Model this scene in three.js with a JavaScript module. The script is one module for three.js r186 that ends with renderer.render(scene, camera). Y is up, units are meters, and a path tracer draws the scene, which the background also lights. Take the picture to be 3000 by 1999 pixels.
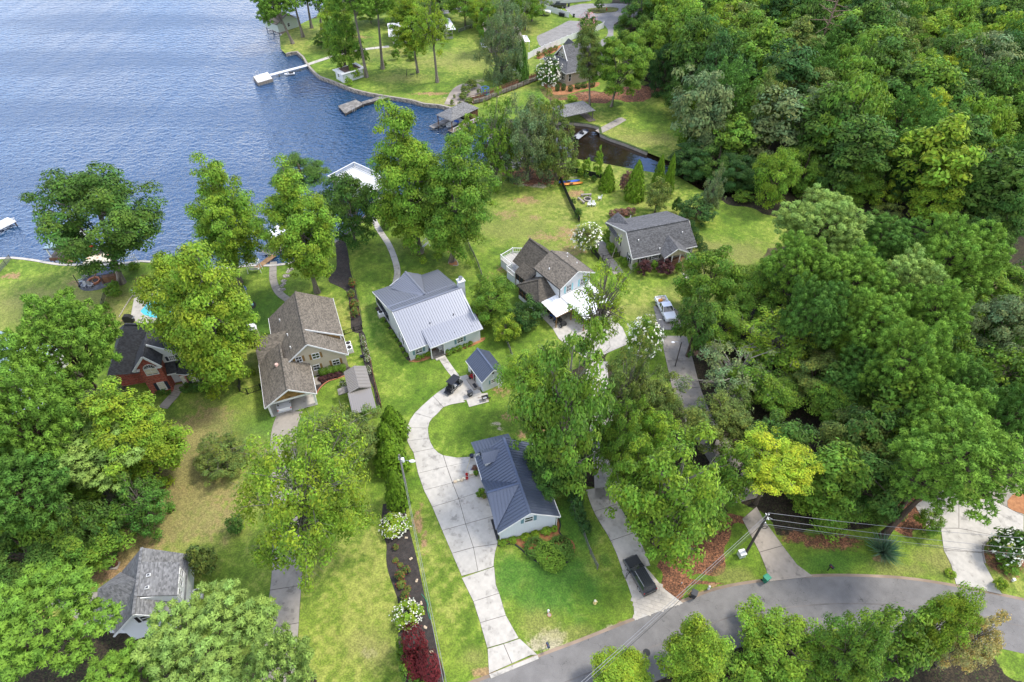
import * as THREE from 'three';
import { mergeGeometries } from 'three/addons/utils/BufferGeometryUtils.js';
import { RoundedBoxGeometry } from 'three/addons/geometries/RoundedBoxGeometry.js';

// ---------------------------------------------------------------- camera, sky, sun, exposure
const scene = new THREE.Scene();
const camera = new THREE.PerspectiveCamera(57.21, 1024 / 682, 1, 3000);
camera.position.set(0, 70, 0);
camera.rotation.set(-44.7 * Math.PI / 180, 0, 0);

function hash(x, y, s = 0) {
  let h = Math.imul(x | 0, 374761393) ^ Math.imul(y | 0, 668265263) ^ Math.imul(s | 0, 1274126177);
  h = Math.imul(h ^ (h >>> 13), 1103515245); h ^= h >>> 16;
  return (h >>> 0) / 4294967296;
}
function vnoise(x, y, s = 0, per = 0) {
  const x0 = Math.floor(x), y0 = Math.floor(y); let fx = x - x0, fy = y - y0;
  fx = fx * fx * (3 - 2 * fx); fy = fy * fy * (3 - 2 * fy);
  const m = per ? (v) => ((v % per) + per) % per : (v) => v;
  const a = hash(m(x0), m(y0), s), b = hash(m(x0 + 1), m(y0), s), c = hash(m(x0), m(y0 + 1), s), d = hash(m(x0 + 1), m(y0 + 1), s);
  return a + (b - a) * fx + (c - a) * fy + (a - b - c + d) * fx * fy;
}
function fbm(x, y, oct = 4, s = 0, per = 0) {
  let v = 0, a = 0.5, t = 0;
  for (let i = 0; i < oct; i++) { v += a * vnoise(x, y, s + i, per); t += a; a *= 0.5; x *= 2; y *= 2; per *= 2; }
  return v / t;
}
const lerp = (a, b, t) => a + (b - a) * t;
const clamp = (v, a = 0, b = 1) => Math.min(b, Math.max(a, v));
const smooth = (a, b, x) => { const t = clamp((x - a) / (b - a)); return t * t * (3 - 2 * t); };
const mix3 = (a, b, t) => [lerp(a[0], b[0], t), lerp(a[1], b[1], t), lerp(a[2], b[2], t)];
const RAD = Math.PI / 180;

// a bright sky of broken white cloud with blue between
const sunDir = new THREE.Vector3(0.62, 1, -0.22).normalize();
{
  const w = 1024, h = 512, d = new Float32Array(w * h * 4);
  for (let j = 0; j < h; j++) for (let i = 0; i < w; i++) {
    const el = ((j + 0.5) / h - 0.5) * Math.PI, az = ((i + 0.5) / w - 0.5) * 2 * Math.PI;
    const y = Math.sin(el), x = Math.cos(el) * Math.cos(az), z = Math.cos(el) * Math.sin(az);
    const yy = Math.max(y, 0.03);
    let c = mix3([0.46, 0.70, 1.10], [0.14, 0.31, 0.82], smooth(0, 0.75, yy));
    const k = 1.15 / (yy + 0.22), u = x * k * 2.1, v = z * k * 2.1;
    const n = fbm(u + 7.3, v + 2.1, 6, 3) * 0.72 + fbm(u * 0.4 + 1.7, v * 0.4 + 9.2, 3, 11) * 0.42;
    const cov = smooth(0.46, 0.70, n + 0.05 * (1 - yy));
    const body = 1.02 + 0.42 * (fbm(u * 1.7, v * 1.7, 4, 21) - 0.5);
    c = mix3(c, [body, body * 1.005, body * 1.02], cov * 0.95);
    const q = (j * w + i) * 4; d[q] = c[0]; d[q + 1] = c[1]; d[q + 2] = c[2]; d[q + 3] = 1;
  }
  const t = new THREE.DataTexture(d, w, h, THREE.RGBAFormat, THREE.FloatType);
  t.mapping = THREE.EquirectangularReflectionMapping; t.magFilter = t.minFilter = THREE.LinearFilter; t.needsUpdate = true;
  scene.background = t; scene.environment = t;
}
const sun = new THREE.DirectionalLight(new THREE.Color(1, 0.94, 0.84), 2.1);
sun.position.copy(sunDir).multiplyScalar(300); sun.target.position.set(0, 0, -90); sun.position.z -= 90;
sun.castShadow = true; sun.shadow.radius = 20; sun.shadow.mapSize.set(4096, 4096);
Object.assign(sun.shadow.camera, { left: -220, right: 220, top: 220, bottom: -220, near: 1, far: 700 });
scene.add(sun, sun.target);
const renderer = new THREE.WebGLRenderer({ antialias: true });
renderer.toneMapping = THREE.LinearToneMapping; renderer.toneMappingExposure = 2.05;
renderer.shadowMap.enabled = true; renderer.setSize(1024, 682);

// ---------------------------------------------------------------- helpers
let seed = 12345;
const rnd = () => { seed = (Math.imul(seed, 1664525) + 1013904223) >>> 0; return seed / 4294967296; };
const rr = (a, b) => a + (b - a) * rnd();
const reseed = (s) => { seed = s >>> 0; };
const taken = {};
function numbered(n) { const k = taken[n] = (taken[n] ?? -1) + 1; return k ? `${n}_${String(k).padStart(3, '0')}` : n; }
function tag(o, label, category, group, kind) {
  if (label) o.userData.label = label; if (category) o.userData.category = category;
  if (group) o.userData.group = group; if (kind) o.userData.kind = kind; return o;
}
const shade = (o) => { o.castShadow = o.receiveShadow = true; return o; };
function mesh(name, geo, mat, parent) {          // a part of `parent`
  const m = shade(new THREE.Mesh(Array.isArray(geo) ? mergeGeometries(geo.map((g) => g.index ? g.toNonIndexed() : g), false) : geo, mat));
  m.name = name; parent.add(m); return m;
}
function topMesh(name, geo, mat) { const m = mesh(numbered(name), geo, mat, scene); return m; }
function structure(name, geo, mat, label) { const m = topMesh(name, geo, mat); tag(m, label, null, null, 'structure'); return m; }
function thing(name, label, category, x = 0, z = 0, turn = 0, group, y = 0) {
  const g = new THREE.Group(); g.name = numbered(name); g.position.set(x, y, z); g.rotation.y = turn * RAD; scene.add(g);
  return tag(g, label, category, group);
}
function place(g, x, y, z, rx = 0, ry = 0, rz = 0) {
  if (rx || ry || rz) g.applyMatrix4(new THREE.Matrix4().makeRotationFromEuler(new THREE.Euler(rx, ry, rz)));
  return g.translate(x, y, z);
}
function boxUV(g) {           // uv in metres, by the face's main axis
  const p = g.attributes.position, n = g.attributes.normal, uv = new Float32Array(p.count * 2);
  for (let i = 0; i < p.count; i++) {
    const ax = Math.abs(n.getX(i)), ay = Math.abs(n.getY(i)), az = Math.abs(n.getZ(i));
    const [u, v] = ay >= ax && ay >= az ? [p.getX(i), p.getZ(i)] : ax > az ? [p.getZ(i), p.getY(i)] : [p.getX(i), p.getY(i)];
    uv[i * 2] = u; uv[i * 2 + 1] = v;
  }
  g.setAttribute('uv', new THREE.BufferAttribute(uv, 2)); return g;
}
const box = (w, h, d, x = 0, y = 0, z = 0, rx = 0, ry = 0, rz = 0) => place(boxUV(new THREE.BoxGeometry(w, h, d)), x, y, z, rx, ry, rz);   // y = its middle
const rbox = (w, h, d, r, x = 0, y = 0, z = 0, rx = 0, ry = 0, rz = 0) => place(boxUV(new RoundedBoxGeometry(w, h, d, 2, r)), x, y, z, rx, ry, rz);
const cyl = (r0, r1, h, x = 0, y = 0, z = 0, seg = 12, rx = 0, ry = 0, rz = 0) => place(new THREE.CylinderGeometry(r1, r0, h, seg), x, y, z, rx, ry, rz);   // r0 bottom
const ball = (r, x, y, z, sx = 1, sy = 1, sz = 1, n = 10) => { const g = new THREE.SphereGeometry(r, n, Math.max(6, n - 3)); g.scale(sx, sy, sz); return g.translate(x, y, z); };
function bar(a, b, r, seg = 6, r2 = r) {          // a rod between two points
  const A = new THREE.Vector3(...a), B = new THREE.Vector3(...b), L = A.distanceTo(B);
  const g = new THREE.CylinderGeometry(r2, r, L, seg); g.translate(0, L / 2, 0);
  g.applyQuaternion(new THREE.Quaternion().setFromUnitVectors(new THREE.Vector3(0, 1, 0), B.clone().sub(A).normalize()));
  return g.translate(A.x, A.y, A.z);
}
function beam(a, b, w, h) {                        // a square bar between two points
  const A = new THREE.Vector3(...a), B = new THREE.Vector3(...b), L = A.distanceTo(B), g = boxUV(new THREE.BoxGeometry(w, h, L));
  const m = new THREE.Matrix4().lookAt(A, B, Math.abs(B.y - A.y) > 0.98 * L ? new THREE.Vector3(1, 0, 0) : new THREE.Vector3(0, 1, 0));
  g.applyMatrix4(m); return g.translate((A.x + B.x) / 2, (A.y + B.y) / 2, (A.z + B.z) / 2);
}
function tube(pts, r, seg = 6, n = pts.length * 4) {
  return new THREE.TubeGeometry(new THREE.CatmullRomCurve3(pts.map((p) => new THREE.Vector3(...p))), n, r, seg);
}
// a prism over a plan outline [[x, z], ...], from y0 to y1, uv in metres
function prism(pts, y0, y1, rim = true) {
  let area = 0; for (let i = 0; i < pts.length; i++) { const a = pts[i], b = pts[(i + 1) % pts.length]; area += a[0] * b[1] - b[0] * a[1]; }
  const q = area > 0 ? pts.slice().reverse() : pts.slice();
  const pos = [], nor = [], uv = [];
  for (const f of THREE.ShapeUtils.triangulateShape(q.map((p) => new THREE.Vector2(p[0], -p[1])), []))
    for (const i of f) { pos.push(q[i][0], y1, q[i][1]); nor.push(0, 1, 0); uv.push(q[i][0], -q[i][1]); }
  if (rim) for (let i = 0; i < q.length; i++) {
    const a = q[i], b = q[(i + 1) % q.length], L = Math.hypot(b[0] - a[0], b[1] - a[1]) || 1, nx = -(b[1] - a[1]) / L, nz = (b[0] - a[0]) / L;
    for (const [p, y, u] of [[a, y0, 0], [b, y0, L], [b, y1, L], [a, y0, 0], [b, y1, L], [a, y1, 0]]) { pos.push(p[0], y, p[1]); nor.push(nx, 0, nz); uv.push(u, y); }
  }
  const g = new THREE.BufferGeometry();
  g.setAttribute('position', new THREE.Float32BufferAttribute(pos, 3)); g.setAttribute('normal', new THREE.Float32BufferAttribute(nor, 3)); g.setAttribute('uv', new THREE.Float32BufferAttribute(uv, 2));
  return g;
}
// a flat board of thickness t with a 3-D outline (its face on the +normal side, counter-clockwise); uv: u level, v up the slope, in metres
function plate(pts, t = 0.12) {
  const P = pts.map((p) => new THREE.Vector3(...p)), N = new THREE.Vector3();
  for (let i = 0; i < P.length; i++) { const a = P[i], b = P[(i + 1) % P.length]; N.x += (a.y - b.y) * (a.z + b.z); N.y += (a.z - b.z) * (a.x + b.x); N.z += (a.x - b.x) * (a.y + b.y); }
  N.normalize();
  const U = Math.abs(N.y) > 0.999 ? new THREE.Vector3(1, 0, 0) : new THREE.Vector3(0, 1, 0).cross(N).normalize(), V = N.clone().cross(U);
  const flat = P.map((p) => new THREE.Vector2(p.dot(U), p.dot(V)));
  const pos = [], nor = [], uv = [], put = (p, n, q) => { pos.push(p.x, p.y, p.z); nor.push(n.x, n.y, n.z); uv.push(q.x, q.y); };
  const D = P.map((p) => p.clone().addScaledVector(N, -t)), M = N.clone().negate();
  for (const f of THREE.ShapeUtils.triangulateShape(flat, [])) {
    for (const i of f) put(P[i], N, flat[i]);
    for (const i of [f[0], f[2], f[1]]) put(D[i], M, flat[i]);
  }
  for (let i = 0; i < P.length; i++) {
    const j = (i + 1) % P.length, n = P[j].clone().sub(P[i]).cross(N).normalize(), L = P[i].distanceTo(P[j]);
    for (const [p, u, v] of [[P[i], 0, 0], [D[i], 0, t], [D[j], L, t], [P[i], 0, 0], [D[j], L, t], [P[j], L, 0]]) put(p, n, new THREE.Vector2(u, v));
  }
  const g = new THREE.BufferGeometry();
  g.setAttribute('position', new THREE.Float32BufferAttribute(pos, 3)); g.setAttribute('normal', new THREE.Float32BufferAttribute(nor, 3)); g.setAttribute('uv', new THREE.Float32BufferAttribute(uv, 2));
  return g;
}
// standing seams up a sloped outline (convex), every `step` metres
function seams(pts, step, w = 0.05, h = 0.07) {
  const P = pts.map((p) => new THREE.Vector3(...p)), N = new THREE.Vector3();
  for (let i = 0; i < P.length; i++) { const a = P[i], b = P[(i + 1) % P.length]; N.x += (a.y - b.y) * (a.z + b.z); N.y += (a.z - b.z) * (a.x + b.x); N.z += (a.x - b.x) * (a.y + b.y); }
  N.normalize();
  const U = new THREE.Vector3(0, 1, 0).cross(N).normalize(), V = N.clone().cross(U), O = P[0], out = [];
  const f = P.map((p) => [p.clone().sub(O).dot(U), p.clone().sub(O).dot(V)]);
  const lo = Math.min(...f.map((q) => q[0])), hi = Math.max(...f.map((q) => q[0]));
  for (let u = lo + step / 2; u < hi; u += step) {
    const vs = [];
    for (let i = 0; i < f.length; i++) { const a = f[i], b = f[(i + 1) % f.length]; if ((a[0] - u) * (b[0] - u) < 0) vs.push(a[1] + (b[1] - a[1]) * (u - a[0]) / (b[0] - a[0])); }
    if (vs.length < 2) continue;
    const v0 = Math.min(...vs) + 0.02, v1 = Math.max(...vs) - 0.02; if (v1 - v0 < 0.15) continue;
    const g = boxUV(new THREE.BoxGeometry(w, v1 - v0, h));
    g.applyMatrix4(new THREE.Matrix4().makeBasis(U, V, N));
    const c = O.clone().addScaledVector(U, u).addScaledVector(V, (v0 + v1) / 2).addScaledVector(N, h / 2);
    out.push(g.translate(c.x, c.y, c.z));
  }
  return out;
}
function offsetLine(line, d) {     // a line parallel to a plan polyline
  return line.map((p, i) => {
    const a = line[Math.max(0, i - 1)], b = line[Math.min(line.length - 1, i + 1)], L = Math.hypot(b[0] - a[0], b[1] - a[1]) || 1;
    return [p[0] - (b[1] - a[1]) / L * d, p[1] + (b[0] - a[0]) / L * d];
  });
}
function fine(line, n = 4) {       // a smooth curve through plan points
  const c = new THREE.CatmullRomCurve3(line.map((p) => new THREE.Vector3(p[0], 0, p[1])), false, 'centripetal');
  return c.getPoints((line.length - 1) * n).map((p) => [p.x, p.z]);
}
const ribbon = (line, w, n = 4) => { const l = fine(line, n); return [...offsetLine(l, w / 2), ...offsetLine(l, -w / 2).reverse()]; };
function shrink(pts, d) {          // pull an outline's corners in by about d
  const cx = pts.reduce((s, p) => s + p[0], 0) / pts.length, cz = pts.reduce((s, p) => s + p[1], 0) / pts.length;
  return pts.map(([x, z]) => { const L = Math.hypot(x - cx, z - cz) || 1, k = Math.max(0, L - d * 1.3) / L; return [cx + (x - cx) * k, cz + (z - cz) * k]; });
}
const inside = (poly, x, z) => { let c = false; for (let i = 0, j = poly.length - 1; i < poly.length; j = i++) { const a = poly[i], b = poly[j]; if ((a[1] > z) !== (b[1] > z) && x < (b[0] - a[0]) * (z - a[1]) / (b[1] - a[1]) + a[0]) c = !c; } return c; };

// ---------------------------------------------------------------- textures and materials
function tex(w, h, fn, size, srgb = true) {          // fn(i, j) -> [r, g, b] 0..255; the tile is size = [metres, metres]
  const d = new Uint8Array(w * h * 4);
  for (let j = 0; j < h; j++) for (let i = 0; i < w; i++) { const c = fn(i, j), q = (j * w + i) * 4; d[q] = clamp(c[0], 0, 255); d[q + 1] = clamp(c[1], 0, 255); d[q + 2] = clamp(c[2], 0, 255); d[q + 3] = 255; }
  const t = new THREE.DataTexture(d, w, h); t.wrapS = t.wrapT = THREE.RepeatWrapping; t.magFilter = THREE.LinearFilter; t.minFilter = THREE.LinearFilter;
  if (srgb) t.colorSpace = THREE.SRGBColorSpace;
  if (size) t.repeat.set(1 / size[0], 1 / size[1]); t.needsUpdate = true; return t;
}
const g3 = (v) => [v, v, v];
const grainTex = (size, lo, hi, cells, oct, s) => tex(256, 256, (i, j) => g3(lerp(lo, hi, fbm(i / 256 * cells, j / 256 * cells, oct, s, cells))), [size, size]);
const T = {
  shingle: tex(512, 512, (i, j) => {                  // 28 courses of 0.14 m, tabs 0.3 m
    const row = Math.floor(j / 512 * 28), k = Math.floor(i / 512 * 14 + (row % 2) * 0.5), v = 178 + 60 * (hash(k % 14, row, 5) - 0.5) + 34 * (hash(i, j, 9) - 0.5) + 30 * (fbm(i / 64, j / 64, 3, 4, 8) - 0.5);
    return [v * 1.01, v, v * 0.98];
  }, [4, 4]),
  shingleBump: tex(256, 256, (i, j) => g3(255 * (1 - (j / 256 * 28) % 1) * 0.85 + 30 * hash(i, j, 2)), [4, 4], false),
  concrete: tex(1024, 1024, (i, j) => {
    const u = i / 1024, v = j / 1024, stain = smooth(0.52, 0.75, fbm(u * 10, v * 10, 5, 31, 10)), fineN = hash(i, j, 3);
    const w = 214 + 26 * (fbm(u * 24, v * 24, 4, 8, 24) - 0.5) + 16 * (fineN - 0.5) - 46 * smooth(0.5, 0.72, fbm(u * 26, v * 26, 4, 37, 26)) * stain * (0.4 + 0.6 * fineN) - 12 * stain - (hash(i, j, 77) > 0.995 ? 45 : 0);
    return [w, w * 0.985, w * 0.955];
  }, [9, 9]),
  asphalt: tex(1024, 1024, (i, j) => {
    const u = i / 1024, v = j / 1024, n = fbm(u * 12, v * 12, 4, 41, 12), crack = Math.abs(fbm(u * 7, v * 7, 4, 47, 7) - 0.5) < 0.0035 ? 26 : 0;
    const w = 134 + 30 * (n - 0.5) + 34 * (hash(i, j, 6) - 0.5) - crack - (hash(i, j, 15) > 0.992 ? 30 : 0), leaf = hash(i, j, 19) > 0.9975;
    return leaf ? [170, 110, 70] : [w * 1.0, w * 0.985, w * 0.97];
  }, [11, 11]),
  grain: grainTex(3, 120, 255, 8, 5, 51),
  blotch: grainTex(12, 150, 255, 6, 5, 61),
  batten: tex(256, 32, (i) => g3((i / 256 * 8) % 1 < 0.14 ? 255 : 60), [1.6, 1], false),
  lap: tex(32, 256, (i, j) => g3(255 * ((1 - (j / 256 * 8) % 1))), [1, 1.1], false),
  plank: tex(256, 256, (i, j) => { const k = Math.floor(i / 256 * 16), e = (i / 256 * 16) % 1; const v = 190 + 44 * (hash(k, 0, 4) - 0.5) + 30 * (fbm(i / 6, j / 60, 3, 5) - 0.5) - (e < 0.1 ? 70 : 0); return [v, v * 0.98, v * 0.95]; }, [2.4, 2.4]),
  brick: tex(256, 256, (i, j) => { const row = Math.floor(j / 256 * 26), e = (j / 256 * 26) % 1, x = i / 256 * 9 + (row % 2) * 0.5, k = Math.floor(x) % 9; if (e < 0.14 || x % 1 < 0.06) return [168, 150, 138]; const v = 1 + 0.5 * (hash(k, row, 3) - 0.5); return [150 * v, 62 * v, 44 * v]; }, [2, 2]),
  mulch: tex(512, 512, (i, j) => { const v = 40 + 46 * hash(i >> 1, j >> 1, 3) * hash(i, j, 4) + 26 * (fbm(i / 32, j / 32, 3, 8, 16) - 0.5), r = hash(i >> 1, j >> 1, 12) > 0.988; return r ? [130, 84, 60] : [v * 1.05, v * 0.97, v * 0.92]; }, [5, 5]),
  straw: tex(512, 512, (i, j) => { const n = fbm(i / 24, j / 24, 4, 18, 21), h = hash(i, j, 4); const c = mix3([126, 84, 54], [188, 134, 92], clamp(n * 0.8 + 0.5 * (h - 0.4))); return hash(i >> 1, j >> 1, 3) > 0.986 ? [120, 120, 60] : c; }, [6, 6]),
  stone: tex(512, 512, (i, j) => {                    // random rubble
    let best = 9, second = 9, id = 0; const x = i / 512 * 16, y = j / 512 * 16, cx = Math.floor(x), cy = Math.floor(y);
    for (let a = -1; a < 2; a++) for (let b = -1; b < 2; b++) { const gx = (cx + a + 16) % 16, gy = (cy + b + 16) % 16, dx = cx + a + hash(gx, gy, 1) - x, dy = cy + b + hash(gx, gy, 2) - y, d = Math.hypot(dx, dy * 1.3); if (d < best) { second = best; best = d; id = gx * 16 + gy; } else if (d < second) second = d; }
    const v = second - best < 0.09 ? 70 : 120 + 90 * hash(id, 5, 8) + 30 * (hash(i, j, 3) - 0.5); return [v, v * 0.96, v * 0.9];
  }, [5, 5]),
  bark: tex(64, 256, (i, j) => { const v = 150 + 110 * (fbm(i / 64 * 10, j / 256 * 5, 4, 3, 5) - 0.5) + 40 * (hash(i, j >> 2, 4) - 0.5); return [v, v * 0.97, v * 0.93]; }, [1, 1]),
  wave: tex(1024, 1024, (i, j) => {                   // wind ripples, three scales
    const u = i / 1024, v = j / 1024, wu = u + 0.02 * fbm(u * 8, v * 8, 2, 5, 8), wv = v + 0.02 * fbm(u * 8, v * 8, 2, 6, 8);
    return g3(255 * (0.42 * fbm(wu * 72, wv * 132, 3, 9, 12) + 0.33 * fbm(wu * 30, wv * 54, 2, 14, 6) + 0.25 * fbm(u * 9, v * 15, 2, 12, 3)));
  }, [46, 46], false),
  slick: tex(512, 512, (i, j) => { const u = i / 512, v = j / 512; return g3(255 * clamp(0.28 + 0.9 * smooth(0.35, 0.7, fbm(u * 6 + 0.4 * fbm(u * 8, v * 8, 2, 3, 8), v * 14, 5, 33, 2)))); }, [240, 240], false),
};
const C = (r, g, b) => new THREE.Color().setRGB(r, g, b);
const mat = (color, rough = 0.9, o = {}) => new THREE.MeshStandardMaterial({ color: Array.isArray(color) ? C(...color) : color, roughness: rough, ...o });
const glass = new THREE.MeshPhysicalMaterial({ color: C(0.03, 0.035, 0.04), roughness: 0.06, ior: 1.6, clearcoat: 1, clearcoatRoughness: 0.03 });
const shingles = (r, g, b) => mat([r, g, b], 0.95, { map: T.shingle, bumpMap: T.shingleBump, bumpScale: 0.012 });
const M = {
  white: mat([0.64, 0.65, 0.66], 0.6), trim: mat([0.7, 0.7, 0.69], 0.5), glass,
  batten: mat([0.60, 0.63, 0.66], 0.65, { bumpMap: T.batten, bumpScale: 0.02 }),
  lapTan: mat([0.46, 0.40, 0.30], 0.7, { bumpMap: T.lap, bumpScale: 0.015 }), lapGrey: mat([0.42, 0.40, 0.36], 0.7, { bumpMap: T.lap, bumpScale: 0.015 }), lapWhite: mat([0.66, 0.67, 0.69], 0.65, { bumpMap: T.lap, bumpScale: 0.012 }), lapGreen: mat([0.45, 0.5, 0.42], 0.7, { bumpMap: T.lap, bumpScale: 0.015 }),
  metalGrey: mat([0.10, 0.12, 0.17], 0.42, { metalness: 0.3 }), metalSkyPale: mat([0.21, 0.225, 0.27], 0.4, { metalness: 0.3 }), metalBlue: mat([0.27, 0.37, 0.42], 0.45, { metalness: 0.2 }), metalTan: mat([0.26, 0.24, 0.22], 0.5, { metalness: 0.2 }), metalWhite: mat([0.78, 0.79, 0.81], 0.45),  // grey roof metal made paler for the farmhouse: sky reflection put into its colour
  shBrown: shingles(0.29, 0.255, 0.215), shDark: shingles(0.075, 0.08, 0.095), shGrey: shingles(0.20, 0.205, 0.225), shMid: shingles(0.34, 0.345, 0.36), shUmber: shingles(0.17, 0.15, 0.125),
  concrete: mat([0.64, 0.62, 0.59], 0.9, { map: T.concrete, bumpMap: T.grain, bumpScale: 0.004 }), oldConcrete: mat([0.42, 0.39, 0.36], 0.95, { map: T.concrete, bumpMap: T.grain, bumpScale: 0.004 }),
  asphalt: mat([0.70, 0.69, 0.68], 0.95, { map: T.asphalt, bumpMap: T.grain, bumpScale: 0.004 }), gravel: mat([0.9, 0.9, 0.9], 1, { map: T.asphalt, bumpMap: T.grain, bumpScale: 0.02 }),
  joint: mat([0.10, 0.085, 0.07], 1, { map: T.grain }), mulch: mat([1, 1, 1], 1, { map: T.mulch, bumpMap: T.grain, bumpScale: 0.03 }), straw: mat([1, 1, 1], 1, { map: T.straw, bumpMap: T.grain, bumpScale: 0.03 }),
  dockGrey: mat([0.40, 0.37, 0.34], 0.9, { map: T.plank }), dockWhite: mat([0.74, 0.74, 0.74], 0.8, { map: T.plank }), woodRed: mat([0.34, 0.17, 0.09], 0.85, { map: T.grain }), woodTan: mat([0.46, 0.27, 0.12], 0.8, { map: T.grain }), woodGrey: mat([0.32, 0.29, 0.26], 0.9, { map: T.grain }), woodDark: mat([0.06, 0.05, 0.045], 0.9),
  osb: mat([0.50, 0.29, 0.09], 0.85, { map: T.grain }), brick: mat([1, 1, 1], 0.9, { map: T.brick }), stone: mat([0.8, 0.78, 0.74], 0.95, { map: T.stone, bumpMap: T.stone, bumpScale: 0.05 }),
  teal: mat([0.13, 0.24, 0.28], 0.6), aqua: mat([0.27, 0.56, 0.62], 0.6), black: mat([0.012, 0.012, 0.014], 0.5), navy: mat([0.02, 0.025, 0.045], 0.6), rubber: mat([0.015, 0.015, 0.015], 0.85), steel: mat([0.45, 0.46, 0.48], 0.35, { metalness: 0.8 }), greySteel: mat([0.35, 0.36, 0.37], 0.5, { metalness: 0.3 }),
  carWhite: new THREE.MeshPhysicalMaterial({ color: C(0.75, 0.76, 0.78), roughness: 0.35, clearcoat: 1, clearcoatRoughness: 0.05 }), carBlack: new THREE.MeshPhysicalMaterial({ color: C(0.018, 0.02, 0.024), roughness: 0.35, clearcoat: 1, clearcoatRoughness: 0.04 }),
  red: mat([0.5, 0.03, 0.02], 0.5), lampRed: mat([0.45, 0.02, 0.02], 0.25), green: mat([0.02, 0.22, 0.13], 0.6), blue: mat([0.03, 0.12, 0.5], 0.5), orange: mat([0.75, 0.3, 0.04], 0.5), yellow: mat([0.62, 0.5, 0.2], 0.6), tan: mat([0.5, 0.4, 0.28], 0.8), clay: mat([0.4, 0.16, 0.08], 0.9), char: mat([0.05, 0.05, 0.055], 0.9, { map: T.grain }),
  bark: mat([0.30, 0.25, 0.20], 1, { map: T.bark }), barkPale: mat([0.52, 0.48, 0.43], 1, { map: T.bark }), barkPine: mat([0.25, 0.18, 0.14], 1, { map: T.bark }), barkWhite: mat([0.62, 0.60, 0.55], 1, { map: T.bark }),
  screen: mat([0.02, 0.02, 0.025], 0.9), cream: mat([0.6, 0.55, 0.42], 0.7),
};

// ---------------------------------------------------------------- land and water
const nearShore = [[-139.2, -93.9], [-93.95, -92.24], [-91.93, -92.45], [-86.67, -91.52], [-83.57, -90.71], [-80.51, -90.31], [-72.06, -90.51], [-67.73, -91.42], [-64.42, -90.92], [-57.77, -89.22], [-52.79, -89.02], [-47.65, -90.11], [-43.76, -90.11], [-42.58, -90.31], [-40.38, -90.92], [-37.02, -93.9], [-33.7, -97.22], [-32.75, -98.32], [-30.73, -102.98], [-29.02, -106.8], [-27.37, -109.9], [-25.28, -111.82], [-21.37, -114.44], [-14.54, -118.24], [-5.96, -122.77], [3.03, -125.87], [12.59, -129.85], [18.34, -127.84], [29.12, -123.8], [35.9, -121.62], [39.55, -116.18], [43.88, -113.25], [50.75, -113.78], [53.39, -116.05]];
const farShore = [[53.65, -120.76], [48.93, -123.06], [37.98, -126.63], [34.56, -128.76], [30.99, -132.06], [26.33, -136.46], [21.27, -140.89], [21.3, -144.43], [18.15, -146.42], [11.76, -147.34], [0.08, -148.27], [-8.39, -149.21], [-11.52, -150.72], [-15.02, -154.6], [-18.48, -156.59], [-22.59, -157.4], [-25.81, -159.44], [-32.25, -161.73], [-37.7, -163.85], [-42.28, -166.23], [-46.49, -169.55], [-49.83, -172.27], [-53.29, -174.83], [-55.95, -178.64], [-58.67, -183.32], [-64.13, -193.25], [-66.98, -191.63], [-69.74, -195.99], [-72.79, -206.35], [-71.64, -212.78], [-68.49, -218.86], [-65.66, -225.21], [-62.77, -233.28], [-59.25, -242.57], [-56.32, -260.8], [-52.47, -296.45]];
const landOutline = [[-900, nearShore[0][1]], ...nearShore, ...farShore, [140, -900], [900, -900], [900, 700], [-900, 700]];
function clipZ(poly, z0, keepNorth) {     // the part of an outline north (smaller z) or south of z0
  const out = [], ok = (p) => keepNorth ? p[1] <= z0 : p[1] >= z0;
  poly.forEach((a, i) => { const b = poly[(i + 1) % poly.length]; if (ok(a)) out.push(a); if (ok(a) !== ok(b)) { const t = (z0 - a[1]) / (b[1] - a[1]); out.push([a[0] + (b[0] - a[0]) * t, z0]); } });
  return out;
}
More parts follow.
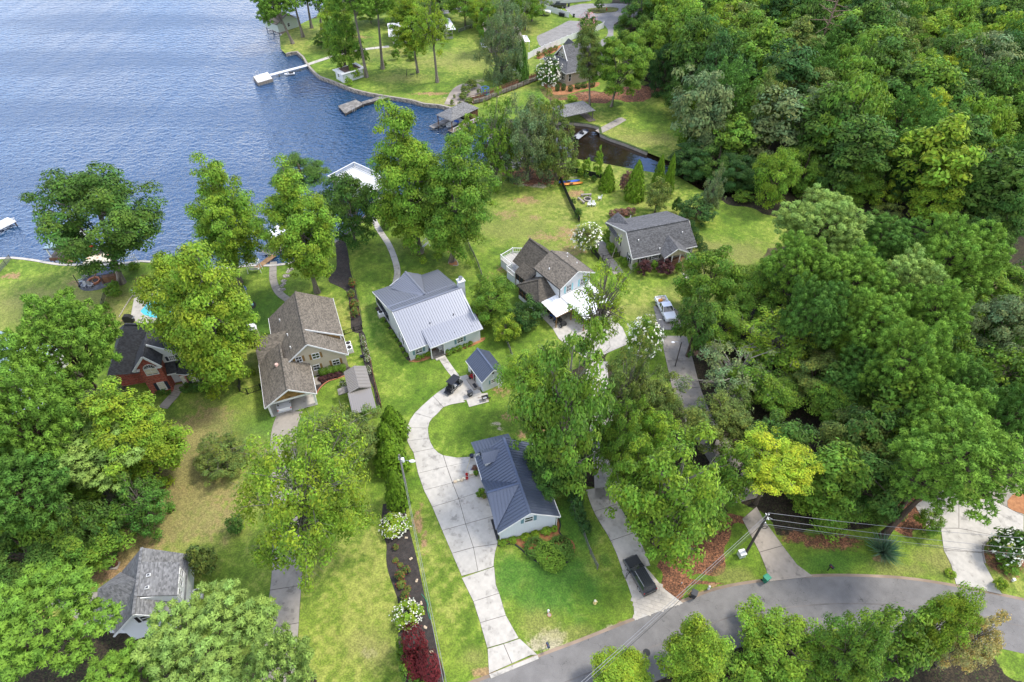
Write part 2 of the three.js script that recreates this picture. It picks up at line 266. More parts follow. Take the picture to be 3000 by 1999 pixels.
// what the ground is covered with: [kind, outline] and [kind, x, z, rx, rz, strength]
const groundAreas = [
  // woods and leaf litter
  ['floor', [[44.24, -164.04], [43.05, -136.34], [36.36, -122.49], [46.08, -108.77], [61.49, -102.63], [75.87, -96.89], [95.72, -88.97], [174.99, -105.65], [588.24, -518.72], [59.16, -518.72], [33.41, -233.1], [35.61, -204.05], [36.81, -168.21]]],
  ['floor', [[48.76, -96.89], [43.25, -80.64], [30.69, -77.33], [24.54, -60.18], [22.91, -51.54], [31.05, -40.25], [31.8, -37.32], [51.35, -39.65], [53.44, -45.29], [64.22, -43.34], [80.62, -45.29], [104.71, -79.52], [86.52, -86.5], [69.58, -86.5], [57.52, -91.53]]],
  ['floor', [[26.81, -61.88], [19.42, -60.18], [14.54, -51.54], [14.11, -39.06], [17.96, -33.47], [28.04, -39.06], [29.94, -48.68]]],
  ['straw', [[17.45, -33.47], [20.1, -36.75], [24.82, -39.06], [28.95, -38.47], [26.77, -36.19], [21.18, -31.9]]],
  ['straw', [[17.96, -33.47], [21.18, -31.9], [23.51, -31.14], [18.88, -30.29], [17.18, -31.9]]],
  ['floor', [[-97.67, -64.52], [-75.37, -67.28], [-60.08, -61.88], [-46.66, -52.28], [-43.23, -43.34], [-48.55, -39.06], [-46.34, -31.9], [-50.58, -30.39], [-67.99, -23.86]]],
  ['floor', [[-67.15, -29.4], [-44.84, -26.55], [-22.15, -24.74], [-19.24, -12.41], [-55.58, -12.41]]],
  ['floor', [[12.13, -23.86], [17.66, -23.86], [24.45, -25.19], [34.44, -27.01], [43.54, -26.09], [52.56, -21.32], [47.39, -12.41], [4.99, -12.41], [9.03, -20.5]]],
  ['floor', [[11.88, -69.17], [7.46, -63.63], [5.02, -52.28], [8.6, -43.98], [15.31, -43.98], [17.09, -61.88]]],
  ['straw', [[-0.14, -119.76], [5.07, -122.49], [10.76, -122.49], [11.6, -120.66], [6.8, -117.98], [2.17, -117.45]]],
  ['straw', [[-2.07, -125.3], [6.12, -125.68], [10.81, -123.41], [10.24, -121.57], [0.33, -121.02]]],
  ['straw', [[7.41, -166.8], [18.86, -164.04], [35.85, -169.63], [42.43, -166.8], [45.57, -171.07], [34.4, -160.01], [18.43, -158.7], [9.47, -160.01]]],
  ['floor', [[-75.61, -215.79], [-42.63, -242.57], [-12.18, -252.64], [-31.11, -287.21], [-88.24, -263.4]]],
  ['straw', [[45.29, -43.34], [50.88, -44.63], [51.09, -40.25], [48.67, -37.32], [44.64, -39.06]]],
];
const groundSpots = [
  // bare clay, straw-coloured turf and lusher turf
  ['clay', -43.36, -52.28, 5, 6, 0.75], ['clay', -43.73, -44.63, 6, 8, 0.8], ['clay', -45.7, -36.19, 6, 5, 0.9], ['clay', -37.92, -40.85, 5, 5, 0.6], ['dry', -41.2, -48.68, 10, 10, 0.9], ['dry', -42.05, -40.25, 10, 7, 0.9], ['clay', -47.06, -33.47, 4, 3, 0.9], ['clay', -48.84, -32.94, 3, 2, 0.8],
  ['dry', -78.3, -80.64, 16, 5, 0.9], ['clay', -75.38, -85.29, 3, 1, 0.8], ['dry', -66.66, -76.25, 6, 4, 0.7], ['dry', -83.1, -77.33, 9, 5, 0.7], ['clay', -89.41, -87.11, 2.5, 1, 0.7], ['clay', -64.87, -74.68, 1.5, 1.5, 0.6], ['dry', -41.67, -55.32, 7, 5, 0.5],
  ['clay', 0.27, -88.97, 3.5, 1.8, 0.55], ['clay', 2.55, -112.01, 3, 1.5, 0.8], ['clay', 6.11, -99, 4, 2, 0.65], ['clay', 11.15, -99.71, 4, 3.2, 0.65], ['clay', -1, -106.42, 3.5, 2, 0.6], ['dry', 2, -102.63, 10, 8, 0.7], ['dry', 7.49, -92.83, 7, 5, 0.6], ['clay', 11.64, -94.84, 3, 2, 0.6], ['clay', 4.63, -105.65, 2, 1.2, 0.6], ['dry', 7.42, -110.38, 7, 4, 0.5],
  ['sand', 5.68, -117.45, 2.2, 1, 0.9], ['sand', 2.18, -117.98, 1.8, 0.5, 0.7], ['clay', 13.49, -114.52, 2.4, 1.4, 0.75], ['sand', 13.03, -121.02, 1.2, 0.5, 0.6], ['clay', 4.71, -80.64, 1.6, 1.2, 0.5], ['clay', -4.35, -86.5, 1.5, 2, 0.4],
  ['dry', 40.68, -94.16, 9, 4, 0.9], ['dry', 34.7, -88.97, 7, 3, 0.8], ['dry', 31.11, -82.93, 5, 3, 0.6], ['clay', 29.09, -68.03, 1.2, 0.9, 0.6], ['dry', 19.97, -78.41, 3, 2, 0.4], ['dry', 86.62, -85.29, 7, 3, 0.7],
  ['sand', 3.67, -25.19, 2.4, 1.6, 0.85], ['dry', 3.02, -27.01, 2.6, 2, 0.8], ['dry', 7.2, -25.64, 2.2, 1.2, 0.7], ['sand', 11.02, -26.18, 1.2, 0.6, 0.7], ['clay', 12.51, -26.78, 1.0, 0.6, 0.7], ['lush', 4.68, -31.9, 6, 4, 0.9], ['lush', 0.18, -32.42, 3, 2.5, 0.8], ['lush', 7.69, -39.06, 2.5, 4, 0.8], ['dry', -3.96, -23.43, 2, 1.5, 0.8], ['clay', -3, -21.94, 1.6, 0.6, 0.8], ['dry', -15.1, -24.3, 3, 2, 0.8],
  ['sand', -15.26, -23.86, 1.2, 0.8, 0.6], ['dry', -23.55, -35.08, 3, 3, 0.5], ['clay', -11.6, -39.06, 0.7, 2, 0.7], ['clay', -10.51, -36.19, 0.6, 1.5, 0.6], ['lush', -32.64, -53.78, 7, 3, 0.6], ['lush', -41.48, -76.25, 6, 6, 0.55], ['lush', -22.77, -76.25, 3, 8, 0.4],
  ['sand', -2.23, -54.16, 1, 0.6, 0.8], ['sand', -1.61, -53.4, 0.8, 0.5, 0.7], ['clay', -1.38, -60.18, 2, 1.5, 0.5], ['clay', -0.4, -55.32, 1.6, 1.1, 0.6], ['clay', 2.61, -52.28, 2.2, 0.8, 0.7], ['clay', 3.55, -53.4, 2, 1, 0.6], ['clay', -8.2, -73.13, 0.8, 1.6, 0.3], ['clay', -22.1, -78.96, 0.7, 0.9, 0.7], ['clay', 0.88, -63.19, 1, 1, 0.5],
  ['sand', -9.15, -172.53, 2.5, 1.5, 0.6], ['clay', -20.36, -164.04, 6, 1.3, 0.7], ['sand', -15.56, -161.34, 3, 1.3, 0.6], ['sand', -5.33, -162.68, 4, 1.2, 0.7], ['dry', -19.78, -157.4, 14, 4, 0.7], ['dry', -10.94, -186.51, 18, 8, 0.65], ['dry', 3.27, -211.77, 9, 5, 0.5], ['dry', -41.08, -193.25, 14, 7, 0.6], ['clay', -47.15, -205.94, 4, 1.5, 0.5], ['clay', -35.19, -213.76, 3, 1.5, 0.6], ['dry', -28.45, -174.01, 9, 3, 0.6],
  ['dry', 31.17, -138.49, 9, 3.5, 0.8], ['lush', 8.48, -164.04, 8, 3, 0.5], ['dry', 25.54, -142.91, 6, 2, 0.5], ['clay', -13.13, -158.7, 2, 0.8, 0.5], ['clay', 21.17, -164.04, 4, 1, 0.6], ['dry', 57.94, -112.84, 10, 2, 0.3],
  ['dry', 45.66, -32.94, 5, 1.2, 0.8], ['clay', 43.18, -34.27, 0.7, 0.4, 0.9], ['dry', 50.22, -34, 3, 1.6, 0.9], ['straw', 37.82, -36.47, 4, 1.2, 0.8], ['straw', 34.35, -37.03, 2.5, 1, 0.8], ['dry', 25.69, -31.9, 2.2, 1.2, 0.8], ['clay', 23.01, -31.14, 0.9, 0.4, 0.8], ['straw', 58.39, -34, 3, 2.4, 0.9], ['clay', 21.31, -30.14, 1.5, 0.4, 0.7], ['lush', 36.94, -34, 4, 1.4, 0.6],
  ['straw', -65.19, -86.5, 2, 1.2, 0.7], ['clay', -11.03, -94.16, 1.4, 0.8, 0.5], ['straw', -17.22, -93.9, 1.6, 0.8, 0.5], ['dry', -20.25, -96.89, 4, 4, 0.4], ['dry', -9.9, -88.97, 3, 3, 0.35],
];
const groundKinds = { floor: [64, 54, 37], straw: [140, 94, 64], clay: [184, 138, 104], sand: [206, 186, 158], dry: [154, 149, 80], lush: [72, 122, 34] };
function groundTexture(w, h, x0, z0, x1, z1, s) {      // the ground's covering over a rectangle of land, one value to a texel
  const sx = w / (x1 - x0), sz = h / (z1 - z0), names = Object.keys(groundKinds), cover = names.map(() => new Float32Array(w * h));
  const paint = (kind, ax, bx, az, bz, fn) => {
    const m = cover[names.indexOf(kind)];
    for (let j = Math.max(0, Math.floor((az - z0) * sz)); j < Math.min(h, (bz - z0) * sz); j++) for (let i = Math.max(0, Math.floor((ax - x0) * sx)); i < Math.min(w, (bx - x0) * sx); i++) {
      const v = fn(x0 + (i + 0.5) / sx, z0 + (j + 0.5) / sz), q = j * w + i; if (v > m[q]) m[q] = v;
    }
  };
  for (const [k, poly] of groundAreas) {
    const xs = poly.map((p) => p[0]), zs = poly.map((p) => p[1]);
    paint(k, Math.min(...xs) - 3, Math.max(...xs) + 3, Math.min(...zs) - 3, Math.max(...zs) + 3, (x, z) => inside(poly, x + 4 * (vnoise(x / 3, z / 3, 5) - 0.5), z + 4 * (vnoise(x / 3, z / 3, 6) - 0.5)) ? 1 : 0);
  }
  for (const [k, cx, cz, rx0, rz0, a] of groundSpots) { const rx = rx0 * 1.25, rz = rz0 * 1.25; paint(k, cx - rx * 1.6, cx + rx * 1.6, cz - rz * 1.6, cz + rz * 1.6, (x, z) => {
    const d = Math.hypot((x - cx) / rx, (z - cz) / rz); return a * smooth(1.15, 0.25, d + 0.9 * (fbm(x * 0.55, z * 0.55, 4, 71) - 0.5));
  }); }
  const t = tex(w, h, (i, j) => {
    const x = x0 + (i + 0.5) / sx, z = z0 + (j + 0.5) / sz, q = j * w + i, f = hash(i, j, s), f2 = fbm(x * 1.7, z * 1.7, 3, 81), big = fbm(x * 0.09, z * 0.09, 3, 82), med = fbm(x * 0.4, z * 0.4, 3, 83);
    let c = mix3([94, 126, 26], [144, 164, 54], clamp(0.5 + 1.5 * (med - 0.5) + 0.9 * (big - 0.5)));
    c = mix3(c, [166, 163, 80], 0.8 * smooth(0.52, 0.78, f2 * 0.5 + big * 0.55));
    const mow = 0.5 + 0.5 * Math.sin((x * 0.95 + z * 0.3 + 1.2 * vnoise(x * 0.1, z * 0.1, 9)) * 3.3); c = mix3(c, [150, 172, 58], 0.16 * mow);
    const tuft = 0.66 + 0.68 * (0.5 * f + 0.5 * f2); c = c.map((v) => v * tuft);
    for (let k = 0; k < names.length; k++) {
      const v = cover[k][q]; if (v <= 0) continue;
      const kn = names[k], col = groundKinds[kn], sp = kn === 'floor' || kn === 'straw' ? 0.55 + 0.9 * hash(i, j, s + 3) * (0.5 + f2) : 0.8 + 0.4 * f;
      const cut = kn === 'lush' || kn === 'dry' ? v * 0.85 : smooth(0.25, 0.75, v + 0.9 * (fbm(x * 2.3, z * 2.3, 3, 91 + k) - 0.5) + 0.25 * (f - 0.5));
      c = mix3(c, col.map((u) => u * sp), kn === 'clay' || kn === 'sand' ? cut * 0.85 : cut);
      if (kn === 'floor' && hash(i, j, 55) > 0.93) c = mix3(c, [70, 96, 32], v);
    }
    return c;
  });
  t.wrapS = t.wrapT = THREE.MirroredRepeatWrapping; t.repeat.set(1 / (x1 - x0), -1 / (z1 - z0)); t.offset.set(-x0 / (x1 - x0), -z0 / (z1 - z0));
  return t;
}
const SPLIT = -112;
{
  const nearTex = groundTexture(2048, 1024, -108, SPLIT, 108, -14, 7), farTex = groundTexture(2048, 1024, -190, -262, 190, SPLIT, 8);
  const g = structure('ground', prism(clipZ(landOutline, SPLIT, false), -0.2, 0, false), mat([0.60, 0.63, 0.70], 1, { map: nearTex, bumpMap: T.grain, bumpScale: 0.06 }));
  const far = structure('ground', prism(clipZ(landOutline, SPLIT, true), -0.2, 0, false), mat([0.62, 0.64, 0.70], 1, { map: farTex, bumpMap: T.grain, bumpScale: 0.06 }));
}
const water = new THREE.MeshPhysicalMaterial({ color: C(0.004, 0.036, 0.095), roughness: 0.2, roughnessMap: T.slick, ior: 2.0, bumpMap: T.wave, bumpScale: 0.62 });
structure('lake', prism([[-900, -900], [900, -900], [900, -40], [-900, -40]], -1, -0.62, false), water);
const creekWater = new THREE.MeshPhysicalMaterial({ color: C(0.032, 0.022, 0.014), roughness: 0.05, ior: 1.85, map: T.blotch, bumpMap: T.wave, bumpScale: 0.05 });
structure('creek', prism([[-5.97, -150.72], [0.08, -149.77], [11.84, -148.83], [18.27, -147.9], [21.44, -145.88], [21.41, -142.29], [26.5, -137.81], [31.8, -133.18], [35.49, -129.69], [38.16, -127.54], [49.15, -123.94], [54.82, -121.76], [53.51, -113.51], [43.63, -112.21], [38.69, -115.51], [35.66, -120.34], [28.97, -122.77], [18.23, -126.63], [12.5, -128.46], [3, -124.38], [-5.19, -121.76]], -1, -0.6, false), creekWater);

// sea walls: a masonry face with a cap
function seawall(label, line, m, cap, top = 0.16) {
  const w = thing('seawall', label, 'wall');
  const l = fine(line, 2);
  mesh('wall_face', prism([...offsetLine(l, 0.2), ...offsetLine(l, -0.2).reverse()], -1.6, top - 0.08), m, w);
  mesh('cap', prism([...offsetLine(l, 0.28), ...offsetLine(l, -0.26).reverse()], top - 0.08, top), cap, w);
}
const slice = (a, i, j) => a.slice(i, j);
seawall('low pale concrete sea wall along the near lawn', slice(nearShore, 0, 16), M.oldConcrete, M.concrete, 0.1);
seawall('low timber sea wall along the near bank by the deck', slice(nearShore, 16, 25), M.woodGrey, M.woodGrey, 0.06);
seawall('long curved stone sea wall on the far shore', slice(farShore, 13, 27), M.stone, M.oldConcrete, 0.3);
seawall('green overgrown sea wall beside the boat ramp creek', slice(farShore, 4, 14), M.oldConcrete, mat([0.09, 0.15, 0.03], 1, { map: T.grain }), 0.22);

// ---------------------------------------------------------------- roads, drives, paths
const L1 = 0.006, L2 = 0.012, L3 = 0.018;
const roadNorth = fine([[-19.89, -15.18], [-11.9, -17.76], [-7.32, -19.7], [-2.31, -21.4], [2.77, -23.34], [7.14, -24.87], [13.27, -27.11], [19.15, -29.15], [23.38, -30.59], [29.08, -31.55], [34.74, -32.06], [39.27, -32.11], [45.15, -31.8], [50.68, -30.89], [55.08, -29.89], [59.33, -28.82], [71.15, -25.19]], 4);
const roadSouth = offsetLine(roadNorth, 6.2);
structure('road', prism([...roadNorth, ...roadSouth.slice().reverse()], 0, L2, false), M.asphalt);
structure('road_seam', prism([...offsetLine(roadNorth, 3.05), ...offsetLine(roadNorth, 3.17).reverse()], 0, L3, false), mat([0.27, 0.245, 0.225], 1, { map: T.blotch }));
{ // sandy verge between turf and asphalt
  structure('road_verge', prism([...offsetLine(roadNorth, -0.35), ...offsetLine(roadNorth, 0.1).reverse()], 0, L1, false), mat([0.40, 0.30, 0.22], 1, { map: T.blotch }));
}
const cover = thing('manhole_cover', 'round dark iron manhole cover set in the near road', 'manhole cover', 14.24, -23.85, 0);
mesh('lid', cyl(0.36, 0.36, 0.03, 0, 0.02, 0, 24), mat([0.035, 0.035, 0.035], 0.9), cover);
mesh('ring', new THREE.TorusGeometry(0.38, 0.03, 5, 24).rotateX(Math.PI / 2).translate(0, 0.02, 0), mat([0.09, 0.088, 0.085], 0.9), cover);

// a drive of separate concrete slabs over a dark bed
function slabs(name, label, list, m = M.concrete, top = 0.05, gap = 0.028) {
  const g = new THREE.Group(); g.name = numbered(name); scene.add(g); tag(g, label, null, null, 'structure');
  for (const s of list) { mesh('bed', prism(s, 0, 0.012, false), M.joint, g); mesh('slab', prism(shrink(s, gap), 0, top), m, g); }
  return g;
}
function stripSlabs(line, width, step) {         // slabs along a curve
  const f = fine(line, 8), a = offsetLine(f, width / 2), b = offsetLine(f, -width / 2), out = []; let acc = 0, from = 0;
  for (let i = 1; i < f.length; i++) {
    acc += Math.hypot(f[i][0] - f[i - 1][0], f[i][1] - f[i - 1][1]);
    if (acc >= step || i === f.length - 1) { out.push([...a.slice(from, i + 1), ...b.slice(from, i + 1).reverse()]); from = i; acc = 0; }
  }
  return out;
}
slabs('driveway', 'long curving pale concrete driveway beside the blue-roofed garage', [
  [[-9.69, -61.17], [-11.03, -59.9], [-11.55, -59.28], [-9.86, -57.19], [-8.77, -57.68], [-6.72, -58.17], [-8.55, -60.03]], [[-11.55, -59.28], [-12.9, -57.56], [-13.87, -56.12], [-11.27, -55.18], [-10.69, -55.88], [-9.86, -57.19]],
  [[-13.87, -56.12], [-14.38, -54.95], [-14.67, -53.52], [-11.7, -53.45], [-11.58, -54.48], [-11.27, -55.18]], [[-14.67, -53.52], [-14.55, -52.44], [-14.35, -51.23], [-11.37, -51.73], [-11.59, -52.66], [-11.7, -53.45]], [[-14.35, -51.23], [-13.89, -50.25], [-13.3, -49.35], [-10.58, -50.03], [-11.06, -50.9], [-11.37, -51.73]],
  [[-13.3, -49.35], [-12.33, -46.05], [-8.64, -47.11], [-9.21, -48.87], [-9.95, -49.35], [-10.58, -50.03]], [[-9.21, -48.87], [-8.64, -47.11], [-4.45, -48.24], [-5.02, -49.18], [-5.43, -48.66], [-7.44, -48.51]], [[-12.33, -46.05], [-11.3, -43.51], [-7.7, -44.61], [-8.64, -47.11]], [[-8.64, -47.11], [-7.7, -44.61], [-3.68, -45.89], [-4.45, -48.24]],
  [[-11.3, -43.51], [-10, -41.11], [-6.74, -42.26], [-7.7, -44.61]], [[-7.7, -44.61], [-6.74, -42.26], [-2.94, -43.74], [-3.68, -45.89]], [[-10, -41.11], [-8.51, -37.9], [-5.7, -38.77], [-6.74, -42.26]], [[-6.74, -42.26], [-5.7, -38.77], [-2.27, -39.84], [-2.94, -43.74]], [[-8.51, -37.9], [-7.12, -34.95], [-4.6, -35.7], [-5.7, -38.77]], [[-5.7, -38.77], [-4.6, -35.7], [-1.73, -36.16], [-1.6, -37.73], [-2.27, -39.84]],
  [[-7.12, -34.95], [-5.8, -32.17], [-3.94, -32.71], [-4.6, -35.7]], [[-4.6, -35.7], [-3.94, -32.71], [-2.14, -33.34], [-2.11, -34.06], [-1.98, -35.2], [-1.73, -36.16]],
  [[-5.79, -31.96], [-4.34, -29.24], [-1.43, -30.19], [-1.82, -31.15], [-2.08, -33.32]], [[-4.34, -29.24], [-3.49, -26.92], [-0.67, -27.73], [-1.43, -30.19]], [[-3.49, -26.92], [-2.64, -24.31], [-0.89, -24.77], [0.73, -25.32], [-0.67, -27.73]],
  [[-2.61, -24.23], [-2.39, -21.77], [-0.01, -22.75], [-0.9, -24.72]], [[-0.9, -24.72], [-0.01, -22.75], [1.95, -23.57], [2.7, -23.63], [0.83, -25.27]],
]);
structure('driveway_apron', prism([[-2.35, -21.71], [-2.16, -21.31], [2.82, -23.22], [2.7, -23.57]], 0, 0.09), M.concrete, 'raised concrete lip where the long driveway meets the road');
slabs('patio', 'concrete pad in front of the small white shed', [[[-7.88, -63.14], [-6.43, -63.67], [-4.85, -60.93], [-4.42, -59.79], [-6.66, -58.55], [-7.22, -58.42], [-8.64, -59.91], [-9.45, -60.42]], [[-6.66, -58.55], [-4.42, -59.79], [-3.56, -59.91], [-3.33, -58.18], [-6.17, -57.21]]], M.concrete, 0.045);
slabs('front_walk', 'straight concrete walk from the shed pad to the farmhouse porch', [[[-11.56, -67.22], [-10.41, -67.56], [-9.62, -66.11], [-10.73, -65.69]], [[-10.73, -65.69], [-9.62, -66.11], [-8.65, -64.47], [-9.93, -64.33]], [[-9.93, -64.33], [-8.65, -64.47], [-7.88, -63.21], [-9.09, -63.06]]], M.concrete, 0.045);
slabs('lake_walk', 'narrow curving concrete walk from the farmhouse to the lake deck', stripSlabs([[-20.44, -84.69], [-20.53, -88.35], [-21.76, -92.83], [-23.37, -96.89], [-25.66, -101.16], [-27.42, -104.88], [-29.05, -107.98]], 1.15, 2.4), M.concrete, 0.04);
slabs('lake_walk', 'curving concrete walk from the brown-roofed house to the lake', stripSlabs([[-38.13, -80.64], [-40.31, -82.69], [-42.08, -85.89], [-42.99, -88.97], [-43.53, -91.27]], 1.3, 2.2), M.oldConcrete, 0.04);
slabs('lake_walk', 'straight concrete walk to the floating white dock', stripSlabs([[-58.79, -183.83], [-52.79, -190.03], [-47.99, -194.06], [-37.3, -197.94]], 1.6, 5), M.concrete, 0.04);
slabs('driveway', 'concrete drive under the trees leading to the white carport', [...stripSlabs([[14.51, -33.07], [13.89, -35.74], [13.16, -37.91], [12.34, -39.68], [11.65, -41.51], [11.13, -43.93]], 3.4, 4), ...stripSlabs([[12.19, -42.09], [12.49, -47.98], [12.54, -55.32], [12.68, -61.88], [13.11, -66.35]], 3.4, 4)], M.concrete, 0.04);
slabs('driveway_apron', 'stamped paver apron under the black utility car', [[[12.74, -32.78], [13.18, -31.37], [13.58, -29.32], [13.44, -27.15], [16.05, -28.06], [19.15, -29.05], [17.29, -30.67], [16.43, -32.07], [15.53, -33.36]]], M.concrete, 0.04, 0.01);
{ // stamped pavers on that apron, course by course
  const g = new THREE.Group(); g.name = numbered('paver_field'); scene.add(g); tag(g, 'courses of pale stamped pavers by the road', null, null, 'structure');
  const outline = [[13.24, -31.3], [13.61, -29.32], [13.49, -27.28], [16.07, -28.19], [18.89, -29.07], [17.21, -30.6], [16.34, -31.93]], pale = [0.60, 0.62, 0.58, 0.55].map((v) => mat([v, v * 0.94, v * 0.86], 0.95, { map: T.concrete })); reseed(5);
  const ca = Math.cos(0.35), sa = Math.sin(0.35), cx = outline[0][0] + 2, cz = outline[0][1] + 2; let n = 0;
  for (let r = -14; r < 14; r++) for (let q = -14; q < 14; q++) {
    const u = q * 0.62 + (r % 2 ? 0.31 : 0), v = r * 0.45, x = cx + u * ca - v * sa, z = cz + u * sa + v * ca;
    if (!inside(outline, x, z) || n >= 290) continue; n++;
    mesh('paver', box(0.59, 0.02, 0.42, x, 0.052, z, 0, -0.35, 0), pale[Math.floor(rnd() * 4)], g);
  }
}
slabs('carport_pad', 'broad pale concrete pad in front of the white carport', [[[4.6, -76.82], [6.52, -73.77], [9.24, -76.44], [10.89, -78.38], [8, -81.74]], [[6.52, -73.77], [7.45, -71.2], [9.96, -68.57], [12.34, -70.02], [12.1, -74.55], [10.89, -78.38], [9.24, -76.44]], [[10.89, -78.38], [12.1, -74.55], [16.59, -76.44], [15.7, -80.38]], [[12.1, -74.55], [12.34, -70.02], [14.81, -68], [18.11, -69.87], [18.45, -71.2], [18.02, -73.77], [16.59, -76.44]], [[9.96, -68.57], [11.99, -66.04], [14.81, -68], [12.34, -70.02]]], M.concrete, 0.04);
slabs('driveway', 'narrow concrete drive running down from the white pickup', [[[23.81, -79.04], [23.85, -73.31], [25.75, -73.31], [28.96, -74.55], [27.86, -77.73], [26.85, -79.38]], ...stripSlabs([[25.93, -71.92], [25.85, -66.35], [25.82, -60.18], [26.39, -55.32], [28.2, -48.68], [29.92, -42.09]], 4.2, 5)], M.oldConcrete, 0.04);
slabs('driveway', 'short tan concrete drive passing the dark utility pole', [[[28.43, -39.47], [28.9, -37.24], [29.35, -35.1], [32.36, -35.93], [31.79, -37.52], [31.09, -39.37], [30.7, -41.18]], [[29.35, -35.1], [29.53, -33.22], [29.46, -31.53], [34.7, -32.14], [33.33, -33.57], [32.36, -35.93]]], mat([0.50, 0.45, 0.41], 0.95, { map: T.concrete }), 0.04);
slabs('driveway', 'wide white concrete drive near the flowering bush by the road', [[[50.63, -41.38], [50.77, -38.2], [54.58, -38.2], [56.61, -42.21], [56.74, -44.11], [53.04, -42.62]], [[52.36, -38.2], [51.33, -35.37], [55.88, -35.01], [56.25, -35.93], [58.39, -37.24], [54.58, -38.2]], [[56.61, -42.21], [54.58, -38.2], [58.39, -37.24], [62.23, -37.72], [63.48, -39.86], [60.75, -42.21]], [[51.33, -35.37], [51.3, -33.57], [50.71, -31.24], [55.33, -30.02], [55.28, -32.18], [55.29, -33.75], [55.83, -35.01]]], M.concrete, 0.04);
slabs('driveway', 'grey side drive curving past the round planting island', [[[61, -43.36], [60.75, -42.21], [63.48, -39.86], [63.6, -40.06], [62.22, -41.07], [62.65, -42], [64.16, -43.04], [68.31, -43.47], [69.22, -44.98], [64.27, -44.54]]], M.oldConcrete, 0.036);
slabs('driveway', 'straight weathered concrete drive up to the brown-roofed carport', stripSlabs([[-23.83, -18.14], [-24.7, -24.74], [-25.34, -28.43], [-26.24, -33.47], [-28.71, -42.09], [-30.7, -48.68], [-31.73, -53.78], [-31.62, -56.5]], 3.5, 4), M.oldConcrete, 0.04);
slabs('driveway', 'grey concrete drive beside the grey-roofed house at bottom left', [[[-54.67, -35.97], [-53.87, -33.85], [-52.1, -33.37], [-51.68, -34.82], [-52.49, -35.97]], [[-53.87, -33.85], [-53.07, -30.75], [-52.55, -28.54], [-49.94, -28.54], [-50.47, -30.75], [-51.11, -33.21], [-52.1, -33.37]], [[-50.47, -30.75], [-49.94, -28.54], [-46.73, -26.7], [-44.58, -26.98], [-46.67, -30.37], [-48.99, -30.15]]], mat([0.42, 0.40, 0.38], 0.95, { map: T.concrete }), 0.04);
slabs('entry_walk', 'short concrete walk to the brick house door', stripSlabs([[-49.67, -61.45], [-49.41, -59.76], [-49.85, -58.11], [-50.12, -57.06]], 1.5, 2), M.oldConcrete, 0.04);
slabs('side_walk', 'concrete walk behind the black gate by the grey cottage', stripSlabs([[16.78, -97.7], [16.93, -94.4], [17.64, -92.02], [18.57, -89.7], [19.05, -87.82]], 1.9, 3), M.oldConcrete, 0.04);
slabs('front_walk', 'short concrete path below the cottage steps', [[[30.26, -88.57], [31.59, -88.75], [31.8, -86.35], [30.64, -86.35]]], M.concrete, 0.04);
slabs('boat_ramp', 'old concrete boat ramp sloping into the creek', [[[26.37, -149.54], [25.07, -148.1], [26.46, -146.34], [28.34, -148.46], [27.39, -149.9]], [[25.07, -148.1], [22.36, -145.29], [23.76, -143.57], [26.46, -146.34]], [[22.36, -145.29], [20.06, -142.89], [21.15, -141.21], [23.76, -143.57]]], M.oldConcrete, 0.05);
slabs('pool_deck', 'pale concrete deck round the swimming pool', [[[-64.58, -81.06], [-63.28, -76.76], [-61.66, -75.01], [-56.83, -74.7], [-50.17, -76.44], [-50.64, -80.38], [-53.25, -82.78], [-57.71, -83.83], [-62.5, -82.78]]], M.concrete, 0.05);
const poolOutline = fine([...[[-62.06, -77.73], [-60.89, -76.76], [-58.68, -76.12], [-56.37, -77.41], [-54, -78.06], [-52.49, -78.71], [-52.75, -80.72], [-54.36, -82.09], [-56.6, -82.09], [-59.5, -80.89], [-61.68, -79.71]]], 3);
const pool = thing('swimming_pool', 'kidney shaped turquoise swimming pool half hidden by the bright tree', 'pool');
mesh('coping', prism(offsetLine(poolOutline, 0.25), 0.02, 0.09), M.concrete, pool);
mesh('pool_water', prism(poolOutline, 0.02, 0.1, false), new THREE.MeshPhysicalMaterial({ color: C(0.10, 0.50, 0.62), roughness: 0.08, bumpMap: T.wave, bumpScale: 0.03 }), pool);
// the far court, gravel drive and lanes
structure('court', prism(fine([...[[17.75, -235.22], [20.12, -235.87], [24.55, -238.52], [33.08, -238.52], [39.47, -238.52], [43.17, -234.57], [41.92, -225.75], [36.29, -221.52], [33.19, -217.42], [31.47, -204.19], [27.99, -198.02], [26.41, -197.02], [26.48, -201.59], [29.62, -206.31], [30.71, -212.87], [29.82, -217.42], [29.18, -220.93], [23.34, -223.32], [21.36, -223.92], [20.27, -225.75], [19.28, -229.46]]], 2), 0, L1, false), mat([0.95, 0.95, 0.97], 1, { map: T.asphalt }));
structure('turf_island', prism(fine([...[[25.76, -232.64], [26.91, -229.15], [28.87, -228.09], [32.07, -229.15], [35.28, -230.09], [36.71, -233.28], [34.76, -234.57], [29.47, -234.25], [25.76, -232.64]]], 2), 0, 0.1), mat([0.19, 0.21, 0.04], 1, { map: T.grain }));
structure('gravel_drive', prism(fine([...[[20.14, -220.93], [18.73, -220.93], [16.55, -218], [12.74, -212.87], [9.67, -209.01], [7.88, -206.84], [7.93, -202.1], [8.9, -197.52], [11.81, -200.56], [15.38, -204.19], [19.23, -207.92], [22.33, -210.65], [23.72, -215.7], [22.3, -220.34], [20.14, -220.93]]], 2), 0, L2, false), M.gravel);
structure('far_lane', prism(ribbon([[-24.59, -229.47], [-17.36, -232.18], [-8.51, -235.41], [3.59, -240.14], [13.08, -247.52]], 4.5), 0, L1, false), M.gravel);

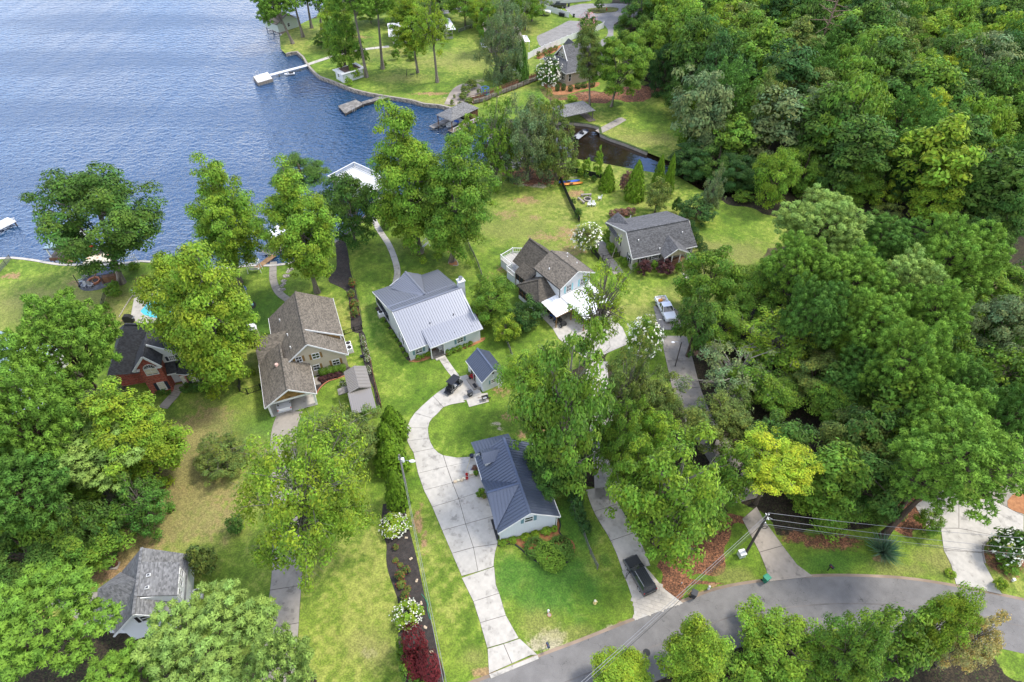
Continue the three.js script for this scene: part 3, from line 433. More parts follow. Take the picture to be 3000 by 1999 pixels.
// planting beds
const bed = (label, pts, m = M.mulch, y = 0.03) => structure('planting_bed', prism(fine([...pts, pts[0]], 3), 0, y), m, label);
bed('black mulch bed beside the long driveway', [[-16.27, -41.5], [-13.63, -41.82], [-13.1, -39.8], [-12.12, -36.96], [-11.18, -34.25], [-10.38, -31.69], [-9.62, -29.24], [-8.7, -26.59], [-7.8, -23.77], [-7.02, -21], [-11, -21], [-11.7, -22.87], [-12.17, -25.01], [-12.42, -26.92], [-12.77, -29.24], [-13.62, -31.15], [-14.37, -32.77], [-14.8, -34.25], [-15.01, -35.98], [-15.66, -37.35], [-16.09, -39.39]]);
bed('black mulch bed with roses between the two lake lawns', [[-33.57, -97.58], [-32.04, -98], [-30.4, -93.89], [-29.18, -89.22], [-27.75, -85.16], [-26.55, -81.65], [-25.41, -77.64], [-24.33, -73.84], [-24.23, -72.62], [-25.76, -72.92], [-26.59, -75.72], [-27.4, -78.95], [-28.72, -83.03], [-30.85, -84.62], [-32.17, -85.52], [-32.48, -86.98], [-31.69, -88.84], [-32.42, -93.09]]);
bed('mulch strip along the red fence', [[-24.78, -72.77], [-24.07, -72.92], [-22.75, -69.36], [-21.82, -66.8], [-20.95, -63.8], [-19.88, -60.67], [-18.95, -57.69], [-19.38, -57.45], [-20.45, -60.67], [-21.32, -62.48], [-22.65, -65.69], [-23.68, -68.78]]);
bed('dark mulch bed below the tan gable', [[-29.51, -63.27], [-29.47, -64.87], [-25.85, -65.69], [-24.72, -65.01], [-24.45, -64.6], [-25.39, -63.27], [-26.8, -62.48], [-28.08, -61.18], [-28.71, -59.66]]);
bed('narrow mulch bed along the farmhouse west wall', [[-23.06, -78.62], [-22.05, -76.99], [-20.75, -74.77], [-19.09, -72.01], [-17.71, -69.36], [-16.14, -66.52], [-15.53, -66.52], [-17.09, -69.36], [-19.3, -73.53], [-20.98, -76.35], [-22.45, -78.95]]);
bed('stone chip bed along the farmhouse front', [[-15.9, -66.24], [-14.48, -66.11], [-12.37, -67.22], [-12.64, -67.92], [-15.41, -67.22]], M.straw);
bed('stone chip bed right of the farmhouse porch', [[-10.38, -67.64], [-8.01, -68.78], [-6, -69.79], [-4.39, -70.97], [-4.3, -71.56], [-6.46, -70.67], [-10.44, -68.49]], M.straw);
bed('straw bed below the garage gable', [[-1.66, -36.53], [0.38, -36.2], [1.62, -35.37], [3.58, -33.74], [5.1, -33.42], [6.98, -34.22], [7.53, -35.53], [7.29, -36.53], [5.93, -37.38], [5.87, -39.3], [5.48, -39.48], [5.34, -38.42], [3.08, -37.47], [0.86, -36.79]], mat([0.8, 0.76, 0.74], 1, { map: T.straw }));
bed('round mulch ring under the flag pole', [[-45.2, -79.28], [-45.01, -80.12], [-43.96, -80.29], [-43.32, -79.62], [-43.25, -78.62], [-44.01, -78.23], [-44.78, -78.46]]);
bed('pine straw bed round the far cottage', [[8.44, -170.48], [9.34, -166.23], [11.29, -163.34], [15.12, -163.75], [18.77, -166.23], [23.21, -168.76], [23.82, -171.35], [16.92, -169.62], [13.42, -170.48]], M.straw);
bed('dry stream bed with clipped shrubs above the far boathouse', [[-17.52, -157.38], [-15.81, -167.07], [-13.2, -170.48], [-9.28, -170.48], [-8.04, -165.39], [-10.6, -160.52], [-12.47, -157.38]], mat([0.42, 0.36, 0.31], 1, { map: T.blotch }));
bed('straw bed along the far white fence', [[7.18, -188.81], [7.82, -192.13], [10.08, -194.55], [13.52, -197.52], [14.9, -199.03], [14.97, -197.02], [12.78, -193.58], [9.9, -189.75], [7.69, -187.87]], M.straw);
bed('round straw planting island on the side drive', [[62.65, -42], [62.22, -41.07], [62.87, -40.47], [64.14, -40.16], [65.71, -41.59], [65.33, -43.04], [64.16, -43.04]], M.straw, 0.06);
bed('gravel fire pit circle by the lake', [[-75.65, -84.19], [-76.1, -85.44], [-75.69, -86.71], [-74.27, -87.63], [-72.64, -87.63], [-71.29, -86.71], [-70.4, -85.26], [-70.97, -84.01], [-72, -83.31], [-73.46, -83.06], [-74.6, -83.31]], mat([0.20, 0.21, 0.24], 1, { map: T.grain, bumpMap: T.grain, bumpScale: 0.03 }));
bed('straw bed under the twin trees', [[-11.61, -91.72], [-11.05, -92.3], [-10.31, -91.91], [-9.86, -90.55], [-10.67, -90.17], [-11.4, -90.55]], M.straw);

// ---------------------------------------------------------------- buildings
// inside a building x runs along its front, n away from it (north for most) and y up
const X = ([x, y, n]) => [x, y, -n];
function up(pts) {                     // outline of a slope, wound so that it faces up
  const P = pts.map(X); let ny = 0;
  for (let i = 0; i < P.length; i++) { const a = P[i], b = P[(i + 1) % P.length]; ny += (a[2] - b[2]) * (a[0] + b[0]); }
  return ny < 0 ? P.reverse() : P;
}
function roof(g, m, pts, seam = 0, name = 'roof', t = 0.14) {
  const P = up(pts), r = mesh(name, plate(P, t), m, g);
  if (seam) { const s = seams(P, seam); if (s.length) tag(mesh('standing_seams', s, m, r), null, null, null, 'stuff'); }
  return r;
}
const walls = (g, m, outline, y0, y1, name = 'wall') => mesh(name, prism(outline.map(([x, n]) => [x, -n]), y0, y1), m, g);
function gable(g, m, pts, side, name = 'gable') {      // an upright board facing a side
  const P = pts.map(X), f = { S: [0, 1], N: [0, -1], E: [1, 0], W: [-1, 0] }[side]; let nx = 0, nz = 0;
  for (let i = 0; i < P.length; i++) { const a = P[i], b = P[(i + 1) % P.length]; nx += (a[1] - b[1]) * (a[2] + b[2]); nz += (a[0] - b[0]) * (a[1] + b[1]); }
  return mesh(name, plate(nx * f[0] + nz * f[1] < 0 ? P.reverse() : P, 0.12), m, g);
}
const trimLine = (g, a, b, m = M.trim, w = 0.06, h = 0.2, name = 'fascia') => mesh(name, beam(X(a), X(b), w, h), m, g);
const turnOf = { S: 0, E: Math.PI / 2, N: Math.PI, W: -Math.PI / 2 };
function win(g, side, x, y, n, w, h, o = {}) {       // a window standing out of its wall, glass set back in the frame
  const f = o.frame || M.trim, t = 0.08, geo = [box(w + 0.16, t, 0.1, 0, h / 2 + t / 2, 0), box(w + 0.16, t, 0.13, 0, -h / 2 - t / 2, 0), box(t, h, 0.1, -w / 2 - t / 2, 0, 0), box(t, h, 0.1, w / 2 + t / 2, 0, 0), box(w, 0.05, 0.07, 0, 0, 0)];
  for (let k = 1; k < (o.cols || 1); k++) geo.push(box(0.04, h, 0.06, -w / 2 + w * k / o.cols, 0, 0));
  for (let k = 1; k < (o.rows || 1); k++) geo.push(box(w, 0.03, 0.055, 0, -h / 2 + h * k / o.rows, 0));
  const m = mesh('window', geo, f, g); m.position.set(x, y, -n); m.rotation.y = turnOf[side];
  mesh('pane', box(w, h, 0.02, 0, 0, -0.02), M.glass, m);
  if (o.blind) mesh('blind', box(w * 0.96, h * o.blind, 0.015, 0, h / 2 - h * o.blind / 2, -0.005), M.cream, m);
  if (o.shutter) for (const s of [-1, 1]) {
    const sw = o.sw || 0.34, S = mesh('shutter', [rbox(sw, h + 0.1, 0.06, 0.015), ...[-0.25, 0.25].map((k) => box(sw * 0.66, h * 0.36, 0.02, 0, h * k, 0.035))], o.shutter, g);
    S.rotation.y = turnOf[side]; const d = s * (w / 2 + 0.14 + sw / 2), c = Math.cos(turnOf[side]), q = Math.sin(turnOf[side]); S.position.set(x + d * c, y, -n - d * q);
  }
  return m;
}
function door(g, side, x, n, w, h, m, y0 = 0.1) {
  const d = mesh('door', [rbox(w, h, 0.06, 0.01), box(w * 0.7, h * 0.34, 0.02, 0, h * 0.22, 0.035), box(w * 0.7, h * 0.34, 0.02, 0, -h * 0.24, 0.035)], m, g); d.position.set(x, y0 + h / 2, -n); d.rotation.y = turnOf[side];
  mesh('handle', ball(0.05, w * 0.38, 0, 0.07), M.steel, d); mesh('door_frame', [box(0.1, h + 0.1, 0.1, -w / 2 - 0.05, 0.05, 0), box(0.1, h + 0.1, 0.1, w / 2 + 0.05, 0.05, 0), box(w + 0.2, 0.1, 0.1, 0, h / 2 + 0.05, 0)], M.trim, d); return d;
}
const pipe = (g, x, y, n, r = 0.09, h = 0.4, m = M.trim) => mesh('vent_pipe', cyl(r, r, h, x, y + h / 2, -n, 10), m, g);
const house = (name, label, x, z, turn, cat = 'house') => thing(name, label, cat, x, z, turn);
const rows = (n, f) => { for (let i = 0; i < n; i++) f(i); };

{ // the garage with the long drive
  const g = house('garage', 'white garage with slate-blue standing seam roof beside the long driveway', -1.53, -36.16, 16.3, 'garage'), R = M.metalGrey, sp = 0.42, H = 5.25, e = 2.6;
  walls(g, M.batten, [[0.3, 0.35], [7.2, 0.35], [7.2, 10.8], [0.3, 10.8]], 0, e);
  gable(g, M.batten, [[0.3, e, 0.35], [7.2, e, 0.35], [3.78, 4.98, 0.35]], 'S'); gable(g, M.batten, [[0.3, e, 10.8], [7.2, e, 10.8], [3.78, 4.98, 10.8]], 'N');
  walls(g, M.batten, [[0.35, 10.8], [5.0, 10.8], [5.0, 13.4], [0.35, 13.4]], 0, 2.3, 'lean_to_wall');
  roof(g, R, [[-0.1, e, 0], [3.78, H, 0], [3.78, H, 11.15], [-0.1, e, 11.15]], sp); roof(g, R, [[7.6, e, 0], [3.78, H, 0], [3.78, H, 11.15], [7.6, e, 11.15]], sp);
  mesh('ridge_cap', beam(X([3.78, H + 0.03, 0]), X([3.78, H + 0.03, 11.15]), 0.3, 0.06), R, g);
  roof(g, R, [[-0.05, 2.32, 13.75], [5.1, 2.32, 13.75], [5.1, 3.75, 10.95], [-0.05, 3.75, 10.95]], sp, 'lean_to_roof');
  gable(g, M.batten, [[0.35, 2.3, 13.4], [0.35, 2.3, 10.9], [0.35, 3.55, 10.9]], 'W', 'lean_to_cheek');
  // cross gable over the doors, facing the drive
  roof(g, R, [[-0.25, 5.05, 4.15], [3.8, 5.3, 4.15], [-0.25, 2.66, 0.45]], sp, 'cross_roof'); roof(g, R, [[-0.25, 5.05, 4.15], [3.8, 5.3, 4.15], [-0.25, 2.66, 7.55]], sp, 'cross_roof');
  mesh('ridge_cap', beam(X([-0.25, 5.09, 4.15]), X([3.7, 5.33, 4.15]), 0.26, 0.06), R, g);
  gable(g, M.batten, [[0.1, 2.5, 0.6], [0.1, 2.5, 7.4], [0.1, 4.9, 4.15]], 'W', 'cross_gable');
  for (const n of [2.4, 5.9]) { const d = mesh('garage_door', box(0.08, 2.2, 2.7), M.trim, g); d.position.set(0.26, 1.12, -n); rows(3, (i) => mesh('door_panel', box(0.03, 0.5, 2.5, -0.05, -0.8 + i * 0.7, 0), M.white, d)); }
  trimLine(g, [-0.12, 2.52, 7.6], [-0.12, 2.52, 11.1], M.trim, 0.1, 0.14, 'gutter'); trimLine(g, [7.64, 2.52, 0], [7.64, 2.52, 11.1], M.trim, 0.1, 0.14, 'gutter'); trimLine(g, [-0.1, 2.52, -0.02], [3.78, H - 0.1, -0.02]); trimLine(g, [7.6, 2.52, -0.02], [3.78, H - 0.1, -0.02]);
  // dormer with its white cheek
  roof(g, R, [[0.5, 4.7, 10.0], [3.1, 4.7, 10.0], [2.0, 3.95, 8.85], [0.5, 3.95, 8.85]], 0.3, 'dormer_roof'); roof(g, R, [[0.5, 4.7, 10.0], [3.1, 4.7, 10.0], [2.0, 3.95, 11.1], [0.5, 3.95, 11.1]], 0.3, 'dormer_roof');
  gable(g, M.white, [[0.75, 3.0, 9.0], [0.75, 3.9, 9.0], [1.95, 3.9, 9.0]], 'S', 'dormer_cheek'); gable(g, M.white, [[0.72, 3.0, 9.0], [0.72, 3.0, 10.95], [0.72, 3.9, 10.95], [0.72, 4.55, 10], [0.72, 3.9, 9]], 'W', 'dormer_front'); win(g, 'W', 0.68, 3.7, 10, 0.7, 0.8);
  win(g, 'S', 3.75, 3.35, 0.33, 0.95, 1.0, { shutter: M.teal, sw: 0.36 }); win(g, 'E', 7.24, 1.5, 4, 1, 1.1); door(g, 'W', 0.27, 9.6, 0.9, 2.0, M.white);
  mesh('drain_trough', box(0.34, 0.05, 2.9, 0.0, 0.07, -1.9), M.black, g); mesh('downpipe', box(0.08, 2.4, 0.08, 0.2, 1.2, -0.25), M.trim, g); mesh('downpipe', box(0.08, 2.4, 0.08, 7.3, 1.2, -0.25), M.trim, g);
}
{ // the white farmhouse
  const g = house('farmhouse', 'white farmhouse with wide slate-blue standing seam roof and chimney', -15.35, -65.85, 29.3), R = M.metalSkyPale, sp = 0.4;
  walls(g, M.batten, [[0.2, 0.6], [3.1, 0.6], [3.1, 1.6], [5.3, 1.6], [5.3, -0.6], [11.5, -0.6], [11.5, 15.6], [0.2, 15.6]], 0, 2.62);
  gable(g, M.batten, [[0.2, 2.6, 0.6], [0.2, 5.86, 6.03], [0.2, 4.9, 8.4], [0.2, 2.6, 15.6]], 'W'); gable(g, M.batten, [[11.5, 2.6, -0.6], [11.5, 3.75, 1.0], [11.5, 5.86, 6.03], [11.5, 4.9, 8.4], [11.5, 2.6, 15.6]], 'E');
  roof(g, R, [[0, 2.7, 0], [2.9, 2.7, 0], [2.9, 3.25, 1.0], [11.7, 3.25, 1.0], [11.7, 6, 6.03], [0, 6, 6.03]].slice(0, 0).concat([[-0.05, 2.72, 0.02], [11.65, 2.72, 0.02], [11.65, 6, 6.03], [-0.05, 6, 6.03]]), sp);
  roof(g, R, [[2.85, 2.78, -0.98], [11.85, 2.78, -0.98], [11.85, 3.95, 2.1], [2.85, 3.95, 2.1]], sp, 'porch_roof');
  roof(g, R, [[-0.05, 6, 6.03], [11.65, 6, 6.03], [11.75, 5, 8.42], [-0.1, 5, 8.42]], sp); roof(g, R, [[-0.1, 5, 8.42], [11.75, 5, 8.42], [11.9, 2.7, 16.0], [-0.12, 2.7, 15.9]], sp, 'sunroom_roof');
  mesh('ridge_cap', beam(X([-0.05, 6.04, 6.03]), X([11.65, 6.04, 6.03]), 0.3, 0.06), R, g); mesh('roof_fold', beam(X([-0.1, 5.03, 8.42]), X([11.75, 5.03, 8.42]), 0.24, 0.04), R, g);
  // hipped gable over the sunroom
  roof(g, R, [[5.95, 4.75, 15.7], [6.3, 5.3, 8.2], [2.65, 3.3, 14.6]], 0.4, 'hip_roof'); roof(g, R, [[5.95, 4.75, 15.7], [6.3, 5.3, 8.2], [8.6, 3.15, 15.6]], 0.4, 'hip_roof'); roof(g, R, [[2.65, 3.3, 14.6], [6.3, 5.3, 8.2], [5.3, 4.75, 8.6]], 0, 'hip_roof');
  gable(g, M.batten, [[2.8, 3.1, 15.5], [8.5, 3.1, 15.5], [5.95, 4.7, 15.5]], 'N');
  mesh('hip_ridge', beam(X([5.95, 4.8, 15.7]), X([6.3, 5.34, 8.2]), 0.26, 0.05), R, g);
  for (const [a, b] of [[[-0.05, 2.62, 0], [2.9, 2.62, 0]], [[2.85, 2.68, -1.0], [11.85, 2.68, -1.0]], [[-0.12, 2.62, 15.9], [-0.1, 4.9, 8.42]], [[-0.1, 4.9, 8.42], [-0.05, 5.9, 6.03]], [[-0.05, 5.9, 6.03], [-0.05, 2.62, 0]]]) trimLine(g, a, b);
  // chimney
  const c = mesh('chimney', box(1.0, 4.6, 0.9, 11.95, 4.6, -6.6), M.batten, g); mesh('cap', box(1.2, 0.12, 1.1, 11.95, 6.95, -6.6), M.trim, c); mesh('flue', [cyl(0.26, 0.26, 0.5, 11.95, 7.25, -6.6, 14), cyl(0.36, 0.3, 0.14, 11.95, 7.55, -6.6, 14)], M.steel, c);
  for (const [x, y, n] of [[4.6, 4.1, 2.6], [8.6, 4.1, 2.6]]) pipe(g, x, y, n, 0.07, 0.35, M.black); for (const x of [3.6, 7.4, 10.4]) pipe(g, x, 3.1, -0.1, 0.04, 0.16, M.black);
  // front
  win(g, 'S', 1.55, 1.55, 0.58, 1.05, 1.05, { shutter: M.teal, cols: 2, rows: 3 }); win(g, 'S', 8.0, 1.65, -0.62, 0.95, 0.85, { shutter: M.teal, cols: 2 }); door(g, 'S', 4.0, 1.58, 0.95, 2.05, M.teal, 0.2);
  mesh('porch_floor', box(2.4, 0.18, 2.4, 4.2, 0.1, -0.35), M.woodGrey, g); for (const [x, n] of [[3.05, -0.75], [5.2, -0.75]]) mesh('porch_post', box(0.14, 2.4, 0.14, x, 1.35, -n), M.trim, g);
  mesh('door_mat', box(0.9, 0.03, 0.5, 4.0, 0.22, -0.95), mat([0.12, 0.07, 0.04], 1), g); mesh('porch_step', box(1.6, 0.12, 0.4, 4.3, 0.07, 1.15), M.concrete, g);
  // west side
  rows(5, (i) => win(g, 'W', 0.18, 1.75, 10.1 + i * 1.15, 0.85, 1.35, { frame: M.navy })); win(g, 'W', 0.18, 1.7, 4.2, 0.95, 1.1, { shutter: M.black, sw: 0.25 });
  mesh('utility_panel', box(0.08, 1.1, 0.6, 0.14, 0.7, -0.9), M.trim, g); mesh('downpipe', box(0.09, 2.5, 0.09, 0.14, 1.3, -15.4), M.trim, g); mesh('downpipe', box(0.09, 2.4, 0.09, 0.1, 1.25, -0.62), M.trim, g);
  const deck = mesh('side_deck', box(2.2, 0.2, 3.6, 12.6, 1.0, -3.6), M.woodTan, g); for (const n of [2, 3, 4, 5.2]) mesh('deck_post', box(0.1, 1.9, 0.1, 13.6, 0.95, -n), M.woodGrey, deck); mesh('rail', [beam([13.6, 1.9, -2], [13.6, 1.9, -5.2], 0.08, 0.1), beam([13.6, 1.4, -2], [13.6, 1.4, -5.2], 0.06, 0.06)], M.trim, deck);
}
{ // the small shed
  const g = house('garden_shed', 'small white shed with slate-blue metal roof beside the concrete pad', -4.38, -59.83, 30.3, 'shed'), R = M.metalGrey;
  walls(g, M.batten, [[0.2, 0.15], [3.75, 0.15], [3.75, 4.75], [0.2, 4.75]], 0, 2.35);
  for (const [n, s] of [[0.15, 'S'], [4.75, 'N']]) gable(g, M.batten, [[0.2, 2.35, n], [3.75, 2.35, n], [2.0, 3.85, n]], s);
  roof(g, R, [[0, 2.38, -0.1], [2.0, 4.05, -0.1], [2.0, 4.05, 5.0], [0, 2.38, 5.0]], 0.34); roof(g, R, [[4.0, 2.38, -0.1], [2.0, 4.05, -0.1], [2.0, 4.05, 5.0], [4.0, 2.38, 5.0]], 0.34); mesh('ridge_cap', beam(X([2, 4.08, -0.1]), X([2, 4.08, 5]), 0.24, 0.05), R, g);
  trimLine(g, [0, 2.3, -0.12], [2, 3.95, -0.12], M.trim, 0.05, 0.16); trimLine(g, [4, 2.3, -0.12], [2, 3.95, -0.12], M.trim, 0.05, 0.16); trimLine(g, [-0.02, 2.3, -0.1], [-0.02, 2.3, 5], M.trim, 0.06, 0.14);
  win(g, 'S', 2.0, 1.5, 0.13, 0.75, 0.65, { shutter: M.teal, sw: 0.22 }); mesh('round_vent', cyl(0.18, 0.18, 0.06, 1.95, 3.2, -0.1, 16, Math.PI / 2), M.black, g); mesh('gable_lamp', box(0.16, 0.22, 0.14, 1.95, 2.62, -0.05), M.trim, g);
  const sd = mesh('sliding_door', box(0.06, 1.9, 1.6, 0.16, 1.05, -2.9), M.glass, g); mesh('door_frame', [box(0.1, 0.1, 1.8, 0.15, 2.05, -2.9), box(0.1, 2.0, 0.1, 0.15, 1.05, -3.75), box(0.1, 2.0, 0.1, 0.15, 1.05, -2.05), box(0.09, 1.9, 0.07, 0.14, 1.05, -2.9)], M.trim, sd);
  mesh('step', box(0.9, 0.2, 2.4, -0.35, 0.12, -2.3), M.oldConcrete, g); mesh('step_mat', box(0.45, 0.03, 0.9, -0.3, 0.24, -1.7), M.black, g);
  const gate = mesh('lattice_panel', [box(0.85, 0.05, 0.05, 2.9, 0.95, 0.35), box(0.85, 0.05, 0.05, 2.9, 0.08, 0.35), ...Array.from({ length: 7 }, (_, i) => box(0.07, 0.9, 0.03, 2.53 + i * 0.123, 0.5, 0.35))], M.trim, g);
}
{ // the brown-roofed house with carport
  const g = house('family_house', 'tan sided house with steep brown shingle roof and carport', -34.2, -55.2, 21), R = M.shBrown;
  walls(g, M.lapTan, [[2.7, 5.9], [12.2, 5.9], [12.2, 17.7], [2.7, 17.7]], 0, 3);
  gable(g, M.lapTan, [[2.7, 3, 5.9], [12.2, 3, 5.9], [7.43, 6.75, 5.9]], 'S'); gable(g, M.lapTan, [[2.7, 3, 17.7], [12.2, 3, 17.7], [7.43, 6.75, 17.7]], 'N');
  roof(g, R, [[2.3, 3, 5.5], [7.43, 7, 5.5], [7.43, 7, 18], [2.3, 3, 18]]); roof(g, R, [[12.6, 3, 5.5], [7.43, 7, 5.5], [7.43, 7, 18], [12.6, 3, 18]]); mesh('ridge_cap', beam(X([7.43, 7.03, 5.5]), X([7.43, 7.03, 18]), 0.3, 0.05), R, g);
  // wedge dormer on the east slope
  roof(g, R, [[7.5, 7.04, 8.75], [12.6, 4.05, 8.75], [12.6, 4.05, 17.9], [7.5, 7.04, 17.9]].map(([x, y, n]) => [x, y, n]), 0, 'upper_slope', 0.1);
  gable(g, M.osb, [[8.2, 6.42, 8.85], [12.2, 3.3, 8.85], [12.2, 4.1, 8.85]], 'S', 'dormer_side'); trimLine(g, [7.5, 6.95, 8.72], [12.6, 3.97, 8.72], M.trim, 0.08, 0.22); mesh('dormer_post', box(0.16, 1.0, 0.1, 12.2, 3.6, -8.8), M.trim, g); gable(g, M.lapTan, [[12.25, 2.95, 8.9], [12.25, 2.95, 17.7], [12.25, 3.95, 17.7], [12.25, 3.95, 8.9]], 'E', 'dormer_wall');
  for (const [a, b] of [[[2.3, 2.9, 5.48], [7.43, 6.9, 5.48]], [[12.6, 2.9, 5.48], [7.43, 6.9, 5.48]], [[12.64, 2.9, 5.5], [12.64, 3.95, 18]], [[2.26, 2.9, 9], [2.26, 2.9, 18]]]) trimLine(g, a, b);
  // carport wing
  roof(g, R, [[-0.1, 2.6, -0.3], [3.6, 5.0, -0.3], [3.6, 5.0, 9.5], [-0.1, 2.6, 9.5]], 0, 'wing_roof'); roof(g, R, [[7.0, 2.75, -0.3], [3.6, 5.0, -0.3], [3.6, 5.0, 6.2], [7.0, 2.75, 6.2]], 0, 'wing_roof'); mesh('ridge_cap', beam(X([3.6, 5.03, -0.3]), X([3.6, 5.03, 8.3]), 0.28, 0.05), R, g);
  gable(g, M.osb, [[0.3, 2.75, 0.2], [6.7, 2.85, 0.2], [3.6, 4.75, 0.2]], 'S', 'carport_gable'); trimLine(g, [-0.1, 2.5, -0.33], [3.6, 4.92, -0.33]); trimLine(g, [7.0, 2.65, -0.33], [3.6, 4.92, -0.33]); trimLine(g, [-0.12, 2.5, -0.3], [-0.12, 2.5, 9.5]); trimLine(g, [7.04, 2.66, -0.3], [7.04, 2.66, 5.5]);
  mesh('carport_beam', box(6.6, 0.3, 0.2, 3.45, 2.62, -0.25), M.trim, g); for (const x of [0.35, 6.55]) mesh('carport_post', box(0.28, 2.5, 0.28, x, 1.25, -0.3), M.trim, g);
  mesh('carport_floor', box(6.4, 0.1, 6.4, 3.45, 0.06, -3.3), M.concrete, g); walls(g, M.lapTan, [[0.3, 6.4], [6.8, 6.4], [6.8, 8], [2.6, 8], [2.6, 11.8], [0.3, 11.8]], 0, 2.6, 'wing_wall'); mesh('carport_lamp', ball(0.08, 3.4, 3.2, -0.05), M.black, g);
  // west wing with its cross gable
  roof(g, R, [[0.0, 5.0, 11.8], [5.4, 5.02, 11.8], [2.4, 2.75, 14.4], [-0.2, 2.75, 14.4]], 0, 'wing_roof'); roof(g, R, [[0.0, 5.0, 11.8], [5.4, 5.02, 11.8], [3.3, 3.7, 8.9], [3.3, 4.4, 8.4], [-0.1, 2.65, 8.4]].filter((_, i) => i !== 3), 0, 'wing_roof');
  walls(g, M.lapTan, [[0.3, 11.8], [2.8, 11.8], [2.8, 14], [0.3, 14]], 0, 2.75, 'wing_wall'); gable(g, M.lapTan, [[0.28, 2.6, 9], [0.28, 2.6, 14], [0.28, 4.85, 11.8]], 'W');
  const ch = mesh('chimney', box(1.2, 5.6, 0.9, 0.15, 2.8, -13.4), M.stone, g); mesh('cap', [box(1.3, 0.1, 1.0, 0.15, 5.65, -13.4), box(1.1, 0.5, 0.8, 0.15, 5.95, -13.4)], M.trim, ch);
  pipe(g, 4.1, 4.4, 15); pipe(g, 4.9, 5.05, 10.5); pipe(g, 5.0, 5.1, 7.6); mesh('roof_vent', cyl(0.3, 0.22, 0.35, 2.6, 4.5, -5.6, 14), mat([0.65, 0.42, 0.36], 0.6), g);
  for (const [x, y, w] of [[5.7, 4.15, 0.75], [8.1, 4.0, 0.95], [10.6, 1.75, 0.95], [7.7, 1.7, 0.85]]) win(g, 'S', x, y, 5.88, w, 1.0, { shutter: M.osb, sw: 0.3, cols: 2, frame: M.trim });
  for (const n of [8, 12, 15.5]) win(g, 'E', 12.22, 1.6, n, 1, 1.2); for (const n of [10, 13]) win(g, 'W', 0.26, 1.5, n, 0.8, 1.1);
  mesh('entry_step', box(1.0, 0.2, 1.6, 7.2, 0.1, -4.6), M.oldConcrete, g);
}
{ // the white two-storey house with screened porch and white carport
  const g = house('two_storey_house', 'white two-storey house with brown shingles, screened porch and white carport', 7.51, -77.65, 36.7), R = M.shBrown, RD = M.shUmber;
  walls(g, M.lapWhite, [[0.35, 0.1], [7.0, 0.1], [7.0, 6.2], [0.35, 6.2]], 0, 5.3); for (const [n, s] of [[0.1, 'S'], [6.2, 'N']]) gable(g, M.lapWhite, [[0.35, 5.3, n], [7.0, 5.3, n], [3.65, 7.0, n]], s);
  roof(g, R, [[-0.05, 5.22, -0.5], [3.65, 7.2, -0.5], [3.65, 7.2, 6.5], [-0.05, 5.22, 6.5]]); roof(g, R, [[7.4, 5.22, -0.5], [3.65, 7.2, -0.5], [3.65, 7.2, 6.5], [7.4, 5.22, 6.5]]); mesh('ridge_cap', beam(X([3.65, 7.23, -0.5]), X([3.65, 7.23, 6.5]), 0.28, 0.05), R, g);
  trimLine(g, [-0.05, 5.12, -0.53], [3.65, 7.1, -0.53]); trimLine(g, [7.4, 5.12, -0.53], [3.65, 7.1, -0.53]); for (const x of [-0.08, 7.44]) { trimLine(g, [x, 5.12, -0.5], [x, 5.12, 6.5], M.black, 0.1, 0.12, 'gutter'); rows(9, (i) => mesh('eave_light', ball(0.055, x, 5.05, 0.4 - i * 0.85, 1, 1, 1, 6), M.trim, g)); }
  mesh('downpipe', box(0.1, 5.1, 0.1, 0.3, 2.6, 0.0), M.black, g);
  win(g, 'S', 2.3, 3.95, 0.08, 0.95, 1.3, { shutter: M.aqua, sw: 0.34, cols: 2 }); win(g, 'S', 5.3, 3.95, 0.08, 0.95, 1.3, { shutter: M.aqua, sw: 0.34, cols: 2 }); win(g, 'S', 5.2, 1.5, 0.08, 1.2, 1.2); door(g, 'S', 2.2, 0.08, 0.95, 2.05, M.white);
  // older wing behind
  walls(g, M.lapWhite, [[0.3, 6.2], [6.6, 6.2], [6.6, 11.8], [0.3, 11.8]], 0, 3.2, 'rear_wall'); gable(g, M.lapWhite, [[0.3, 3.2, 11.8], [6.6, 3.2, 11.8], [3.5, 6.3, 11.8]], 'N');
  roof(g, RD, [[-0.2, 3.15, 6.4], [3.5, 6.5, 6.4], [3.5, 6.5, 12.2], [-0.2, 3.15, 12.2]], 0, 'rear_roof'); roof(g, RD, [[7.0, 3.15, 6.4], [3.5, 6.5, 6.4], [3.5, 6.5, 12.2], [7.0, 3.15, 12.2]], 0, 'rear_roof'); mesh('ridge_cap', beam(X([3.5, 6.53, 6.4]), X([3.5, 6.53, 12.2]), 0.26, 0.05), RD, g);
  roof(g, RD, [[-1.4, 2.8, 6.4], [0.6, 3.95, 6.4], [0.6, 3.95, 10.0], [-1.4, 2.8, 10.0]], 0, 'lean_to_roof'); mesh('screen_wall', box(0.06, 1.5, 3.4, -1.1, 2.0, -8.2), M.screen, g); rows(4, (i) => mesh('screen_post', box(0.1, 2.7, 0.1, -1.15, 1.4, -6.6 - i * 1.1), M.woodRed, g)); mesh('porch_base', box(1.4, 1.1, 3.4, -0.45, 0.55, -8.2), M.lapWhite, g);
  // screened porch with hipped roof
  const A = [-0.9, 4.75, 4.0], Bk = [0.35, 4.75, 4.0];
  roof(g, RD, [[-3.25, 2.85, 6.9], [-3.25, 2.85, 0.75], A], 0, 'porch_roof'); roof(g, RD, [[-3.25, 2.85, 0.75], [0.4, 2.85, 0.75], [0.4, 4.75, 4.0], A], 0, 'porch_roof'); roof(g, RD, [[-3.25, 2.85, 6.9], A, [0.4, 4.75, 4.0], [0.4, 2.85, 6.9]], 0, 'porch_roof');
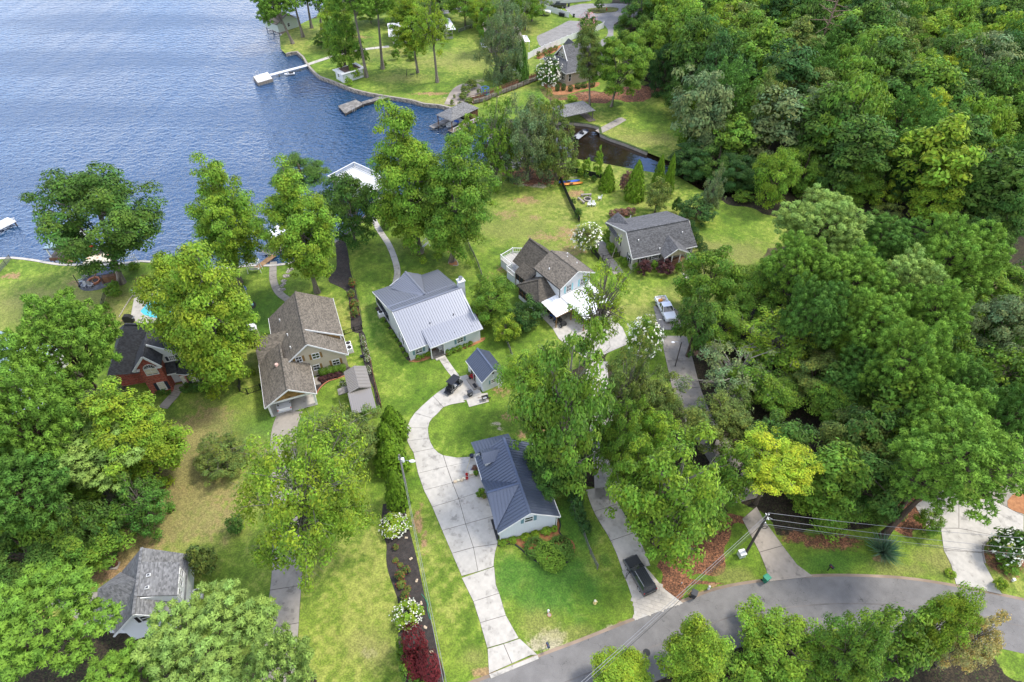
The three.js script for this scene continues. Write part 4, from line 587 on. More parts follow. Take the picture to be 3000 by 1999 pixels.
  mesh('hip_cap', beam(X([-3.25, 2.9, 0.75]), X([A[0], 4.8, A[2]]), 0.22, 0.05), RD, g); mesh('hip_cap', beam(X([-3.25, 2.9, 6.9]), X([A[0], 4.8, A[2]]), 0.22, 0.05), RD, g);
  mesh('porch_base', box(3.2, 0.7, 5.6, -1.4, 0.36, -3.8), M.lapWhite, g); mesh('screen_wall', box(0.05, 1.9, 5.5, -2.9, 1.75, -3.8), M.screen, g); mesh('screen_wall', box(3.0, 1.9, 0.05, -1.4, 1.75, -1.05), M.screen, g); mesh('porch_floor', box(3.1, 0.1, 5.5, -1.4, 0.78, -3.8), M.woodGrey, g);
  rows(7, (i) => mesh('screen_post', box(0.1, 2.0, 0.1, -2.95, 1.75, -1.05 - i * 0.92), M.woodRed, g)); rows(4, (i) => mesh('screen_post', box(0.1, 2.0, 0.1, -2.9 + i * 0.95, 1.75, -1.0), M.woodRed, g)); mesh('screen_rail', box(0.1, 0.1, 5.5, -2.96, 1.55, -3.8), M.woodRed, g);
  rows(8, (i) => mesh('eave_light', ball(0.055, -3.28, 2.72, -0.9 - i * 0.8, 1, 1, 1, 6), M.trim, g)); trimLine(g, [-3.28, 2.78, 0.72], [-3.28, 2.78, 6.9], M.black, 0.08, 0.1, 'gutter');
  // white metal carport, two bays
  roof(g, M.metalWhite, [[-2.75, 2.5, -3.0], [0.55, 2.5, -3.0], [0.55, 2.95, 0.9], [-2.75, 2.95, 0.9]], 0.5, 'carport_roof', 0.1); roof(g, M.metalWhite, [[0.6, 2.45, -6.3], [6.9, 2.45, -6.0], [6.9, 3.0, 0.05], [0.6, 3.0, 0.05]], 0.5, 'carport_roof', 0.1);
  for (const [x, n] of [[-2.6, -2.85], [0.45, -6.1], [6.6, -5.8], [0.5, -2.9], [3.6, -5.95]]) mesh('carport_post', box(0.16, 2.4, 0.16, x, 1.2, -n), M.woodTan, g); trimLine(g, [-2.75, 2.4, -3.0], [0.5, 2.4, -3.0], M.woodTan, 0.1, 0.18); trimLine(g, [0.6, 2.36, -6.3], [6.9, 2.36, -6.0], M.woodTan, 0.1, 0.18); trimLine(g, [-2.72, 2.4, -3.0], [-2.72, 2.85, 0.9], M.woodTan, 0.1, 0.18);
  // raised deck behind
  const dk = [[-0.3, 12.2], [-1.4, 12.2], [-1.4, 9.9], [0.3, 9.9], [0.3, 12.0], [4.8, 12.0], [4.8, 14.2], [2.6, 15.9], [-0.3, 15.5]];
  const D0 = mesh('deck', prism(dk.map(([x, n]) => [x, -n]), 1.45, 1.6), M.dockWhite, g); mesh('deck_skirt', prism(dk.map(([x, n]) => [x * 0.985, -n]), 0, 1.45), mat([0.50, 0.54, 0.60], 0.8, { bumpMap: T.batten, bumpScale: 0.01 }), D0);
  const rail = [[-1.4, 9.9], [-1.4, 12.2], [-0.3, 12.2], [-0.3, 15.5], [2.6, 15.9], [4.8, 14.2]];
  for (let i = 0; i < rail.length; i++) { mesh('deck_post', box(0.16, 1.15, 0.16, rail[i][0], 2.15, -rail[i][1]), M.trim, D0); if (i) { const a = rail[i - 1], b = rail[i], k = 8; mesh('railing', [beam([a[0], 2.6, -a[1]], [b[0], 2.6, -b[1]], 0.1, 0.08), beam([a[0], 1.75, -a[1]], [b[0], 1.75, -b[1]], 0.06, 0.06), ...Array.from({ length: k }, (_, j) => box(0.04, 0.85, 0.04, lerp(a[0], b[0], (j + 0.5) / k), 2.17, -lerp(a[1], b[1], (j + 0.5) / k)))], M.trim, D0); } }
  for (const [x, n] of [[5.6, 4.5], [6.2, 5.2], [5.8, 2.3]]) pipe(g, x, 6.0, n, 0.09, 0.3); pipe(g, 1.2, 5.9, 3.9, 0.1, 0.35);
}
{ // the grey cottage
  const g = house('cottage', 'grey shingled cottage with tall gambrel slope and gabled entry porch', 21.33, -88.53, 17.7), R = M.shGrey;
  walls(g, M.lapGrey, [[0.2, 0.3], [12.2, 0.3], [12.2, 10.7], [0.2, 10.7]], 0, 2.8);
  gable(g, M.lapGrey, [[0.2, 2.8, 0.3], [0.2, 6.2, 3.1], [0.2, 5.9, 4], [0.2, 3.4, 10.7], [0.2, 2.8, 10.7]], 'W'); gable(g, M.lapGrey, [[12.2, 2.8, 0.3], [12.2, 6.2, 3.1], [12.2, 5.9, 4], [12.2, 3.4, 10.7], [12.2, 2.8, 10.7]], 'E');
  roof(g, R, [[-0.2, 2.8, -0.1], [12.7, 2.8, -0.1], [11.9, 6.5, 3.18], [-0.4, 6.5, 3.18]]); roof(g, R, [[-0.4, 6.5, 3.18], [11.9, 6.5, 3.18], [12.4, 3.3, 11.2], [1.9, 3.3, 11.2]].map((p, i) => i === 3 ? [-0.3, 3.3, 11.2] : p)); mesh('ridge_cap', beam(X([-0.4, 6.53, 3.18]), X([11.9, 6.53, 3.18]), 0.3, 0.05), R, g);
  // side wing roof and porch gable
  roof(g, R, [[-0.3, 2.8, 11.7], [1.9, 5.0, 11.3], [2.2, 5.0, 6.4], [-0.3, 2.8, 6.4]], 0, 'wing_roof'); roof(g, R, [[4.2, 2.8, 11.7], [1.9, 5.0, 11.3], [2.2, 5.0, 6.4], [4.2, 3.6, 6.4]], 0, 'wing_roof');
  roof(g, R, [[5.3, 2.8, -1.6], [7.75, 4.35, -1.6], [7.3, 5.2, 1.7], [5.3, 2.8, 0.2]], 0, 'porch_roof'); roof(g, R, [[10.4, 2.8, -1.6], [7.75, 4.35, -1.6], [7.3, 5.2, 1.7], [10.3, 2.9, 0.2]], 0, 'porch_roof'); gable(g, M.lapTan, [[5.6, 2.75, -1.4], [10.1, 2.75, -1.4], [7.75, 4.15, -1.4]], 'S', 'porch_gable');
  for (const [a, b] of [[[5.3, 2.7, -1.63], [7.75, 4.25, -1.63]], [[10.4, 2.7, -1.63], [7.75, 4.25, -1.63]], [[-0.2, 2.7, -0.12], [5.3, 2.7, -0.12]], [[10.3, 2.7, -0.12], [12.7, 2.7, -0.12]], [[-0.4, 6.4, 3.18], [-0.2, 2.7, -0.1]], [[-0.4, 6.4, 3.18], [-0.3, 3.2, 11.2]]]) trimLine(g, a, b);
  mesh('porch_floor', box(5.0, 0.9, 1.9, 7.9, 0.45, 0.6), M.woodRed, g); for (const x of [5.6, 7.0, 8.6, 10.1]) mesh('porch_post', box(0.16, 2.0, 0.16, x, 1.8, 1.4), M.trim, g); mesh('porch_rail', [beam([5.6, 1.7, 1.42], [8.4, 1.7, 1.42], 0.08, 0.08), beam([5.6, 1.1, 1.42], [8.4, 1.1, 1.42], 0.06, 0.06)], M.woodRed, g);
  rows(6, (i) => mesh('stair_tread', box(1.5, 0.14, 0.34, 9.35, 0.85 - i * 0.15, 1.7 + i * 0.32), M.woodRed, g)); for (const x of [8.55, 10.15]) mesh('stair_rail', beam([x, 1.7, 1.5], [x, 0.9, 3.5], 0.08, 0.1), M.woodGrey, g); mesh('side_stair', box(1.4, 1.2, 1.6, 11.6, 0.6, 0.9), M.woodGrey, g);
  win(g, 'S', 2.1, 1.6, 0.28, 0.9, 1.4, { shutter: M.black, sw: 0.3 }); win(g, 'S', 4.6, 1.9, 0.28, 1.3, 0.7, { shutter: M.navy, sw: 0.3 }); win(g, 'S', 11.3, 1.8, 0.28, 0.9, 1.2); door(g, 'S', 7.8, 0.28, 0.95, 2.0, M.navy, 0.9); win(g, 'W', 0.18, 1.7, 1.7, 0.8, 1.4, { shutter: M.navy, sw: 0.3 }); win(g, 'W', 0.18, 2.6, 6.2, 0.9, 1.6, { shutter: M.navy, sw: 0.3 });
  for (const [x, y, n] of [[1.6, 5.0, 1.85], [5.3, 3.4, 0.4], [10.2, 4.9, 1.75]]) pipe(g, x, y, n, 0.1, 0.3); mesh('rear_deck', box(7, 0.9, 2.4, 6.5, 0.45, -12), M.woodRed, g);
  const um = mesh('closed_parasol', [cyl(0.03, 0.03, 2.4, 5.2, 1.9, -12, 8), cyl(0.28, 0.04, 1.5, 5.2, 2.5, -12, 10)], M.white, g);
}
{ // the brick house beside the pool
  const g = house('brick_house', 'red brick house with dark hipped shingles and white gables', -52.57, -59.0, 15.1), R = M.shDark;
  walls(g, M.brick, [[0.2, 0.4], [3.1, 0.4], [3.1, 2.0], [8.6, 2.0], [8.6, 12.2], [-4.4, 12.2], [-4.4, 3.4], [0.2, 3.4]], 0, 3.4); walls(g, M.brick, [[0.2, 0.4], [3.1, 0.4], [3.1, 3.4], [0.2, 3.4]], 3.4, 6.0, 'upper_wall'); gable(g, M.brick, [[0.2, 6, 0.38], [3.1, 6, 0.38], [1.95, 7.9, 0.38]], 'S', 'gable');
  // big hipped roof
  const rA = [-1.0, 9, 6.6], rB = [2.5, 9, 5.6];
  roof(g, R, [[-5.0, 3.4, 2.6], [3.0, 3.4, 1.4], rB, rA]); roof(g, R, [[-5.0, 3.4, 2.6], rA, [-5.0, 3.4, 12.8]]); roof(g, R, [[-5, 3.4, 12.8], rA, rB, [9.2, 3.4, 12.8]]); roof(g, R, [[3.0, 3.4, 1.4], [9.2, 3.4, 1.5], [9.2, 3.4, 12.8], rB]); mesh('ridge_cap', beam(X([rA[0], 9.03, rA[2]]), X([rB[0], 9.03, rB[2]]), 0.3, 0.06), R, g);
  // tall front gable
  roof(g, R, [[-0.15, 5.9, -0.2], [1.95, 8.3, -0.2], [2.2, 8.6, 5.4], [-0.15, 5.9, 4.4]], 0, 'gable_roof'); roof(g, R, [[3.55, 6.0, -0.2], [1.95, 8.3, -0.2], [2.1, 8.5, 2.4], [3.55, 6.0, 2.4]], 0, 'gable_roof'); mesh('ridge_cap', beam(X([1.95, 8.33, -0.2]), X([2.2, 8.63, 5.2]), 0.28, 0.05), R, g);
  trimLine(g, [-0.15, 5.8, -0.25], [1.95, 8.2, -0.25], M.trim, 0.1, 0.3); trimLine(g, [3.55, 5.85, -0.25], [1.95, 8.2, -0.25], M.trim, 0.1, 0.3); for (const [x, s] of [[0.2, 1], [3.2, -1]]) mesh('eave_return', box(0.7, 0.16, 0.4, x + 0.1 * s, 5.78, 0.1), M.trim, g);
  const aw = win(g, 'S', 1.75, 4.75, 0.34, 1.5, 1.15, { cols: 2, blind: 0.9 }); mesh('arch', [new THREE.TorusGeometry(0.78, 0.06, 6, 16, Math.PI).translate(0, 0.62, 0), ...[30, 60, 90, 120, 150].map((a) => box(0.7, 0.04, 0.05, 0.36 * Math.cos(a * RAD), 0.62 + 0.36 * Math.sin(a * RAD), 0.01, 0, 0, a * RAD))], M.trim, aw); mesh('arch_pane', new THREE.CircleGeometry(0.74, 20, 0, Math.PI).translate(0, 0.62, 0.0), M.glass, aw);
  win(g, 'S', 2.0, 1.6, 0.34, 0.8, 1.5, { cols: 2, rows: 4, blind: 0.95, shutter: M.navy, sw: 0.4 });
  // white upper gable behind, over the door
  roof(g, R, [[2.2, 8.55, 1.9], [6.0, 5.75, 1.9], [6.0, 5.75, 4.6], [2.3, 8.6, 5.0]], 0, 'upper_roof'); gable(g, M.white, [[2.2, 8.3, 2.1], [3.1, 4.4, 2.1], [5.7, 4.4, 2.1], [5.7, 5.7, 2.1]], 'S', 'white_gable'); trimLine(g, [2.2, 8.45, 1.85], [6.0, 5.65, 1.85], M.trim, 0.12, 0.3); gable(g, M.white, [[2.25, 8.3, 2.0], [3.55, 6.15, 1.98], [5.7, 5.65, 1.98]], 'S', 'soffit_board');
  const uw = win(g, 'S', 4.4, 5.05, 2.08, 0.7, 0.75, { cols: 3, rows: 3, shutter: M.navy, sw: 0.34 }); mesh('arch', new THREE.TorusGeometry(0.38, 0.05, 6, 12, Math.PI).translate(0, 0.42, 0), M.trim, uw);
  roof(g, R, [[2.75, 3.05, 1.0], [4.5, 3.05, 1.0], [4.5, 4.3, 2.2], [2.75, 4.3, 2.2]], 0, 'entry_roof'); trimLine(g, [2.75, 2.95, 0.98], [4.5, 2.95, 0.98]); mesh('entry_step', [box(1.6, 0.3, 1.0, 3.75, 0.15, -0.9), box(1.6, 0.15, 0.5, 3.75, 0.08, -0.2)], M.oldConcrete, g); door(g, 'S', 3.7, 1.96, 0.95, 2.1, M.white, 0.3);
  // bay with its own faceted roof
  const bay = [[4.3, 1.9], [4.5, 1.0], [5.7, 0.6], [7.0, 0.7], [7.9, 1.4], [7.9, 2.2]]; walls(g, M.brick, [...bay, [4.3, 2.2]], 0, 2.95, 'bay_wall'); const br = [[4.1, 1.9], [4.35, 0.85], [5.65, 0.35], [7.1, 0.45], [8.2, 1.2], [8.3, 2.2]];
  for (let i = 0; i + 1 < br.length; i++) roof(g, R, [[br[i][0], 2.98, br[i][1]], [br[i + 1][0], 2.98, br[i + 1][1]], [6.1, 4.95, 2.1]], 0, 'bay_roof'); for (let i = 0; i + 1 < br.length; i++) trimLine(g, [br[i][0], 2.88, br[i][1]], [br[i + 1][0], 2.88, br[i + 1][1]], M.trim, 0.08, 0.14);
  win(g, 'S', 6.4, 1.6, 0.56, 0.8, 1.5, { cols: 2, rows: 4, blind: 0.95, shutter: M.navy, sw: 0.36 }); win(g, 'S', 4.95, 1.6, 0.8, 0.5, 1.5, { blind: 0.95 });
}
{ // the grey-roofed house at the lower left corner
  const g = house('garage_house', 'small house with pale grey hipped shingles and long white dormer', -40.85, -25.37, 16.8), R = M.shMid;
  walls(g, M.white, [[0.2, -0.3], [6.0, -0.3], [6.0, 6.3], [0.2, 6.3]], 0, 2.8); walls(g, M.white, [[-2.3, 1.2], [0.2, 0.4], [0.2, 6.2], [-2.2, 4.8]], 0, 2.75, 'wing_wall');
  gable(g, M.white, [[0.2, 2.8, -0.3], [6.0, 2.8, -0.3], [2.77, 6.2, -0.3]], 'S'); gable(g, M.white, [[0.2, 2.8, 6.3], [6.0, 2.8, 6.3], [2.77, 6.2, 6.3]], 'N');
  roof(g, R, [[-0.6, 2.8, -0.7], [2.77, 6.5, -0.95], [2.77, 6.5, 6.5], [-0.7, 2.8, 6.6]]); roof(g, R, [[6.3, 2.8, -0.8], [2.77, 6.5, -0.95], [2.77, 6.5, 6.5], [6.3, 2.8, 6.55]]); mesh('ridge_cap', beam(X([2.77, 6.53, -0.95]), X([2.77, 6.53, 6.5]), 0.3, 0.05), R, g);
  roof(g, R, [[-2.0, 4.7, 4.0], [2.6, 6.35, 2.9], [-0.5, 2.8, -0.3], [-2.75, 2.8, 4.7].slice()].map((p, i) => i === 3 ? [-2.5, 2.85, 1.6] : p), 0, 'wing_roof'); roof(g, R, [[-2.0, 4.7, 4.0], [2.6, 6.35, 2.9], [-0.8, 2.85, 6.5]], 0, 'wing_roof'); gable(g, M.white, [[-2.2, 2.75, 1.7], [-2.2, 2.75, 5.2], [-1.95, 4.6, 4.0]], 'W');
  // long dormer on the east slope
  roof(g, R, [[2.8, 6.52, 0.95], [6.35, 5.25, 0.55], [6.35, 5.25, 4.35], [2.85, 6.52, 4.75]], 0, 'dormer_roof'); gable(g, M.white, [[6.15, 2.95, 0.7], [6.15, 2.95, 4.2], [6.15, 5.15, 4.2], [6.15, 5.15, 0.7]], 'E', 'dormer_front'); for (const n of [0.75, 4.15]) gable(g, M.white, [[3.0, 6.2, n], [6.15, 2.95, n], [6.15, 5.15, n]], n < 2 ? 'S' : 'N', 'dormer_cheek'); for (const n of [1.3, 2.5, 3.6]) win(g, 'E', 6.2, 4.2, n, 0.6, 0.9);
  for (const n of [1.7, 3.1]) { const s = mesh('skylight', box(0.4, 0.16, 0.32, 3.7, 6.28, -n), M.trim, g); mesh('pane', box(0.28, 0.04, 0.22, 3.7, 6.37, -n), M.glass, s); } win(g, 'S', 2.9, 4.0, -0.34, 0.9, 1.1, { shutter: M.black, sw: 0.3 }); trimLine(g, [-0.6, 2.7, -0.75], [2.77, 6.4, -0.98]); trimLine(g, [6.3, 2.7, -0.85], [2.77, 6.4, -0.98]);
}
{ // the house with the blue metal roof at the left edge
  const g = house('lake_house', 'white house with pale blue-green metal roof behind the tall pine', -74.35, -61.91, -16.6), R = M.metalBlue;
  walls(g, M.white, [[-6, -0.5], [5.0, -0.5], [5.0, 5.5], [-6, 5.5]], 0, 3.35); roof(g, R, [[-6.5, 3.4, -0.9], [4.9, 3.4, -0.4], [2.4, 5.6, 2.0], [-6.5, 5.6, 2.3]], 0.4); roof(g, R, [[4.9, 3.4, -0.4], [5.1, 3.4, 5.7], [2.0, 5.6, 3.4], [2.4, 5.6, 2.0]], 0.4); roof(g, R, [[-6.5, 3.4, 6], [5.1, 3.4, 5.7], [2.0, 5.6, 3.4], [-6.5, 5.6, 2.6]], 0.4); roof(g, R, [[2.4, 5.6, 2.0], [2.0, 5.6, 3.4], [-6.5, 5.6, 2.6], [-6.5, 5.6, 2.3]], 0); win(g, 'E', 5.05, 1.7, 1.5, 0.9, 1.2); win(g, 'S', 3.2, 1.8, -0.55, 0.9, 1.2);
  mesh('side_garage', box(5, 3.0, 4.5, 8.5, 1.5, 4.5), M.white, g); roof(g, M.metalWhite, [[5.8, 3.0, -7], [11.2, 3.0, -7], [11.2, 3.3, -2.0], [5.8, 3.3, -2.0]], 0.5, 'flat_roof');
}
{ // the far grey cottage
  const g = house('cottage', 'far grey cottage with steep gable and white trimmed windows', 14.65, -168.88, 28.5), R = M.shGrey, W2 = mat([0.42, 0.38, 0.31], 0.75, { bumpMap: T.lap, bumpScale: 0.015 });
  walls(g, W2, [[0, 0], [14, 0], [14, 11.6], [0, 11.6]], 0, 3.5); roof(g, R, [[-0.5, 3.5, -0.5], [14.5, 3.5, -0.5], [13, 5.6, 4], [2.2, 5.2, 3.2]]); roof(g, R, [[-0.5, 3.5, -0.5], [2.2, 5.2, 3.2], [1.5, 5.2, 9], [-0.6, 3.5, 12.1]]); roof(g, R, [[-0.6, 3.5, 12.1], [1.5, 5.2, 9], [13, 5.2, 9], [14.5, 3.5, 12]]);
  roof(g, R, [[2.0, 4.6, 2.8], [2.7, 8, 6.9], [12.5, 8, 6.9], [12.8, 4.6, 2.8]], 0, 'upper_roof'); roof(g, R, [[1.6, 4.6, 9.6], [2.7, 8, 6.9], [12.5, 8, 6.9], [12.8, 4.6, 9.8]], 0, 'upper_roof'); gable(g, W2, [[2.2, 4.4, 3.0], [2.4, 4.4, 9.4], [2.75, 7.8, 6.9]], 'W'); gable(g, W2, [[12.3, 4.4, 3.0], [12.3, 4.4, 9.4], [12.3, 7.8, 6.9]], 'E');
  trimLine(g, [1.95, 4.5, 2.75], [2.65, 8, 6.9], M.trim, 0.14, 0.3); trimLine(g, [1.55, 4.5, 9.6], [2.65, 8, 6.9], M.trim, 0.14, 0.3); trimLine(g, [-0.5, 3.4, -0.5], [14.5, 3.4, -0.5]); trimLine(g, [-0.5, 3.4, -0.5], [-0.6, 3.4, 12.1]); roof(g, R, [[5.6, 6.3, 11.2], [6.5, 8.2, 10.2], [6.5, 8.0, 7]], 0, 'dormer_roof'); roof(g, R, [[7.6, 6.3, 11.2], [6.5, 8.2, 10.2], [6.5, 8.0, 7]], 0, 'dormer_roof');
  win(g, 'W', 2.25, 5.6, 6.1, 0.7, 1.2); win(g, 'W', 2.25, 5.6, 7.4, 0.7, 1.2); win(g, 'W', -0.02, 2.0, 1.6, 1.4, 1.7, { cols: 2 }); win(g, 'S', 1.0, 2.0, -0.02, 0.7, 1.7); win(g, 'S', 5.0, 2.1, -0.02, 0.7, 1.7); win(g, 'S', 9.5, 2.0, -0.02, 0.9, 1.6); mesh('downpipe', box(0.1, 3.4, 0.1, 8.0, 1.7, 0.08), M.trim, g);
}
{ // houses glimpsed at the top
  let g = house('far_bungalow', 'low white roofed bungalow behind the far lake pines', -24.52, -213.16, 10); walls(g, M.lapGrey, [[-14, -12], [4.6, -9.5], [4.6, -0.5], [-14, -2]], 0, 2.7);
  roof(g, mat([0.5, 0.5, 0.52], 0.8), [[-15, 2.8, -12.8], [-5, 2.8, -12.5], [-5, 4.0, -6.5], [-15, 4.0, -6.5]]); roof(g, mat([0.55, 0.55, 0.57], 0.8), [[-15, 2.8, -0.8], [-5, 2.8, -0.8], [-5, 4.0, -6.5], [-15, 4.0, -6.5]]); roof(g, mat([0.55, 0.56, 0.58], 0.8), [[-5.0, 2.8, -10], [5.6, 2.8, -10.0], [4.6, 3.2, -0.7], [-5, 3.2, -0.7]], 0, 'side_roof'); win(g, 'S', -9, 1.5, -11.9, 1.4, 1.2, { cols: 2 }); win(g, 'S', 1, 1.4, -10.1, 1.4, 1.1, { cols: 2 });
  g = house('far_house', 'tan roofed house behind the pale weeping tree, far shore', 2.55, -192.95, 10); walls(g, M.lapTan, [[-9, 2], [1, 0], [1, 13], [-9, 13]], 0, 2.9); roof(g, mat([0.42, 0.37, 0.32], 0.95, { map: T.shingle }), [[-9.5, 2.9, 1.5], [1.4, 2.9, 0], [1.4, 3.4, 14.2], [-9.5, 4.6, 14.2]]); mesh('awning', plate([[1.3, 2.5, -1.3], [3.1, 2.4, -1.3], [3.1, 2.4, -6.6], [1.3, 2.5, -6.6]].reverse(), 0.1), M.metalWhite, g); for (const n of [1.6, 6.3]) mesh('awning_post', box(0.12, 2.4, 0.12, 2.9, 1.2, -n), M.trim, g); mesh('awning', plate([[-11.6, 2.5, 1], [-9.2, 2.6, 1], [-9.2, 2.6, -3], [-11.6, 2.5, -3]], 0.1), M.metalWhite, g); win(g, 'S', -4, 1.5, 0.9, 1.2, 1.1);
  g = house('far_house', 'grey roofed house half hidden by far trees near the white boat', -6.8, -230.09, 5); walls(g, M.lapGrey, [[-7, -3], [7, -3], [7, 5], [-7, 5]], 0, 2.8); roof(g, M.shMid, [[-7.6, 2.8, -3.6], [7.6, 2.8, -3.6], [5, 4.6, 1], [-5, 4.6, 1]]); roof(g, M.shMid, [[-7.6, 2.8, 5.6], [7.6, 2.8, 5.6], [5, 4.6, 1], [-5, 4.6, 1]]); win(g, 'S', 0, 1.5, -3.02, 1.2, 1.1);
  g = house('far_house', 'white walled house at the top edge beyond the black pickup', 14.5, -237.85, 16); walls(g, M.lapWhite, [[-3, 0], [14, 0], [14, 9], [-3, 9]], 0, 3.4); roof(g, M.shGrey, [[-3.6, 3.4, -0.6], [14.6, 3.4, -0.6], [14.6, 6, 4.5], [-3.6, 6, 4.5]]); roof(g, M.shGrey, [[-3.6, 3.4, 9.6], [14.6, 3.4, 9.6], [14.6, 6, 4.5], [-3.6, 6, 4.5]]); mesh('porch_screen', box(4.5, 2.6, 1.6, -5, 1.4, 0.2), M.greySteel, g); win(g, 'S', 3, 1.8, -0.02, 1.0, 1.2); win(g, 'S', 7, 1.8, -0.02, 1.0, 1.2);
  g = house('woods_house', 'small dark house with white deck rail half hidden in the woods', 55.62, -156.99, -20); walls(g, M.lapTan, [[-3, 0], [4, 0], [4, 6], [-3, 6]], 0, 3.2); roof(g, M.shDark, [[-3.5, 3.2, -0.6], [4.5, 3.2, -0.6], [4.5, 5.2, 3], [-3.5, 5.2, 3]]); roof(g, M.shDark, [[-3.5, 3.2, 6.6], [4.5, 3.2, 6.6], [4.5, 5.2, 3], [-3.5, 5.2, 3]]); win(g, 'S', 1, 1.7, -0.02, 1.6, 1.2, { cols: 2 }); mesh('deck_rail', [box(6, 0.08, 0.08, 0, 1.0, 2.2), ...Array.from({ length: 7 }, (_, i) => box(0.1, 1.0, 0.1, -3 + i, 0.5, 2.2))], M.trim, g);
}
{ // metal sheds behind the red fence
  const g = house('metal_shed', 'low grey corrugated metal shed beside the red fence', -24.69, -58.69, 20, 'shed'), R = M.metalTan; walls(g, M.metalTan, [[1.4, -1.2], [4.1, -1.2], [4.1, 2.6], [1.4, 2.6]], 0, 2.5);
  roof(g, R, [[1.15, 2.55, -1.5], [2.73, 3.2, -1.5], [2.73, 3.2, 2.85], [1.15, 2.55, 2.85]], 0.3); roof(g, R, [[4.4, 2.55, -1.5], [2.73, 3.2, -1.5], [2.73, 3.2, 2.85], [4.4, 2.55, 2.85]], 0.3); roof(g, R, [[1.0, 2.2, -5.2], [4.3, 2.2, -5.2], [4.3, 2.5, -1.4], [1.0, 2.5, -1.4]], 0.3, 'lean_to_roof'); for (const [x, n] of [[1.2, -5], [4.1, -5]]) mesh('post', box(0.1, 2.2, 0.1, x, 1.1, -n), M.greySteel, g); roof(g, M.woodGrey, [[-0.3, 1.7, -0.6], [1.1, 1.9, -0.6], [1.1, 1.9, 0.6], [-0.3, 1.7, 0.6]], 0, 'side_roof');
}
{ // ivy grown pump house by the far lake
  const g = house('pump_house', 'small white flat-roofed pump house overgrown with ivy', -48.4, -173.62, -48.6, 'shed'); walls(g, M.white, [[0, 0], [3.9, 0], [3.9, 6.3], [0, 6.3]], 0, 2.5); roof(g, M.trim, [[-0.5, 2.5, -0.5], [4.4, 2.5, -0.5], [4.4, 2.6, 6.9], [-0.5, 2.6, 6.9]]); mesh('litter', box(3.4, 0.06, 5.0, 2, 2.62, -3.4), mat([0.19, 0.12, 0.10], 1, { map: T.grain }), g); win(g, 'S', 1.6, 1.4, -0.02, 0.8, 0.8);
}
// boathouses and docks
function piles(g, list, y0, y1, m = M.woodDark, r = 0.13) { for (const [x, n] of list) mesh('pile', cyl(r, r, y1 - y0, x, (y0 + y1) / 2, -n, 8), m, g); }
function planks(g, x0, x1, n0, n1, y, m, step = 0.42, along = 'n') {       // deck boards, one by one
  const L = along === 'n' ? x1 - x0 : n1 - n0, k = Math.max(1, Math.round(L / step)), w = L / k;
  for (let i = 0; i < k; i++) { const c = (i + 0.5) * w; mesh('plank', along === 'n' ? box(w - 0.03, 0.07, n1 - n0, x0 + c, y, -(n0 + n1) / 2) : box(x1 - x0, 0.07, w - 0.03, (x0 + x1) / 2, y, -(n0 + c)), m[i % m.length], g); }
}
const greys = [0.40, 0.36, 0.43, 0.33].map((v) => mat([v, v * 0.94, v * 0.87], 0.95, { map: T.grain })), whites = [0.56, 0.52, 0.59].map((v) => mat([v, v, v * 0.98], 0.8)), tans = [0.45, 0.40, 0.36].map((v) => mat([v, v * 0.8, v * 0.66], 0.9, { map: T.grain }));
